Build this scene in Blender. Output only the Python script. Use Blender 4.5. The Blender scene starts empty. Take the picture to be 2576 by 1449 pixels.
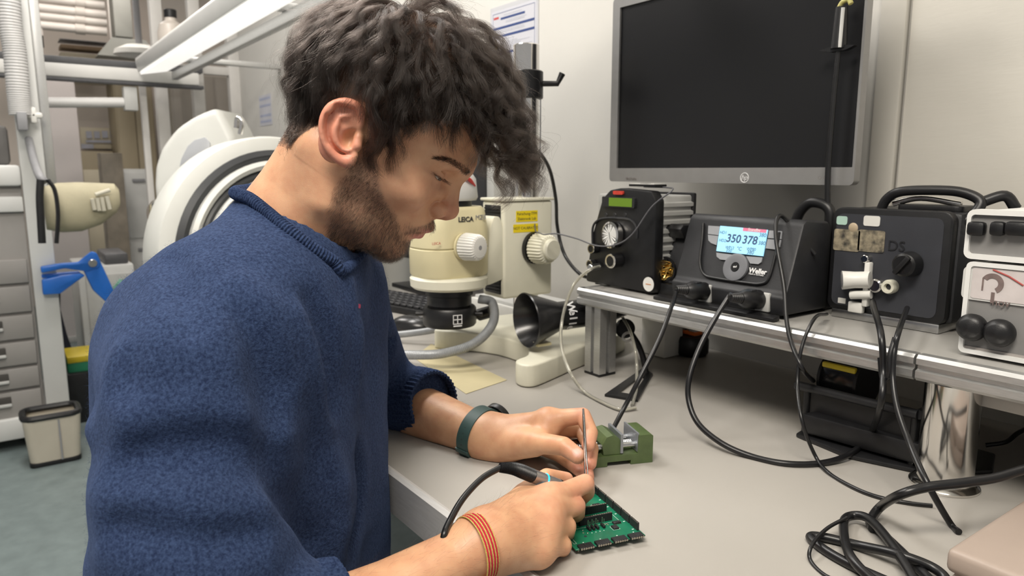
import bpy, bmesh, math, random
import numpy as np
from mathutils import Vector, Matrix, Euler

random.seed(7)
RNG = np.random.default_rng(11)
SC = bpy.context.scene
COL = SC.collection

# ------------------------------------------------------------------ camera
F_PX, CX, CY = 1800.0, 1288.0, 724.5
AZ = math.radians(35.8)
PITCH = math.atan((724.5 - 430.0) / F_PX)
CAM = np.array([0.0, 0.0, 1.11])
TZ = 0.74            # table top height
SZ = 0.897           # riser shelf top height
CF = np.array([-math.cos(AZ) * math.cos(PITCH), math.sin(AZ) * math.cos(PITCH), -math.sin(PITCH)])
CR = np.array([math.sin(AZ), math.cos(AZ), 0.0])
CU = np.cross(CR, CF)
FH = np.array([-math.cos(AZ), math.sin(AZ), 0.0])      # level direction the camera faces

cam_data = bpy.data.cameras.new('camera')
cam_data.sensor_width = 36.0
cam_data.lens = 36.0 * F_PX / 2576.0
cam_data.clip_start = 0.02
cam_data.dof.use_dof = True
cam_data.dof.focus_distance = 0.74
cam_data.dof.aperture_fstop = 9.0
cam = bpy.data.objects.new('camera', cam_data)
COL.objects.link(cam)
cam.matrix_world = Matrix(((CR[0], CU[0], -CF[0], CAM[0]), (CR[1], CU[1], -CF[1], CAM[1]),
                           (CR[2], CU[2], -CF[2], CAM[2]), (0, 0, 0, 1)))
SC.camera = cam

# ------------------------------------------------------------------ light
world = bpy.data.worlds.new('world')
SC.world = world
world.use_nodes = True
world.node_tree.nodes['Background'].inputs[0].default_value = (1.0, 0.98, 0.955, 1)
world.node_tree.nodes['Background'].inputs[1].default_value = 0.34

def area(name, loc, target, sx, sy, power, col):
    l = bpy.data.lights.new(name, 'AREA')
    l.shape = 'RECTANGLE'; l.size = sx; l.size_y = sy; l.energy = power; l.color = col
    o = bpy.data.objects.new(name, l); COL.objects.link(o)
    o.location = loc
    o.rotation_euler = (Vector(target) - Vector(loc)).to_track_quat('-Z', 'Y').to_euler()
    return o
area('ceiling_light_near', (0.02, -0.42, 2.62), (-0.60, 0.25, 0.9), 1.25, 0.45, 50, (1.0, 0.93, 0.83))
area('ceiling_light_middle', (-1.75, 0.38, 2.65), (-1.2, 0.55, 0.0), 1.25, 0.30, 34, (1.0, 0.965, 0.92))
area('annex_fill', (-5.5, 0.6, 2.7), (-5.6, 0.6, 0.0), 1.2, 0.6, 22, (1.0, 0.93, 0.86))  # added fill that brightens the annex beyond the partition, no fitting seen there
area('ceiling_light_far', (-3.1, 0.1, 2.65), (-3.1, 0.1, 0.0), 1.25, 0.30, 28, (1.0, 0.95, 0.90))

SC.view_settings.view_transform = 'Standard'
SC.view_settings.look = 'None'
SC.view_settings.gamma = 1.0
SC.view_settings.use_curve_mapping = False
SC.view_settings.exposure = 0.10

SC.cycles.adaptive_threshold = 0.04
SC.cycles.adaptive_min_samples = 12
SC.cycles.max_bounces = 5
SC.cycles.diffuse_bounces = 3
SC.cycles.glossy_bounces = 3
SC.cycles.transmission_bounces = 4
SC.cycles.transparent_max_bounces = 6
SC.cycles.caustics_reflective = False
SC.cycles.caustics_refractive = False

# ------------------------------------------------------------------ points
def ray(x, y):
    return CF + CR * (x - CX) / F_PX - CU * (y - CY) / F_PX
def atz(x, y, z=TZ):
    d = ray(x, y); return CAM + d * (z - CAM[2]) / d[2]
def aty(x, y, Y):
    d = ray(x, y); return CAM + d * Y / d[1]
def atx(x, y, X):
    d = ray(x, y); return CAM + d * X / d[0]
def atd(x, y, D):
    return CAM + ray(x, y) * D
def nrm(v):
    v = np.asarray(v, float); return v / (np.linalg.norm(v) + 1e-12)
def spl(pts, n=8, closed=False):
    """Catmull-Rom through the points, n steps a span."""
    P = [np.asarray(p, float) for p in pts]
    m = len(P); out = []
    rng = m if closed else m - 1
    for i in range(rng):
        p0 = P[(i - 1) % m] if (closed or i > 0) else 2 * P[0] - P[1]
        p1 = P[i]; p2 = P[(i + 1) % m]
        p3 = P[(i + 2) % m] if (closed or i + 2 < m) else 2 * P[-1] - P[-2]
        for k in range(n):
            t = k / n
            out.append(0.5 * ((2 * p1) + (-p0 + p2) * t + (2 * p0 - 5 * p1 + 4 * p2 - p3) * t * t + (-p0 + 3 * p1 - 3 * p2 + p3) * t ** 3))
    if not closed: out.append(P[-1])
    return out

# ------------------------------------------------------------------ materials
MATS = {}
def mat(name, col=(0.8, 0.8, 0.8), rough=0.5, metal=0.0, var=0.0, scale=30.0, bump=0.0, bscale=200.0, spec=0.5,
        emit=None, estr=0.0, trans=0.0, alpha=1.0, coat=0.0, sheen=0.0, stretch=None, col2=None, sss=0.0):
    """Principled surface with optional mottling (var) and fine relief (bump)."""
    if name in MATS: return MATS[name]
    m = bpy.data.materials.new(name); m.use_nodes = True
    nt = m.node_tree; b = nt.nodes['Principled BSDF']
    b.inputs['Base Color'].default_value = (*col, 1); b.inputs['Roughness'].default_value = rough
    b.inputs['Metallic'].default_value = metal; b.inputs['Specular IOR Level'].default_value = spec
    b.inputs['Transmission Weight'].default_value = trans; b.inputs['Alpha'].default_value = alpha
    b.inputs['Coat Weight'].default_value = coat; b.inputs['Sheen Weight'].default_value = sheen
    b.inputs['Subsurface Weight'].default_value = sss
    if emit: b.inputs['Emission Color'].default_value = (*emit, 1); b.inputs['Emission Strength'].default_value = estr
    tc = nt.nodes.new('ShaderNodeTexCoord'); vec = tc.outputs['Object']
    if stretch:
        mp = nt.nodes.new('ShaderNodeMapping'); mp.inputs['Scale'].default_value = stretch
        nt.links.new(vec, mp.inputs['Vector']); vec = mp.outputs['Vector']
    if var > 0 or col2:
        n = nt.nodes.new('ShaderNodeTexNoise'); n.inputs['Scale'].default_value = scale; n.inputs['Detail'].default_value = 4
        nt.links.new(vec, n.inputs['Vector'])
        rp = nt.nodes.new('ShaderNodeValToRGB')
        rp.color_ramp.elements[0].position = 0.3; rp.color_ramp.elements[1].position = 0.7
        c2 = col2 or tuple(min(1, c * (1 + var)) for c in col)
        c1 = col if col2 else tuple(c * (1 - var) for c in col)
        rp.color_ramp.elements[0].color = (*c1, 1); rp.color_ramp.elements[1].color = (*c2, 1)
        nt.links.new(n.outputs['Fac'], rp.inputs['Fac']); nt.links.new(rp.outputs['Color'], b.inputs['Base Color'])
    if bump > 0:
        n2 = nt.nodes.new('ShaderNodeTexNoise'); n2.inputs['Scale'].default_value = bscale; n2.inputs['Detail'].default_value = 3
        nt.links.new(vec, n2.inputs['Vector'])
        bp = nt.nodes.new('ShaderNodeBump'); bp.inputs['Strength'].default_value = bump; bp.inputs['Distance'].default_value = 0.002
        nt.links.new(n2.outputs['Fac'], bp.inputs['Height']); nt.links.new(bp.outputs['Normal'], b.inputs['Normal'])
    MATS[name] = m
    return m

BLACK = mat('black_plastic', (0.008, 0.008, 0.009), 0.40, var=0.25, scale=60, bump=0.08, bscale=900)
DBLACK = mat('charcoal_plastic', (0.017, 0.0175, 0.020), 0.48, var=0.2, scale=40, bump=0.08, bscale=700)
RUBBER = mat('black_rubber', (0.008, 0.008, 0.009), 0.42, var=0.2, scale=80)
CABLE = mat('cable_sheath', (0.008, 0.008, 0.009), 0.34, var=0.15, scale=50)
WHITE = mat('white_plastic', (0.74, 0.73, 0.69), 0.4, var=0.04, scale=20)
CREAM = mat('cream_paint', (0.70, 0.68, 0.56), 0.4, var=0.05, scale=14, bump=0.03, bscale=400)
YCREAM = mat('yellowed_cream', (0.70, 0.63, 0.40), 0.42, var=0.06, scale=12)
CHROME = mat('chrome', (0.78, 0.76, 0.73), 0.13, 1.0, var=0.03, scale=8)
STEEL = mat('brushed_steel', (0.55, 0.55, 0.55), 0.28, 1.0, var=0.1, scale=60)
ALU = mat('aluminium', (0.62, 0.62, 0.61), 0.38, 0.85, var=0.07, scale=70, stretch=(1, 8, 8))
GREY = mat('grey_plastic', (0.27, 0.27, 0.28), 0.5, var=0.05, scale=20)
LGREY = mat('light_grey_paint', (0.52, 0.52, 0.50), 0.45, var=0.05, scale=20)
PALE = mat('pale_grey_plastic', (0.64, 0.64, 0.62), 0.4, var=0.04, scale=15)
INK = mat('black_ink', (0.03, 0.03, 0.035), 0.6, var=0.1, scale=30)
WINK = mat('white_ink', (0.78, 0.78, 0.78), 0.5, var=0.04, scale=30)
BRASS = mat('brass', (0.75, 0.52, 0.16), 0.3, 1.0, var=0.15, scale=200)

# ------------------------------------------------------------------ mesh builder
def basis(axis):
    z = nrm(axis); t = np.array([0, 0, 1.0]) if abs(z[2]) < 0.9 else np.array([1.0, 0, 0])
    x = nrm(np.cross(t, z)); return x, np.cross(z, x), z
def rotz(a):
    c, s = math.cos(a), math.sin(a); return np.array([[c, -s, 0], [s, c, 0], [0, 0, 1]])
class MB:
    def __init__(self): self.v = []; self.f = []
    def add(self, v, f):
        o = len(self.v); self.v.extend([tuple(map(float, p)) for p in v]); self.f.extend([tuple(i + o for i in q) for q in f]); return self
    def box(self, c, s, R=None, bevel=0.0, seg=2):
        bm = bmesh.new(); bmesh.ops.create_cube(bm, size=1.0)
        for w in bm.verts: w.co = Vector((w.co.x * s[0], w.co.y * s[1], w.co.z * s[2]))
        if bevel > 0: bmesh.ops.bevel(bm, geom=bm.edges[:], offset=min(bevel, 0.49 * min(s)), segments=seg, profile=0.5, affect='EDGES')
        bm.verts.ensure_lookup_table()
        P = np.array([w.co[:] for w in bm.verts]); Fc = [[w.index for w in q.verts] for q in bm.faces]; bm.free()
        if R is not None: P = P @ np.asarray(R).T
        return self.add(P + np.asarray(c, float), Fc)
    def bx(self, x0, x1, y0, y1, z0, z1, bevel=0.0, seg=2):
        return self.box(((x0 + x1) / 2, (y0 + y1) / 2, (z0 + z1) / 2), (abs(x1 - x0), abs(y1 - y0), abs(z1 - z0)), None, bevel, seg)
    def cyl(self, p0, p1, r0, r1=None, n=24, bev=0.0):
        p0 = np.asarray(p0, float); p1 = np.asarray(p1, float); L = np.linalg.norm(p1 - p0); r1 = r0 if r1 is None else r1
        if bev > 0: prof = [(0, 0), (r0 - bev, 0), (r0, bev), (r1, L - bev), (r1 - bev, L), (0, L)]
        else: prof = [(0, 0), (r0, 0), (r1, L), (0, L)]
        return self.lathe(prof, p0, p1 - p0, n)
    def lathe(self, prof, o, axis, n=32, arc=None, closed=False):
        x, y, z = basis(axis); o = np.asarray(o, float); V = []; Fc = []; m = len(prof)
        ring = n if arc is None else n + 1
        for i in range(ring):
            a = 2 * math.pi * i / n if arc is None else arc[0] + (arc[1] - arc[0]) * i / n
            for r, h in prof: V.append(o + x * r * math.cos(a) + y * r * math.sin(a) + z * h)
        for i in range(n):
            j = (i + 1) % ring
            for k in range(m if closed else m - 1):
                k2 = (k + 1) % m
                q = [i * m + k, j * m + k, j * m + k2, i * m + k2]
                if prof[k][0] < 1e-9: q = [i * m + k, j * m + k2, i * m + k2]
                elif prof[k2][0] < 1e-9: q = [i * m + k, j * m + k, i * m + k2]
                if prof[k][0] < 1e-9 and prof[k2][0] < 1e-9: continue
                Fc.append(q)
        return self.add(V, Fc)
    def tube(self, pts, r, n=10, closed=False, caps=True, squash=1.0, up=None):
        P = [np.asarray(p, float) for p in pts]; m = len(P)
        R = [r] * m if np.isscalar(r) else list(r)
        T = [nrm((P[(i + 1) % m] if closed or i < m - 1 else P[i]) - (P[(i - 1) % m] if closed or i > 0 else P[i])) for i in range(m)]
        x, y, _ = basis(T[0])
        if up is not None: y = nrm(np.asarray(up, float) - T[0] * np.dot(up, T[0])); x = np.cross(y, T[0])
        V = []; Fc = []
        for i in range(m):
            x = nrm(x - T[i] * np.dot(x, T[i])); y = np.cross(T[i], x)
            for k in range(n):
                a = 2 * math.pi * k / n; V.append(P[i] + R[i] * (x * math.cos(a) + y * math.sin(a) * squash))
        for i in range(m if closed else m - 1):
            j = (i + 1) % m
            for k in range(n): Fc.append((i * n + k, i * n + (k + 1) % n, j * n + (k + 1) % n, j * n + k))
        if caps and not closed: Fc.append(tuple(range(n))[::-1]); Fc.append(tuple((m - 1) * n + k for k in range(n)))
        return self.add(V, Fc)
    def ell(self, c, rad, R=None, n=20, m=12):
        V = []; Fc = []
        for i in range(m + 1):
            ph = math.pi * i / m
            for k in range(n):
                a = 2 * math.pi * k / n; V.append((rad[0] * math.sin(ph) * math.cos(a), rad[1] * math.sin(ph) * math.sin(a), rad[2] * math.cos(ph)))
        V = np.array(V)
        if R is not None: V = V @ np.asarray(R).T
        for i in range(m):
            for k in range(n):
                q = (i * n + k, (i + 1) * n + k, (i + 1) * n + (k + 1) % n, i * n + (k + 1) % n)
                if i == 0: q = (q[0], q[1], q[2])
                elif i == m - 1: q = (q[0], q[1], q[3])
                Fc.append(q)
        return self.add(V + np.asarray(c, float), Fc)
    def prism(self, poly, o, U, V, W, bevel=0.0, seg=2):
        """polygon (u, v) in the plane o+U,V pushed along the vector W."""
        o, U, V, W = [np.asarray(q, float) for q in (o, U, V, W)]
        bm = bmesh.new()
        a = [bm.verts.new(o + U * p[0] + V * p[1]) for p in poly]; b = [bm.verts.new(o + U * p[0] + V * p[1] + W) for p in poly]
        n = len(poly)
        bm.faces.new(a[::-1]); bm.faces.new(b)
        for i in range(n): bm.faces.new((a[i], a[(i + 1) % n], b[(i + 1) % n], b[i]))
        bmesh.ops.recalc_face_normals(bm, faces=bm.faces[:])
        if bevel > 0: bmesh.ops.bevel(bm, geom=bm.edges[:], offset=bevel, segments=seg, profile=0.5, affect='EDGES', clamp_overlap=True)
        bm.verts.index_update(); bm.verts.ensure_lookup_table()
        P = [w.co[:] for w in bm.verts]; Fc = [[w.index for w in q.verts] for q in bm.faces]; bm.free()
        return self.add(P, Fc)
    def frame(self, poly_out, poly_in, o, U, V, W):
        """ring between two polygons with as many corners, pushed along W."""
        o, U, V, W = [np.asarray(q, float) for q in (o, U, V, W)]; n = len(poly_out)
        g = lambda p, t: o + U * p[0] + V * p[1] + W * t
        Vv = [g(p, 0) for p in poly_out] + [g(p, 0) for p in poly_in] + [g(p, 1) for p in poly_out] + [g(p, 1) for p in poly_in]
        Fc = []
        for i in range(n):
            j = (i + 1) % n
            Fc += [(i, n + i, n + j, j), (2 * n + i, 2 * n + j, 3 * n + j, 3 * n + i), (i, j, 2 * n + j, 2 * n + i), (n + i, 3 * n + i, 3 * n + j, n + j)]
        return self.add(Vv, Fc)
    def build(self, name, m, parent=None, world=False, smooth=38, origin=None):
        V = np.array(self.v, float)
        if parent is not None and world:
            M = np.array(full_matrix(parent).inverted()); V = V @ M[:3, :3].T + M[:3, 3]
        if origin is not None: V = V - np.asarray(origin, float)
        me = bpy.data.meshes.new(name); me.from_pydata([tuple(p) for p in V], [], self.f)
        bm = bmesh.new(); bm.from_mesh(me); bmesh.ops.recalc_face_normals(bm, faces=bm.faces[:]); bm.to_mesh(me); bm.free()
        if smooth:
            me.polygons.foreach_set('use_smooth', [True] * len(me.polygons)); me.set_sharp_from_angle(angle=math.radians(smooth))
        me.materials.append(m)
        o = bpy.data.objects.new(name, me); COL.objects.link(o)
        if origin is not None: o.location = tuple(map(float, origin))
        if parent is not None: o.parent = parent
        return o
def full_matrix(o):
    M = o.matrix_basis.copy()
    return full_matrix(o.parent) @ M if o.parent else M
def tag(o, label=None, cat=None, group=None, kind=None):
    if label: o['label'] = label
    if cat: o['category'] = cat
    if group: o['group'] = group
    if kind: o['kind'] = kind
    return o
def thing(name, label, cat, loc=(0, 0, 0), rz=0.0, group=None, kind=None):
    o = bpy.data.objects.new(name, None); o.empty_display_size = 0.05; COL.objects.link(o)
    o.location = tuple(map(float, loc)); o.rotation_euler = (0, 0, rz)
    return tag(o, label, cat, group, kind)
def rrect(w, h, r, n=5, cx=0.0, cy=0.0):
    out = []
    for sx, sy, a0 in ((1, 1, 0), (-1, 1, 90), (-1, -1, 180), (1, -1, 270)):
        for k in range(n + 1):
            a = math.radians(a0 + 90 * k / n); out.append((cx + sx * (w / 2 - r) + r * math.cos(a), cy + sy * (h / 2 - r) + r * math.sin(a)))
    return out
def circ(r, n=24, cx=0.0, cy=0.0):
    return [(cx + r * math.cos(2 * math.pi * k / n), cy + r * math.sin(2 * math.pi * k / n)) for k in range(n)]
def text(name, s, size, o, U, V, m, parent=None, world=False, depth=0.0003, align='CENTER', bold=0.0, shear=0.0):
    """flat lettering as a thin mesh: U along the line, V up the letters."""
    cu = bpy.data.curves.new(name, 'FONT'); cu.body = s; cu.size = size; cu.align_x = align; cu.align_y = 'CENTER'
    cu.extrude = depth; cu.offset = bold; cu.shear = shear; cu.resolution_u = 3
    t = bpy.data.objects.new(name, cu); COL.objects.link(t)
    dg = bpy.context.evaluated_depsgraph_get(); dg.update()
    me = bpy.data.meshes.new_from_object(t.evaluated_get(dg)); bpy.data.objects.remove(t); bpy.data.curves.remove(cu)
    U = nrm(U); V = nrm(V); W = np.cross(U, V)
    M = np.eye(4); M[:3, 0] = U; M[:3, 1] = V; M[:3, 2] = W; M[:3, 3] = np.asarray(o, float) + W * depth
    M = Matrix(M.tolist())
    if parent is not None and world: M = full_matrix(parent).inverted() @ M
    me.transform(M); me.materials.clear(); me.materials.append(m)
    ob = bpy.data.objects.new(name, me); COL.objects.link(ob)
    if parent is not None: ob.parent = parent
    return ob
X, Y, Z = np.eye(3)
# ------------------------------------------------------------------ room
WALL_Y = 1.20
m_wall = mat('wall_paint', (0.565, 0.55, 0.515), 0.75, var=0.025, scale=2.2, bump=0.05, bscale=160)
m_wallw = mat('warm_wall_paint', (0.74, 0.66, 0.59), 0.75, var=0.025, scale=2.2, bump=0.05, bscale=160)
m_floor = mat('floor_vinyl', (0.17, 0.21, 0.21), 0.45, var=0.12, scale=18, bump=0.03, bscale=300)
def struct(o): o['kind'] = 'structure'; return o
struct(MB().bx(-8.2, 1.5, -3.2, 1.3, -0.05, 0.0).build('floor', m_floor))
struct(MB().bx(-4.32, 1.5, WALL_Y, WALL_Y + 0.12, 0, 2.8).build('wall_back', m_wall))
struct(MB().bx(-7.2, -7.05, -3.2, 2.6, 0, 2.8).build('wall_far', m_wallw))
struct(MB().bx(-7.05, -4.32, 2.5, 2.6, 0, 2.8).build('wall_annex', m_wallw))
struct(MB().bx(-8.2, 1.5, -3.2, 2.6, 2.8, 2.85).build('ceiling', mat('ceiling_paint', (0.7, 0.69, 0.66), 0.8, var=0.03, scale=3)))
# upright trim on the wall right of the monitor, and a proud grey panel left of it
struct(MB().bx(-0.632, -0.590, WALL_Y - 0.016, WALL_Y, 0.74, 2.8, 0.004).build('trim_1', mat('trim_paint', (0.57, 0.545, 0.49), 0.6, var=0.03, scale=6)))
struct(MB().bx(-0.585, 0.9, WALL_Y - 0.008, WALL_Y, 0.74, 2.8).build('wall_panel', mat('textured_wall_panel', (0.58, 0.555, 0.50), 0.7, var=0.03, scale=3, bump=0.08, bscale=40, stretch=(1, 1, 5))))

# ------------------------------------------------------------------ workbench
wb = thing('workbench', 'long workbench with a light grey top and aluminium front edge', 'workbench', (-1.2, 0.785, 0))
def wbp(n, mb, m): return mb.build(n, m, wb, world=True)
m_top = mat('bench_laminate', (0.375, 0.355, 0.325), 0.42, var=0.03, scale=5, bump=0.02, bscale=500)
wbp('tabletop', MB().bx(-2.02, 0.6, 0.376, WALL_Y - 0.002, TZ - 0.036, TZ, 0.002), m_top)
wbp('front_edge', MB().prism([(0, 0), (0, -0.05), (0.012, -0.05), (0.012, 0.0), (0.006, 0.003)], (-2.02, 0.366, TZ), Y, Z, X * 2.62), mat('edge_profile', (0.66, 0.655, 0.65), 0.35, 0.1, var=0.06, scale=40, stretch=(1, 10, 10)))
for x in (-1.96, -1.3, 0.45):
    for y in (0.5, 1.12): wbp('leg', MB().bx(x - 0.03, x + 0.03, y - 0.03, y + 0.03, 0, TZ - 0.036, 0.004), LGREY)
wbp('rear_beam', MB().bx(-1.96, 0.45, 1.10, 1.14, 0.55, 0.62, 0.003), LGREY)

# aluminium riser shelf standing on the bench
sh = thing('riser_shelf', 'raised grey instrument shelf with aluminium profile edge along the wall', 'shelf', (-0.45, 1.0, TZ))
def shp(n, mb, m): return mb.build(n, m, sh, world=True)
SX0, SX1, SY0, SY1 = -0.985, 0.35, 0.862, 1.165
shp('board', MB().bx(SX0 + 0.01, SX1, SY0 + 0.012, SY1, SZ - 0.018, SZ, 0.002), mat('shelf_laminate', (0.34, 0.33, 0.31), 0.38, var=0.05, scale=9, bump=0.02, bscale=300))
rail = [(0, 0.001), (-0.012, 0.001), (-0.016, -0.003), (-0.016, -0.010), (-0.011, -0.012), (-0.011, -0.016), (-0.016, -0.018), (-0.016, -0.026), (-0.012, -0.030), (0, -0.030)]
shp('front_rail', MB().prism(rail, (SX0, SY0 + 0.012, SZ), Y, Z, X * 0.60), ALU)
shp('front_rail', MB().prism(rail, (SX0 + 0.603, SY0 + 0.012, SZ), Y, Z, X * (SX1 - SX0 - 0.603)), ALU)
shp('end_rail', MB().prism([(0.0, 0.001), (-0.012, 0.001), (-0.014, -0.010), (-0.010, -0.013), (-0.014, -0.017), (-0.014, -0.029), (0, -0.030)], (SX0 + 0.012, SY0, SZ), X, Z, Y * (SY1 - SY0)), ALU)
shp('under_beam', MB().bx(SX0 + 0.6, SX1, SY0 + 0.03, SY0 + 0.055, SZ - 0.052, SZ - 0.019, 0.002), mat('beam_paint', (0.6, 0.57, 0.52), 0.45, var=0.04, scale=20))
def slot_post(x, y, nm='post'):
    h = 0.02; s = 0.004; d = 0.009
    q = [(-h, -h), (-s, -h), (-s, -h + d), (s, -h + d), (s, -h), (h, -h), (h, -s), (h - d, -s), (h - d, s), (h, s), (h, h), (s, h), (s, h - d), (-s, h - d), (-s, h), (-h, h), (-h, s), (-h + d, s), (-h + d, -s), (-h, -s)]
    p = shp(nm, MB().prism(q, (x, y, TZ + 0.005), X, Y, Z * (SZ - 0.03 - TZ - 0.005)), ALU)
    MB().bx(x - 0.0205, x + 0.0205, y - 0.0205, y + 0.0205, TZ + 0.0002, TZ + 0.005, 0.001).build('foot_cap', BLACK, p, world=True)
slot_post(-0.945, 0.882); slot_post(-0.945, 1.14); slot_post(-0.30, 1.14)
lg = shp('round_leg', MB().cyl((-0.352, 0.890, TZ + 0.006), (-0.352, 0.890, SZ - 0.03), 0.030, n=48), CHROME)
MB().lathe([(0, 0.0002), (0.037, 0.0002), (0.0375, 0.003), (0.034, 0.007), (0.030, 0.008), (0, 0.008)], (-0.352, 0.890, TZ), Z, 48).build('foot_ring', CHROME, lg, world=True)
# ------------------------------------------------------------------ circuit board under the hands
PB = np.array((-0.4875, 0.428, TZ + 0.0048)); e1 = nrm((0.25, 0.968, 0)); e2 = np.array((-e1[1], e1[0], 0.0))
PW, PL = 0.0785, 0.114
pcb = thing('circuit_board', 'green printed circuit board with black socket strips under the soldering iron', 'circuit board', (PB[0], PB[1], TZ))
m_pcb = mat('green_solder_mask', (0.006, 0.165, 0.085), 0.32, var=0.22, scale=55, coat=0.3)
m_sock = mat('socket_black', (0.012, 0.012, 0.014), 0.45, var=0.2, scale=100)
m_pin = mat('tinned_pin', (0.8, 0.74, 0.62), 0.25, 1.0, var=0.1, scale=300)
m_silk = mat('silkscreen_white', (0.72, 0.78, 0.74), 0.6, var=0.03, scale=50)
def bp(u, v, z=0.0): return PB + e1 * u + e2 * v + Z * (0.0016 + z)
RB = np.stack([e1, e2, Z], 1)
board = MB().box(PB + e1 * PW / 2 + e2 * PL / 2 + Z * 0.0008, (PW, PL, 0.0016), RB, 0.0003, 1).build('board', m_pcb, pcb, world=True)
P_ = 0.00254
def socket(u, v, n, along, h=0.0085, lying=False):
    """a strip of n contacts; along 0 = across the board, 1 = up the board."""
    d, w = (e1, e2) if along == 0 else (e2, e1)
    L = n * P_; c = bp(u, v) + d * L / 2
    mb = MB()
    if lying: mb.box(c - e2 * 0.0015 + Z * 0.00125, (L, 0.0085, 0.0025), RB, 0.00025, 1)
    else: mb.box(c + Z * h / 2, (L, 0.0025, h) if along == 0 else (0.0025, L, h), RB, 0.00025, 1)
    o = mb.build('socket_strip', m_sock, pcb, world=True)
    pm = MB()
    for k in range(n):
        q = bp(u, v) + d * (k + 0.5) * P_
        if lying: pm.lathe([(0.0009, 0), (0.00095, 0.0002), (0.0005, 0.0002), (0.0005, -0.0002)], q - e2 * 0.00575 + Z * 0.00125, -e2, 10)
        else: pm.lathe([(0.00085, h), (0.0009, h + 0.0003), (0.0004, h + 0.0003), (0.0004, h - 0.0004)], q, Z, 10)
    t = pm.build('contacts', m_pin, o, world=True); t['kind'] = 'stuff'
    # joints between the contacts
    g = MB()
    for k in range(1, n):
        q = bp(u, v) + d * k * P_
        if lying: g.box(q - e2 * 0.0015 + Z * 0.00255, (0.0003, 0.0085, 0.0001), RB)
        else:
            for s in (-1, 1): g.box(q + w * 0.00127 * s + Z * h / 2, (0.0003, 0.00012, h * 0.96) if along == 0 else (0.00012, 0.0003, h * 0.96), RB)
    g.build('joints', mat('socket_joint', (0.03, 0.03, 0.033), 0.6, var=0.1, scale=90), o, world=True)['kind'] = 'stuff'
    return o
for k in range(6): socket(PW - 0.0022, 0.0105 + k * 0.0172, 6, 1)
for k in range(4): socket(0.0035 + k * 0.0180, PL - 0.0022, 6, 0)
for k in range(4): socket(0.0035 + k * 0.0188, 0.0018, 6, 0, lying=True)
socket(0.0245, 0.0410, 15, 0); socket(0.0187, 0.0610, 19, 0)
for k in range(4):
    u0 = 0.0300 + k * 0.0046 + (0.0025 if k == 3 else 0)
    for j in range(2):
        hd = MB().box(bp(u0, 0.0285 + j * 0.004, 0.0015), (0.0024, 0.0036, 0.003), RB, 0.0002, 1).build('pin_header', m_sock, pcb, world=True)
        MB().box(bp(u0, 0.0285 + j * 0.004, 0.0050), (0.0006, 0.0006, 0.0095), RB).build('pin', m_pin, hd, world=True)
def chip(u, v, w, l, n=0, name='chip'):
    o = MB().box(bp(u, v, 0.0009), (w, l, 0.0016), RB, 0.0002, 1).build(name, m_sock, pcb, world=True)
    if n:
        pm = MB()
        for k in range(n):
            for s in (-1, 1): pm.box(bp(u + (k - (n - 1) / 2) * w / n, v + s * (l / 2 + 0.0007), 0.0004), (0.0005, 0.0014, 0.0007), RB)
        pm.build('pins', m_pin, o, world=True)['kind'] = 'stuff'
chip(0.0570, 0.0240, 0.0062, 0.0068); chip(0.0635, 0.0325, 0.0088, 0.0042, 7); chip(0.0625, 0.0750, 0.0085, 0.0050, 4); chip(0.0640, 0.0925, 0.0022, 0.0022)
for u, v in ((0.0510, 0.0335), (0.0535, 0.0345), (0.0535, 0.0320), (0.0235, 0.031), (0.0215, 0.026), (0.0255, 0.024)):
    MB().box(bp(u, v, 0.0004), (0.0020, 0.0011, 0.0008), RB, 0.0001, 1).build('resistor', m_pin, pcb, world=True)
for u, v in ((0.0206, 0.0195), (0.0660, 0.0995)):
    MB().lathe([(0, 0.0001), (0.0016, 0.0001), (0.0016, 0)], bp(u, v), Z, 16).build('mounting_hole', INK, pcb, world=True)
def silk_rect(u0, u1, v0, v1, t=0.0003):
    q = lambda s: [(u0 + s, v0 + s), (u1 - s, v0 + s), (u1 - s, v1 - s), (u0 + s, v1 - s)]
    MB().frame(q(0), q(t), bp(0, 0, 0.00003), e1, e2, Z * 0.00004).build('silkscreen', m_silk, pcb, world=True)
silk_rect(0.0160, 0.0690, 0.0360, 0.0530); silk_rect(0.0530, 0.0610, 0.0200, 0.0282); silk_rect(0.0575, 0.0675, 0.0715, 0.0790); silk_rect(0.0030, 0.0062, 0.010, 0.028)
dm = MB()
for k in range(6): dm.box(bp(PW - 0.0058, 0.0150 + k * 0.0178, 0.00005), (0.0022, 0.0012, 0.00006), RB)
for k in range(4): dm.box(bp(0.0130 + k * 0.0190, 0.0095, 0.00005), (0.0014, 0.0012, 0.00006), RB)
for k in range(4): dm.box(bp(0.0300 + k * 0.0046, 0.0235, 0.00005), (0.0012, 0.0010, 0.00006), RB)
dm.build('designators', m_silk, pcb, world=True)['kind'] = 'stuff'
for u, v in ((0.006, 0.006), (0.074, 0.006), (0.006, 0.110), (0.074, 0.110)):
    MB().cyl(bp(u, v, -0.0065), bp(u, v, -0.0016), 0.0014, n=10).build('standoff', m_pin, pcb, world=True)

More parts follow.
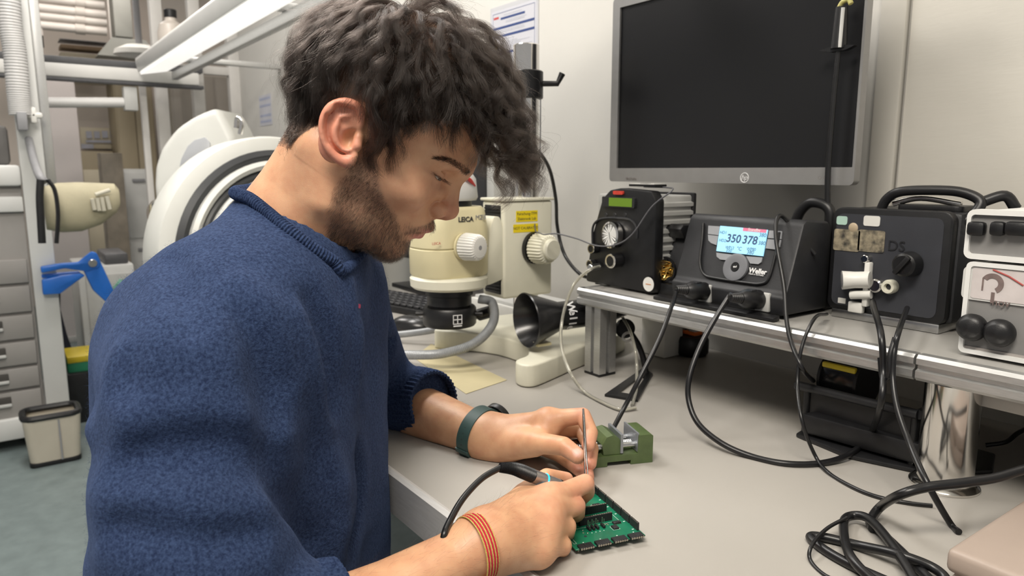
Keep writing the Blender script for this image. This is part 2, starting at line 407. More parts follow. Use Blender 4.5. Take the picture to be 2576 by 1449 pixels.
# ------------------------------------------------------------------ soldering iron and tweezers
tip = bp(0.0535, 0.0895, 0.0008)
ip = [D_(1255, 1175, 0.716) if False else atd(1257, 1176, 0.716), atd(1296, 1180, 0.722), atd(1340, 1197, 0.732), atd(1404, 1221, 0.750), atd(1446, 1243, 0.776)]
iron = thing('soldering_iron', 'slim silver soldering iron with a glowing blue ring held in the nearer hand', 'soldering iron', tip)
boot = spl([ip[0], ip[1], ip[2]], 34); nb_ = len(boot)
MB().tube(boot, [0.0048 + 0.0022 * min(1, k / nb_ * 1.5) + 0.0003 * (1 if (k // 1) % 2 else -1) for k in range(nb_)], 20).build('strain_relief_boot', RUBBER, iron, world=True)
q0 = ip[2] * 0.54 + ip[3] * 0.46
MB().lathe([(0, 0), (0.0068, 0), (0.0070, 0.0015), (0.0070, np.linalg.norm(q0 - ip[2]) - 0.0006), (0, np.linalg.norm(q0 - ip[2]) - 0.0006)], ip[2], q0 - ip[2], 28).build('rear_sleeve', mat('satin_alu', (0.50, 0.47, 0.46), 0.33, 0.9, var=0.05, scale=90), iron, world=True)
axq = nrm(ip[3] - ip[2])
MB().lathe([(0, 0), (0.0070, 0), (0.0075, 0.0008), (0.0070, 0.0016), (0, 0.0016)], q0 - axq * 0.0006, axq, 32).build('light_ring', mat('blue_light_ring', (0.0, 0.35, 0.9), 0.3, emit=(0.0, 0.45, 1.0), estr=14.0), iron, world=True)
MB().tube([q0 + axq * 0.0006, ip[3]], [0.0070, 0.0068], 28).build('front_sleeve', MATS['satin_alu'], iron, world=True)
MB().tube(spl([ip[3], ip[4], ip[4] * 0.5 + tip * 0.5], 8), [0.0070] * 8 + list(np.linspace(0.0066, 0.0042, 9)), 20).build('grip', RUBBER, iron, world=True)
MB().tube([ip[4] * 0.55 + tip * 0.45, ip[4] * 0.2 + tip * 0.8, tip], [0.0036, 0.0026, 0.0006], 14).build('tip', mat('worn_tip', (0.25, 0.24, 0.23), 0.4, 0.9, var=0.3, scale=300), iron, world=True)
MB().tube(spl([ip[0] + (ip[1] - ip[0]) * 0.05, atd(1212, 1204, 0.700), atd(1165, 1254, 0.670), atd(1132, 1310, 0.645), atd(1116, 1352, 0.628), atd(1108, 1420, 0.640), atd(1090, 1560, 0.660), (-0.70, 0.33, 0.40), (-0.9, 0.45, 0.1)], 10), 0.0031, 12).build('cable', CABLE, iron, world=True)
tw0, tw1 = atd(1467, 1030, 0.868), bp(0.0605, 0.0925, 0.0012)
tweez = thing('tweezers', 'thin polished steel tweezers held upright in the hand with the watch', 'tweezers', tw1)
for s in (-1, 1):
    pts = []
    for t, o_ in ((0, 0.0004), (0.15, 0.0008), (0.5, 0.0011), (0.75, 0.0016), (0.93, 0.0012), (1, 0.0008)): pts.append(tw0 + (tw1 - tw0) * t + CR * o_ * s)
    sp = spl(pts, 6); MB().tube(sp, list(np.interp(np.linspace(0, 1, len(sp)), [0, 0.1, 0.45, 0.7, 1], [0.0028, 0.0034, 0.0032, 0.0018, 0.0006])), 10, squash=0.30, up=CR).build('arm', mat('polished_steel', (0.72, 0.72, 0.72), 0.14, 1.0, var=0.04, scale=90), tweez, world=True)

# ------------------------------------------------------------------ small green vise
vd = nrm((0.37, 0.93, 0)); vw = np.array((-vd[1], vd[0], 0)); VO = np.array((-0.602, 0.657, TZ))
vise = thing('machine_vise', 'small olive green machine vise with steel guide rods behind the tweezers', 'vise', VO)
m_vg = mat('olive_enamel', (0.085, 0.125, 0.045), 0.4, var=0.15, scale=60, bump=0.06, bscale=300)
def vp(l, w, h): return VO + vd * l + vw * w + Z * h
MB().prism([(0, 0.0003), (0, 0.036), (-0.003, 0.038), (-0.020, 0.038), (-0.021, 0.014), (-0.090, 0.014), (-0.090, 0.0003), (-0.062, 0.0003), (-0.062, 0.006), (-0.030, 0.006), (-0.030, 0.0003)], VO, vd, Z, vw * 0.046).build('body', m_vg, vise, world=True)
MB().prism([(-0.066, 0.0145), (-0.044, 0.0145), (-0.040, 0.026), (-0.046, 0.036), (-0.054, 0.040), (-0.062, 0.038), (-0.068, 0.028)], vp(0, 0.003, 0), vd, Z, vw * 0.040).build('moving_jaw', m_vg, vise, world=True)
for nm, l0, l1 in (('jaw_plate', -0.0215, -0.019), ('jaw_plate', -0.044, -0.0405)):
    MB().prism([(l0, 0.016), (l1, 0.016), (l1, 0.0405), (l0, 0.0405)], vp(0, 0.001, 0), vd, Z, vw * 0.044).build(nm, mat('ground_steel', (0.32, 0.34, 0.37), 0.45, 0.7, var=0.1, scale=60), vise, world=True)
for w in (0.010, 0.036): MB().cyl(vp(-0.100, w, 0.023), vp(-0.012, w, 0.023), 0.0038, n=16).build('guide_rod', STEEL, vise, world=True)
n_ = 70
MB().tube([vp(-0.100 + 0.082 * k / n_, 0.023, 0.0205) for k in range(n_ + 1)], [0.0042 + (0.0005 if k % 2 else 0) for k in range(n_ + 1)], 12).build('lead_screw', STEEL, vise, world=True)
MB().cyl(vp(-0.104, 0.023, 0.0205), vp(-0.098, 0.023, 0.0205), 0.008, n=20, bev=0.001).build('screw_knob', STEEL, vise, world=True)

# ------------------------------------------------------------------ watch and bracelet
m_band = mat('green_silicone', (0.035, 0.075, 0.070), 0.55, var=0.06, scale=60)
watch = thing('wristwatch', 'dark green silicone watch strap around the far wrist', 'wristwatch', atd(1205, 1085, 0.95))
wax = nrm(atd(1250, 1092, 0.945) - atd(1150, 1048, 0.985)); wc = atd(1207, 1090, 0.957)
wx = nrm(np.cross(Z, wax)); wz = np.cross(wax, wx)
def wring(a, ra, rb, t): return wc + wax * t + wx * ra * math.cos(a) + wz * rb * math.sin(a)
def strap(a0, a1, ra, rb, wid, th, n=40):
    mb = MB(); V = []; hw = wid / 2
    for k in range(n + 1):
        a = a0 + (a1 - a0) * k / n
        for dr, t in ((0, -hw), (th, -hw + 0.001), (th, hw - 0.001), (0, hw)): V.append(wring(a, ra + dr, rb + dr, t))
    for k in range(n):
        for j in range(4): mb.f.append((k * 4 + j, k * 4 + (j + 1) % 4, k * 4 + 4 + (j + 1) % 4, k * 4 + 4 + j))
    mb.f += [(0, 1, 2, 3), tuple(n * 4 + j for j in range(4))]; mb.v = [tuple(v) for v in V]; return mb
WA, WB = 0.0350, 0.0335
band = strap(0, 2 * math.pi * 0.999, WA, WB, 0.0195, 0.0026, 64).build('strap', m_band, watch, world=True)
keep = math.radians(205)
strap(keep - 0.09, keep + 0.09, WA + 0.0022, WB + 0.0022, 0.022, 0.0020, 6).build('keeper_loop', m_band, watch, world=True)
for k in range(9):
    a = math.radians(150 + k * 12.5) if k < 4 else math.radians(165 + k * 10)
    p = wring(a, WA + 0.0023, WB + 0.0023, 0.0); n_ = nrm(p - wc); MB().lathe([(0, 0.00025), (0.0011, 0.0003), (0.0012, 0)], p, n_, 12).build('strap_hole', INK, watch, world=True)
bk = strap(math.radians(243), math.radians(262), WA + 0.0022, WB + 0.0022, 0.025, 0.0022, 8).build('buckle', mat('buckle_grey', (0.45, 0.50, 0.47), 0.35, 0.3, var=0.05, scale=50), watch, world=True)
cs = math.radians(20); cp = wring(cs, WA + 0.004, WB + 0.004, 0)
cn = nrm(cp - wc); MB().lathe([(0, 0), (0.019, 0), (0.020, 0.002), (0.0195, 0.008), (0.017, 0.010), (0, 0.010)], cp - cn * 0.003, cn, 32).build('case', BLACK, watch, world=True)
bc = atd(1196, 1379, 0.640); bax = nrm(atd(1228, 1362, 0.652) - atd(1100, 1432, 0.615)); bx_ = nrm(np.cross(Z, bax)); bz_ = np.cross(bax, bx_)
brace = thing('bracelet', 'woven ribbon bracelet with red and yellow stripes on the nearer wrist', 'bracelet', bc)
cols = [(0.60, 0.43, 0.12), (0.50, 0.010, 0.035), (0.52, 0.38, 0.13), (0.50, 0.010, 0.035), (0.50, 0.37, 0.12), (0.50, 0.010, 0.035), (0.52, 0.38, 0.13), (0.50, 0.010, 0.035), (0.50, 0.36, 0.10)]
wd = [0.0011, 0.0017, 0.0013, 0.0019, 0.0015, 0.0019, 0.0013, 0.0017, 0.0011]; tot = sum(wd); t0 = -tot / 2
for i_, (c_, w_) in enumerate(zip(cols, wd)):
    mb = MB(); V = []; n = 90
    for k in range(n):
        a = 2 * math.pi * k / n
        sq = 1.0 - 0.45 * math.exp(-((a - math.radians(255)) / 0.5) ** 2); tw = 0.006 * math.sin(a + 1.1)
        for dr, t in ((0.0, t0), (0.0008, t0 + 0.0001), (0.0008, t0 + w_ - 0.0001), (0.0, t0 + w_)):
            V.append(bc + bax * (t * sq + tw) + (bx_ * math.cos(a) * 0.0305 + bz_ * math.sin(a) * 0.0288) * (1 + (dr + 0.0002 * (k % 2)) / 0.027))
    for k in range(n):
        for j in range(4): mb.f.append((k * 4 + j, k * 4 + (j + 1) % 4, ((k + 1) % n) * 4 + (j + 1) % 4, ((k + 1) % n) * 4 + j))
    mb.v = [tuple(v) for v in V]
    red = c_[1] < 0.1
    mb.build('stripe', mat('red_ribbon' if red else 'yellow_ribbon', c_, 0.8, var=0.25, scale=700, bump=0.4, bscale=1500), brace, world=True); t0 += w_
# ------------------------------------------------------------------ big display on the wall
MX0, MX1, MZ0, MZ1, MY = -1.108, -0.580, 1.0885, 1.450, 1.05
mon = thing('wall_monitor', 'large silver framed flat monitor with a dark screen on the wall', 'monitor', ((MX0 + MX1) / 2, MY + 0.05, MZ0))
m_bez = mat('silver_bezel', (0.30, 0.295, 0.29), 0.38, 0.35, var=0.04, scale=40)
cxm, czm = (MX0 + MX1) / 2, (MZ0 + MZ1) / 2; wm, hm = MX1 - MX0, MZ1 - MZ0
po = rrect(wm, hm, 0.008, 4, cxm, czm); pi_ = rrect(wm - 0.024, hm - 0.046, 0.001, 4, cxm + 0.008, czm + 0.004)
MB().frame(po, pi_, (0, MY, 0), X, Z, Y * 0.016).build('bezel', m_bez, mon, world=True)
MB().bx(MX0 + 0.016, MX1 - 0.002, MY + 0.0045, MY + 0.012, MZ0 + 0.02, MZ1 - 0.014).build('screen', mat('dark_screen', (0.012, 0.012, 0.013), 0.28, var=0.1, scale=3, spec=0.35), mon, world=True)
MB().prism(rrect(wm - 0.08, hm - 0.05, 0.010, 4, cxm - 0.03, czm), (0, MY + 0.016, 0), X, Z, Y * 0.038, 0.006).build('rear_housing', DBLACK, mon, world=True)
MB().bx(cxm - 0.05, cxm + 0.05, MY + 0.054, WALL_Y - 0.001, czm - 0.05, czm + 0.05, 0.004).build('wall_mount', BLACK, mon, world=True)
lc = np.array((aty(1873, 447, MY)[0], MY - 0.0002, aty(1873, 447, MY)[2]))
lg = MB().lathe([(0.0072, 0), (0.0076, 0.0004), (0.0086, 0.0004), (0.0088, 0)], lc, -Y, 28).build('round_logo', WINK, mon, world=True)
text('logo_letters', 'hp', 0.0125, lc - Y * 0.0002, X, Z, WINK, lg, world=True, shear=0.25)
text('bezel_lettering', 'EliteDisplay', 0.0065, aty(1588, 449, MY) - Y * 0.0002, X, Z, mat('faint_ink', (0.24, 0.22, 0.21), 0.5, var=0.05, scale=30), mon, world=True)
for k in range(3):
    p = aty(2062 + k * 13, 447, MY); MB().lathe([(0.0022, 0), (0.0023, 0.0002), (0.0027, 0.0002), (0.0028, 0)], p, -Y, 16).build('button_mark', MATS['faint_ink'], mon, world=True)

# ------------------------------------------------------------------ notice in a plastic sleeve
PX0, PX1, PZ1 = -1.760, -1.552, 1.552; PZ0 = PZ1 - 0.297; PYF = WALL_Y - 0.0015
nt_ = thing('safety_notice', 'printed safety notice with blue bars in a clear sleeve on the wall', 'poster', ((PX0 + PX1) / 2, PYF, PZ0))
MB().bx(PX0 - 0.006, PX1 + 0.008, PYF - 0.0002, PYF + 0.0013, PZ0 - 0.006, PZ1 + 0.012).build('sleeve', mat('clear_sleeve', (0.50, 0.50, 0.52), 0.2, var=0.02, scale=10), nt_, world=True)
MB().bx(PX0, PX1, PYF - 0.0006, PYF - 0.0002, PZ0, PZ1).build('paper', mat('notice_paper', (0.50, 0.50, 0.54), 0.6, var=0.02, scale=10), nt_, world=True)
m_blue = mat('print_blue', (0.02, 0.045, 0.16), 0.6, var=0.08, scale=40); m_txt = mat('print_grey', (0.36, 0.37, 0.42), 0.6, var=0.1, scale=100)
yb = PYF - 0.0008
def strip(x0, x1, z0, z1, m, nm='bar'): MB().bx(x0, x1, yb, yb + 0.0003, z0, z1).build(nm, m, nt_, world=True)
H_ = lambda f: PZ1 - 0.297 * f
strip(PX0 + 0.045, PX1 - 0.05, H_(0.090), H_(0.070), m_blue)
for f0 in (0.150, 0.225, 0.380, 0.62, 0.80): strip(PX0 + 0.008, PX1 - 0.008, H_(f0 + 0.022), H_(f0), m_blue)
q = lambda s: [(PX0 + 0.007 + s, PZ0 + 0.007 + s), (PX1 - 0.007 - s, PZ0 + 0.007 + s), (PX1 - 0.007 - s, PZ1 - 0.007 - s), (PX0 + 0.007 + s, PZ1 - 0.007 - s)]
MB().frame(q(0), q(0.0012), (0, yb, 0), X, Z, Y * 0.0003).build('border', m_blue, nt_, world=True)
strip(PX0 + 0.011, PX0 + 0.036, H_(0.075), H_(0.055), mat('print_red', (0.45, 0.05, 0.05), 0.6, var=0.05, scale=40), 'red_mark')
ln_ = MB(); random.seed(3)
for f0, x0, n in ((0.050, 0.06, 1), (0.105, 0.07, 2), (0.185, 0.012, 2), (0.265, 0.012, 1), (0.290, 0.045, 6), (0.415, 0.012, 1), (0.44, 0.045, 10), (0.66, 0.03, 8), (0.84, 0.03, 6)):
    for k in range(n): ln_.bx(PX0 + x0, PX0 + x0 + random.uniform(0.5, 0.95) * (0.198 - x0), yb, yb + 0.0003, H_(f0 + k * 0.014 + 0.006), H_(f0 + k * 0.014))
t_ = ln_.build('small_print', m_txt, nt_, world=True); t_['kind'] = 'stuff'
MB().prism([(PX0 + 0.014, H_(0.345)), (PX0 + 0.036, H_(0.345)), (PX0 + 0.025, H_(0.285))], (0, yb, 0), X, Z, Y * 0.0003).build('warning_triangle', mat('print_amber', (0.60, 0.38, 0.02), 0.6, var=0.05, scale=40), nt_, world=True)
MB().prism(circ(0.011, 20, PX0 + 0.025, H_(0.47)), (0, yb, 0), X, Z, Y * 0.0003).build('blue_pictogram', m_blue, nt_, world=True)
# little notice further along the wall
n2_ = thing('small_notice', 'small blurred paper notice on the wall by the glass partition', 'notice', (-3.86, PYF, 1.35))
MB().bx(-3.96, -3.76, PYF - 0.0004, PYF + 0.0012, 1.345, 1.50).build('paper', MATS['notice_paper'], n2_, world=True)
for z in (1.475, 1.44, 1.39, 1.36): MB().bx(-3.95, -3.77, PYF - 0.0008, PYF - 0.0004, z, z + 0.012).build('bar', mat('pale_print', (0.35, 0.38, 0.5), 0.6, var=0.05, scale=40), n2_, world=True)

# ------------------------------------------------------------------ bench light bar on its bracket
LY = 0.70
lp0, lp1 = aty(386, 172, LY), aty(640, -18, LY); zl = 1.61
lam = thing('bench_light', 'long white bench light bar hanging over the work surface', 'lamp', (-3.0, LY, zl))
x0, x1 = -4.0, -0.65
MB().prism([(-0.075, 0.050), (-0.070, 0.062), (0.062, 0.078), (0.070, 0.066), (0.070, 0.020), (-0.066, -0.004)], (x0, LY, zl - 0.02), Y, Z, X * (x1 - x0), 0.004).build('housing', mat('lamp_white', (0.74, 0.74, 0.72), 0.35, var=0.02, scale=8), lam, world=True)
MB().prism([(-0.062, -0.006), (0.062, 0.016), (0.060, 0.005), (-0.058, -0.018)], (x0 + 0.03, LY, zl - 0.02), Y, Z, X * (x1 - x0 - 0.06)).build('diffuser', mat('lamp_diffuser', (0.8, 0.8, 0.78), 0.4, emit=(1.0, 0.96, 0.90), estr=0.8), lam, world=True)
MB().bx(x0, x1 + 0.3, LY + 0.085, LY + 0.115, zl - 0.05, zl - 0.012, 0.004).build('support_rail', ALU, lam, world=True)
for x in (-3.6, -2.3, -1.0): MB().bx(x - 0.02, x + 0.02, LY + 0.07, WALL_Y - 0.001, zl - 0.012, zl + 0.012, 0.003).build('bracket', ALU, lam, world=True)
# ------------------------------------------------------------------ stereo microscope
mic = thing('microscope', 'cream stereo microscope on a chrome column beside the black funnel', 'microscope', (-1.2, 0.86, TZ))
def mp(n, mb, m, parent=None): return mb.build(n, m, parent or mic, world=True)
CXc, CYc = -1.205, 0.905
# base with two splayed feet
outer = [(-1.300, 0.745), (-1.275, 0.732), (-1.240, 0.760), (-1.16, 0.800), (-1.07, 0.800), (-1.01, 0.765), (-0.990, 0.722), (-0.962, 0.712), (-0.945, 0.728), (-0.958, 0.775), (-0.985, 0.85), (-1.01, 0.93), (-1.04, 1.04), (-1.15, 1.11), (-1.30, 1.05), (-1.335, 0.90)]
outer = [tuple(p[:2]) for p in spl([(a, b, 0) for a, b in outer], 3, closed=True)]
mp('base', MB().prism(outer, (0, 0, TZ + 0.001), X, Y, Z * 0.040, 0.010, 3), CREAM)
mp('column', MB().cyl((CXc, CYc, TZ + 0.035), (CXc, CYc, 1.362), 0.0265, n=48, bev=0.002), CHROME)
mp('collar', MB().cyl((CXc, CYc, 1.255), (CXc, CYc, 1.310), 0.0345, n=40, bev=0.002), BLACK)
kc = np.array((CXc + 0.02, CYc + 0.02, 1.285)); kd = nrm(CR * 0.9 + Z * 0.35)
mp('clamp_lever', MB().tube([kc, kc + CR * 0.035, kc + CR * 0.045 + Z * 0.02], [0.006, 0.006, 0.007], 10), BLACK)
# focus block
BX0, BX1, BY0, BY1, BZ0, BZ1 = -1.243, -1.165, 0.820, 0.945, 0.853, 1.056
blk = mp('focus_block', MB().bx(BX0, BX1, BY0, BY1, BZ0, BZ1 - 0.006, 0.006, 3), CREAM)
mp('block_cap', MB().bx(BX0 - 0.003, BX1 + 0.003, BY0 - 0.003, BY1 + 0.002, BZ1 - 0.006, BZ1, 0.002), CREAM, blk)
for z0, z1 in ((0.995, 1.042), (0.862, 0.915)):
    bl = mp('bellows', MB().bx(BX0 + 0.012, BX1 - 0.010, BY0 - 0.0015, BY0 + 0.004, z0, z1, 0.001), BLACK)
    for k in range(7): MB().bx(BX0 + 0.013, BX1 - 0.011, BY0 - 0.0035, BY0 - 0.001, z0 + 0.004 + k * (z1 - z0 - 0.006) / 7, z0 + 0.004 + k * (z1 - z0 - 0.006) / 7 + 0.0025).build('bellows_rib', RUBBER, bl, world=True)
m_yl = mat('yellow_label', (0.80, 0.62, 0.01), 0.5, var=0.03, scale=30)
def onx(x, y, X_): return atx(x, y, X_)
for (xa, ya, xb, yb_), lines in (((1298, 531, 1352, 556), ('Forschung-TFM', 'Elektronik Lab')), ((1291, 565, 1353, 582), ('NOT CALIBRATED',))):
    a, b = onx(xa, ya, BX1), onx(xb, yb_, BX1); cy, cz = (a[1] + b[1]) / 2, (a[2] + b[2]) / 2; w, h = abs(b[1] - a[1]), abs(a[2] - b[2])
    lb = mp('yellow_sticker', MB().bx(BX1, BX1 + 0.0006, cy - w / 2, cy + w / 2, cz - h / 2, cz + h / 2), m_yl)
    for i, t in enumerate(lines): text('lettering', t, h * (0.36 if len(lines) > 1 else 0.46), (BX1 + 0.0007, cy, cz + h * (0.22 - 0.46 * i if len(lines) > 1 else 0)), Y, Z, INK, lb, world=True, depth=0.0001)
def ribbed_knob(name, c, ax, r, L, m, rings=28, cap=True):
    mb = MB(); x, y, z = basis(ax); n = rings * 4; prof = [(0.0, 0.80), (0.04, 0.92), (0.12, 1.0), (0.86, 0.93), (0.95, 0.86), (1.0, 0.72), (1.0, 0.0)]
    V = []
    for k in range(n):
        a = 2 * math.pi * k / n
        for i, (t, s) in enumerate(prof):
            w = (0.035 * r * (1 if k % 4 < 2 else -1)) if 1 < i < 5 else 0; V.append(np.asarray(c) + z * L * t + (x * math.cos(a) + y * math.sin(a)) * (r * s + w))
    p = len(prof)
    for k in range(n):
        for j in range(p - 1): mb.f.append((k * p + j, ((k + 1) % n) * p + j, ((k + 1) % n) * p + j + 1, k * p + j + 1))
    mb.v = [tuple(v) for v in V]; o = mb.build(name, m, mic, world=True, smooth=30)
    MB().lathe([(0, L + 0.0003), (0.0042, L + 0.0003), (0.0045, L)], c, ax, 16).build('knob_screw', GREY, o, world=True)
    return o
fk = atx(1342, 623, BX1)
kax = nrm(X + Y * 0.12)
mp('knob_flange', MB().cyl(fk, fk + kax * 0.008, 0.033, n=36), BLACK)
ribbed_knob('focus_knob', fk + kax * 0.008, kax, 0.031, 0.040, YCREAM if False else CREAM)
mp('fine_knob', MB().cyl(fk + kax * 0.046, fk + kax * 0.058, 0.022, n=32, bev=0.003), CREAM)
# arm and carrier ring
OX, OY = -1.205, 0.716
mp('arm', MB().prism([(0.828, 0.895), (0.828, 0.985), (0.815, 1.020), (0.800, 1.022), (0.790, 1.00), (0.785, 0.945), (0.765, 0.915), (0.70, 0.905), (0.70, 0.890), (0.79, 0.885)], (BX0 + 0.008, 0, 0), Y, Z, X * 0.066, 0.004), CREAM)
mp('carrier_ring', MB().lathe([(0.030, 0.884), (0.070, 0.884), (0.076, 0.889), (0.077, 0.904), (0.072, 0.909), (0.030, 0.909)], (OX, OY, 0), Z, 48, closed=True), CREAM)
# zoom body: an upright barrel, flat on the side towards the bench's right
def barrel(z, rx, ry, flat, n=48):
    out = []
    for k in range(n):
        a = 2 * math.pi * k / n; x_ = rx * math.copysign(abs(math.cos(a)) ** 0.75, math.cos(a)); y_ = ry * math.copysign(abs(math.sin(a)) ** 0.85, math.sin(a)); out.append((OX + min(x_, flat), OY + y_, z))
    return out
def loft(rings):
    mb = MB(); n = len(rings[0])
    for r_ in rings: mb.v += r_
    for i in range(len(rings) - 1):
        for k in range(n): mb.f.append((i * n + k, i * n + (k + 1) % n, (i + 1) * n + (k + 1) % n, (i + 1) * n + k))
    mb.f += [tuple(range(n))[::-1], tuple((len(rings) - 1) * n + k for k in range(n))]; return mb
mp('lower_body', loft([barrel(0.909, 0.066, 0.070, 0.058), barrel(0.914, 0.069, 0.073, 0.060), barrel(0.962, 0.069, 0.074, 0.060), barrel(0.964, 0.067, 0.072, 0.058)]), YCREAM)
ub = mp('upper_body', loft([barrel(0.9645, 0.067, 0.072, 0.058), barrel(0.967, 0.069, 0.074, 0.060), barrel(1.000, 0.069, 0.073, 0.060), barrel(1.036, 0.067, 0.066, 0.060), barrel(1.043, 0.062, 0.060, 0.056)]), YCREAM)
tl = atx(1176, 552, OX + 0.060)
text('maker_lettering', 'LEICA', 0.0128, (OX + 0.0605, tl[1] - 0.004, tl[2]), nrm(Y), nrm(Z), INK, ub, world=True, bold=0.0003)
tl2 = atx(1203, 547, OX + 0.060)
text('model_lettering', 'MZ8', 0.0125, (OX + 0.0605, tl2[1] + 0.005, tl2[2]), Y, Z, GREY, ub, world=True)
tl3 = atx(1056, 611, OX + 0.060)
text('red_lettering', 'LEICA', 0.0070, (OX + 0.0605, OY - 0.062, 0.978), Y, Z, mat('red_ink', (0.45, 0.06, 0.05), 0.6, var=0.05, scale=30), ub, world=True)
zk = atx(1165, 620, OX + 0.060); zk[0] = OX + 0.058
zax = nrm(X + Y * 0.30)
mp('zoom_flange', MB().cyl(zk, zk + zax * 0.004, 0.025, n=32), YCREAM)
ribbed_knob('zoom_knob', zk + zax * 0.004, zax, 0.0255, 0.040, WHITE)
# viewing head
mp('head_adapter', MB().cyl((OX, OY, 1.043), (OX, OY, 1.054), 0.046, n=32), BLACK)
mp('viewing_head', loft([barrel(1.054, 0.05, 0.052, 0.05), barrel(1.060, 0.053, 0.055, 0.053), barrel(1.095, 0.050, 0.052, 0.050), barrel(1.104, 0.045, 0.046, 0.045)]), PALE)
for s in (-1, 1):
    q = np.array((OX + 0.032 * s, OY - 0.03, 1.085)); d = nrm((0, -0.72, 0.69))
    et = mp('eyepiece_tube', MB().cyl(q, q + d * 0.075, 0.0165, n=24), PALE); MB().cyl(q + d * 0.075, q + d * 0.108, 0.0185, n=24, bev=0.003).build('eyecup', RUBBER, et, world=True)
# objective and ring light
mp('objective', MB().lathe([(0, 0.884), (0.046, 0.884), (0.047, 0.870), (0.044, 0.868), (0.044, 0.850), (0.040, 0.848), (0.040, 0.838), (0, 0.838)], (OX, OY, 0), Z, 40), BLACK)
rl = mp('ring_light', MB().lathe([(0.030, 0.846), (0.050, 0.846), (0.053, 0.842), (0.053, 0.812), (0.050, 0.808), (0.030, 0.808)], (OX, OY, 0), Z, 44, closed=True), BLACK)
nd = nrm((0.80, -0.20, 0)); nc = np.array((OX, OY, 0.828)) + nd * 0.0532
sd = np.cross(Z, nd)
for u_, v_, w_, h_ in ((0, 0, 0.0016, 0.018), (0, 0, 0.018, 0.0016), (0, 0.0085, 0.018, 0.0014), (0, -0.0085, 0.018, 0.0014), (0.0085, 0, 0.0014, 0.018), (-0.0085, 0, 0.0014, 0.018), (0, -0.0125, 0.017, 0.0022)):
    MB().box(nc + sd * u_ + Z * v_, (0.0008, w_, h_), np.stack([nd, sd, Z], 1)).build('white_emblem', WINK, rl, world=True)
for s in (-1, 1): MB().cyl(np.array((OX, OY, 0.832)) + CR * 0.05 * s * 1.0 - FH * 0.01, np.array((OX, OY, 0.832)) + CR * 0.066 * s - FH * 0.012, 0.0045, n=12).build('thumb_screw', BLACK, rl, world=True)
# grey armoured light guide: two loops leaving the ring
m_hose = mat('grey_hose', (0.30, 0.31, 0.32), 0.4, 0.35, var=0.08, scale=90)
hose = thing('light_guide_hose', 'grey ribbed light guide hose looping from the microscope ring light', 'hose', (-1.12, 0.73, TZ))
def ribbed_hose(pts, r=0.0085):
    sp = spl(pts, 40); return MB().tube(sp, [r * (1.0 if k % 2 else 0.90) for k in range(len(sp))], 14)
ribbed_hose([atd(1205, 752, 1.40), atd(1238, 762, 1.395), atd(1240, 812, 1.375), atd(1196, 862, 1.345), atd(1120, 888, 1.33), atd(1040, 893, 1.36), atd(940, 890, 1.42)], 0.0092).build('front_loop', m_hose, hose, world=True)
ribbed_hose([atd(1232, 785, 1.46), atd(1180, 800, 1.48), atd(1100, 828, 1.53), atd(1000, 842, 1.56), atd(900, 850, 1.60)], 0.0078).build('rear_loop', m_hose, hose, world=True)
MB().cyl(atd(1236, 783, 1.455), atd(1205, 792, 1.47), 0.0125, n=20).build('coupling', BLACK, hose, world=True)
# red strap over the viewing head
MB().tube(spl([atd(1146, 462, 1.36), atd(1162, 449, 1.345), atd(1178, 449, 1.345), atd(1190, 466, 1.37)], 6), 0.006, 10, squash=0.5).build('red_strap', mat('red_rubber', (0.75, 0.04, 0.04), 0.45, var=0.06, scale=30), mic, world=True)

# ------------------------------------------------------------------ black extraction funnel
fun = thing('extraction_funnel', 'black fume extraction funnel with white lettering lying by the shelf post', 'funnel', (-1.03, 0.80, TZ + 0.042))
fa, fb = atd(1322, 806, 1.315), atd(1475, 786, 1.375); fd = nrm(fb - fa); fl = np.linalg.norm(fb - fa)
MB().lathe([(0.0500, 0), (0.0515, 0.002), (0.0500, 0.006), (0.030, 0.062), (0.027, 0.070), (0.027, fl), (0.0245, fl), (0.0245, 0.068), (0.028, 0.060), (0.0475, 0.004)], fa, fd, 48, closed=True).build('cone', mat('gloss_black', (0.012, 0.012, 0.013), 0.25, var=0.1, scale=30), fun, world=True)
MB().tube(spl([fb, fb + fd * 0.04, fb + fd * 0.08 + Z * 0.01 + Y * 0.03, fb + fd * 0.1 + Y * 0.10 - Z * 0.02, fb + fd * 0.1 + Y * 0.16 - Z * 0.06], 20), 0.026, 20).build('duct_hose', RUBBER, fun, world=True)
tcn = atd(1442, 790, 1.0); vdir = nrm(CAM - (fa + fd * 0.085)); vdir = nrm(vdir - fd * np.dot(vdir, fd))
tu = nrm(np.cross(fd, vdir)); tu = tu if tu[2] < 0 else -tu
for i_, ch in enumerate('Weller'):
    ang = (i_ - 1.3) * 0.40; nn_ = vdir * math.cos(ang) + tu * math.sin(ang); tt2 = -vdir * math.sin(ang) + tu * math.cos(ang)
    text('lettering', ch, 0.023, fa + fd * 0.086 + nn_ * 0.0272, tt2, np.cross(nn_, tt2), WINK, fun, world=True, depth=0.0002, bold=0.0004)
MB().box(fa + fd * 0.03 - Z * 0.046 + X * 0.004, (0.03, 0.03, 0.006), np.stack([fd, nrm(np.cross(Z, fd)), np.cross(fd, nrm(np.cross(Z, fd)))], 1), 0.002).build('rest_pad', YCREAM, fun, world=True)

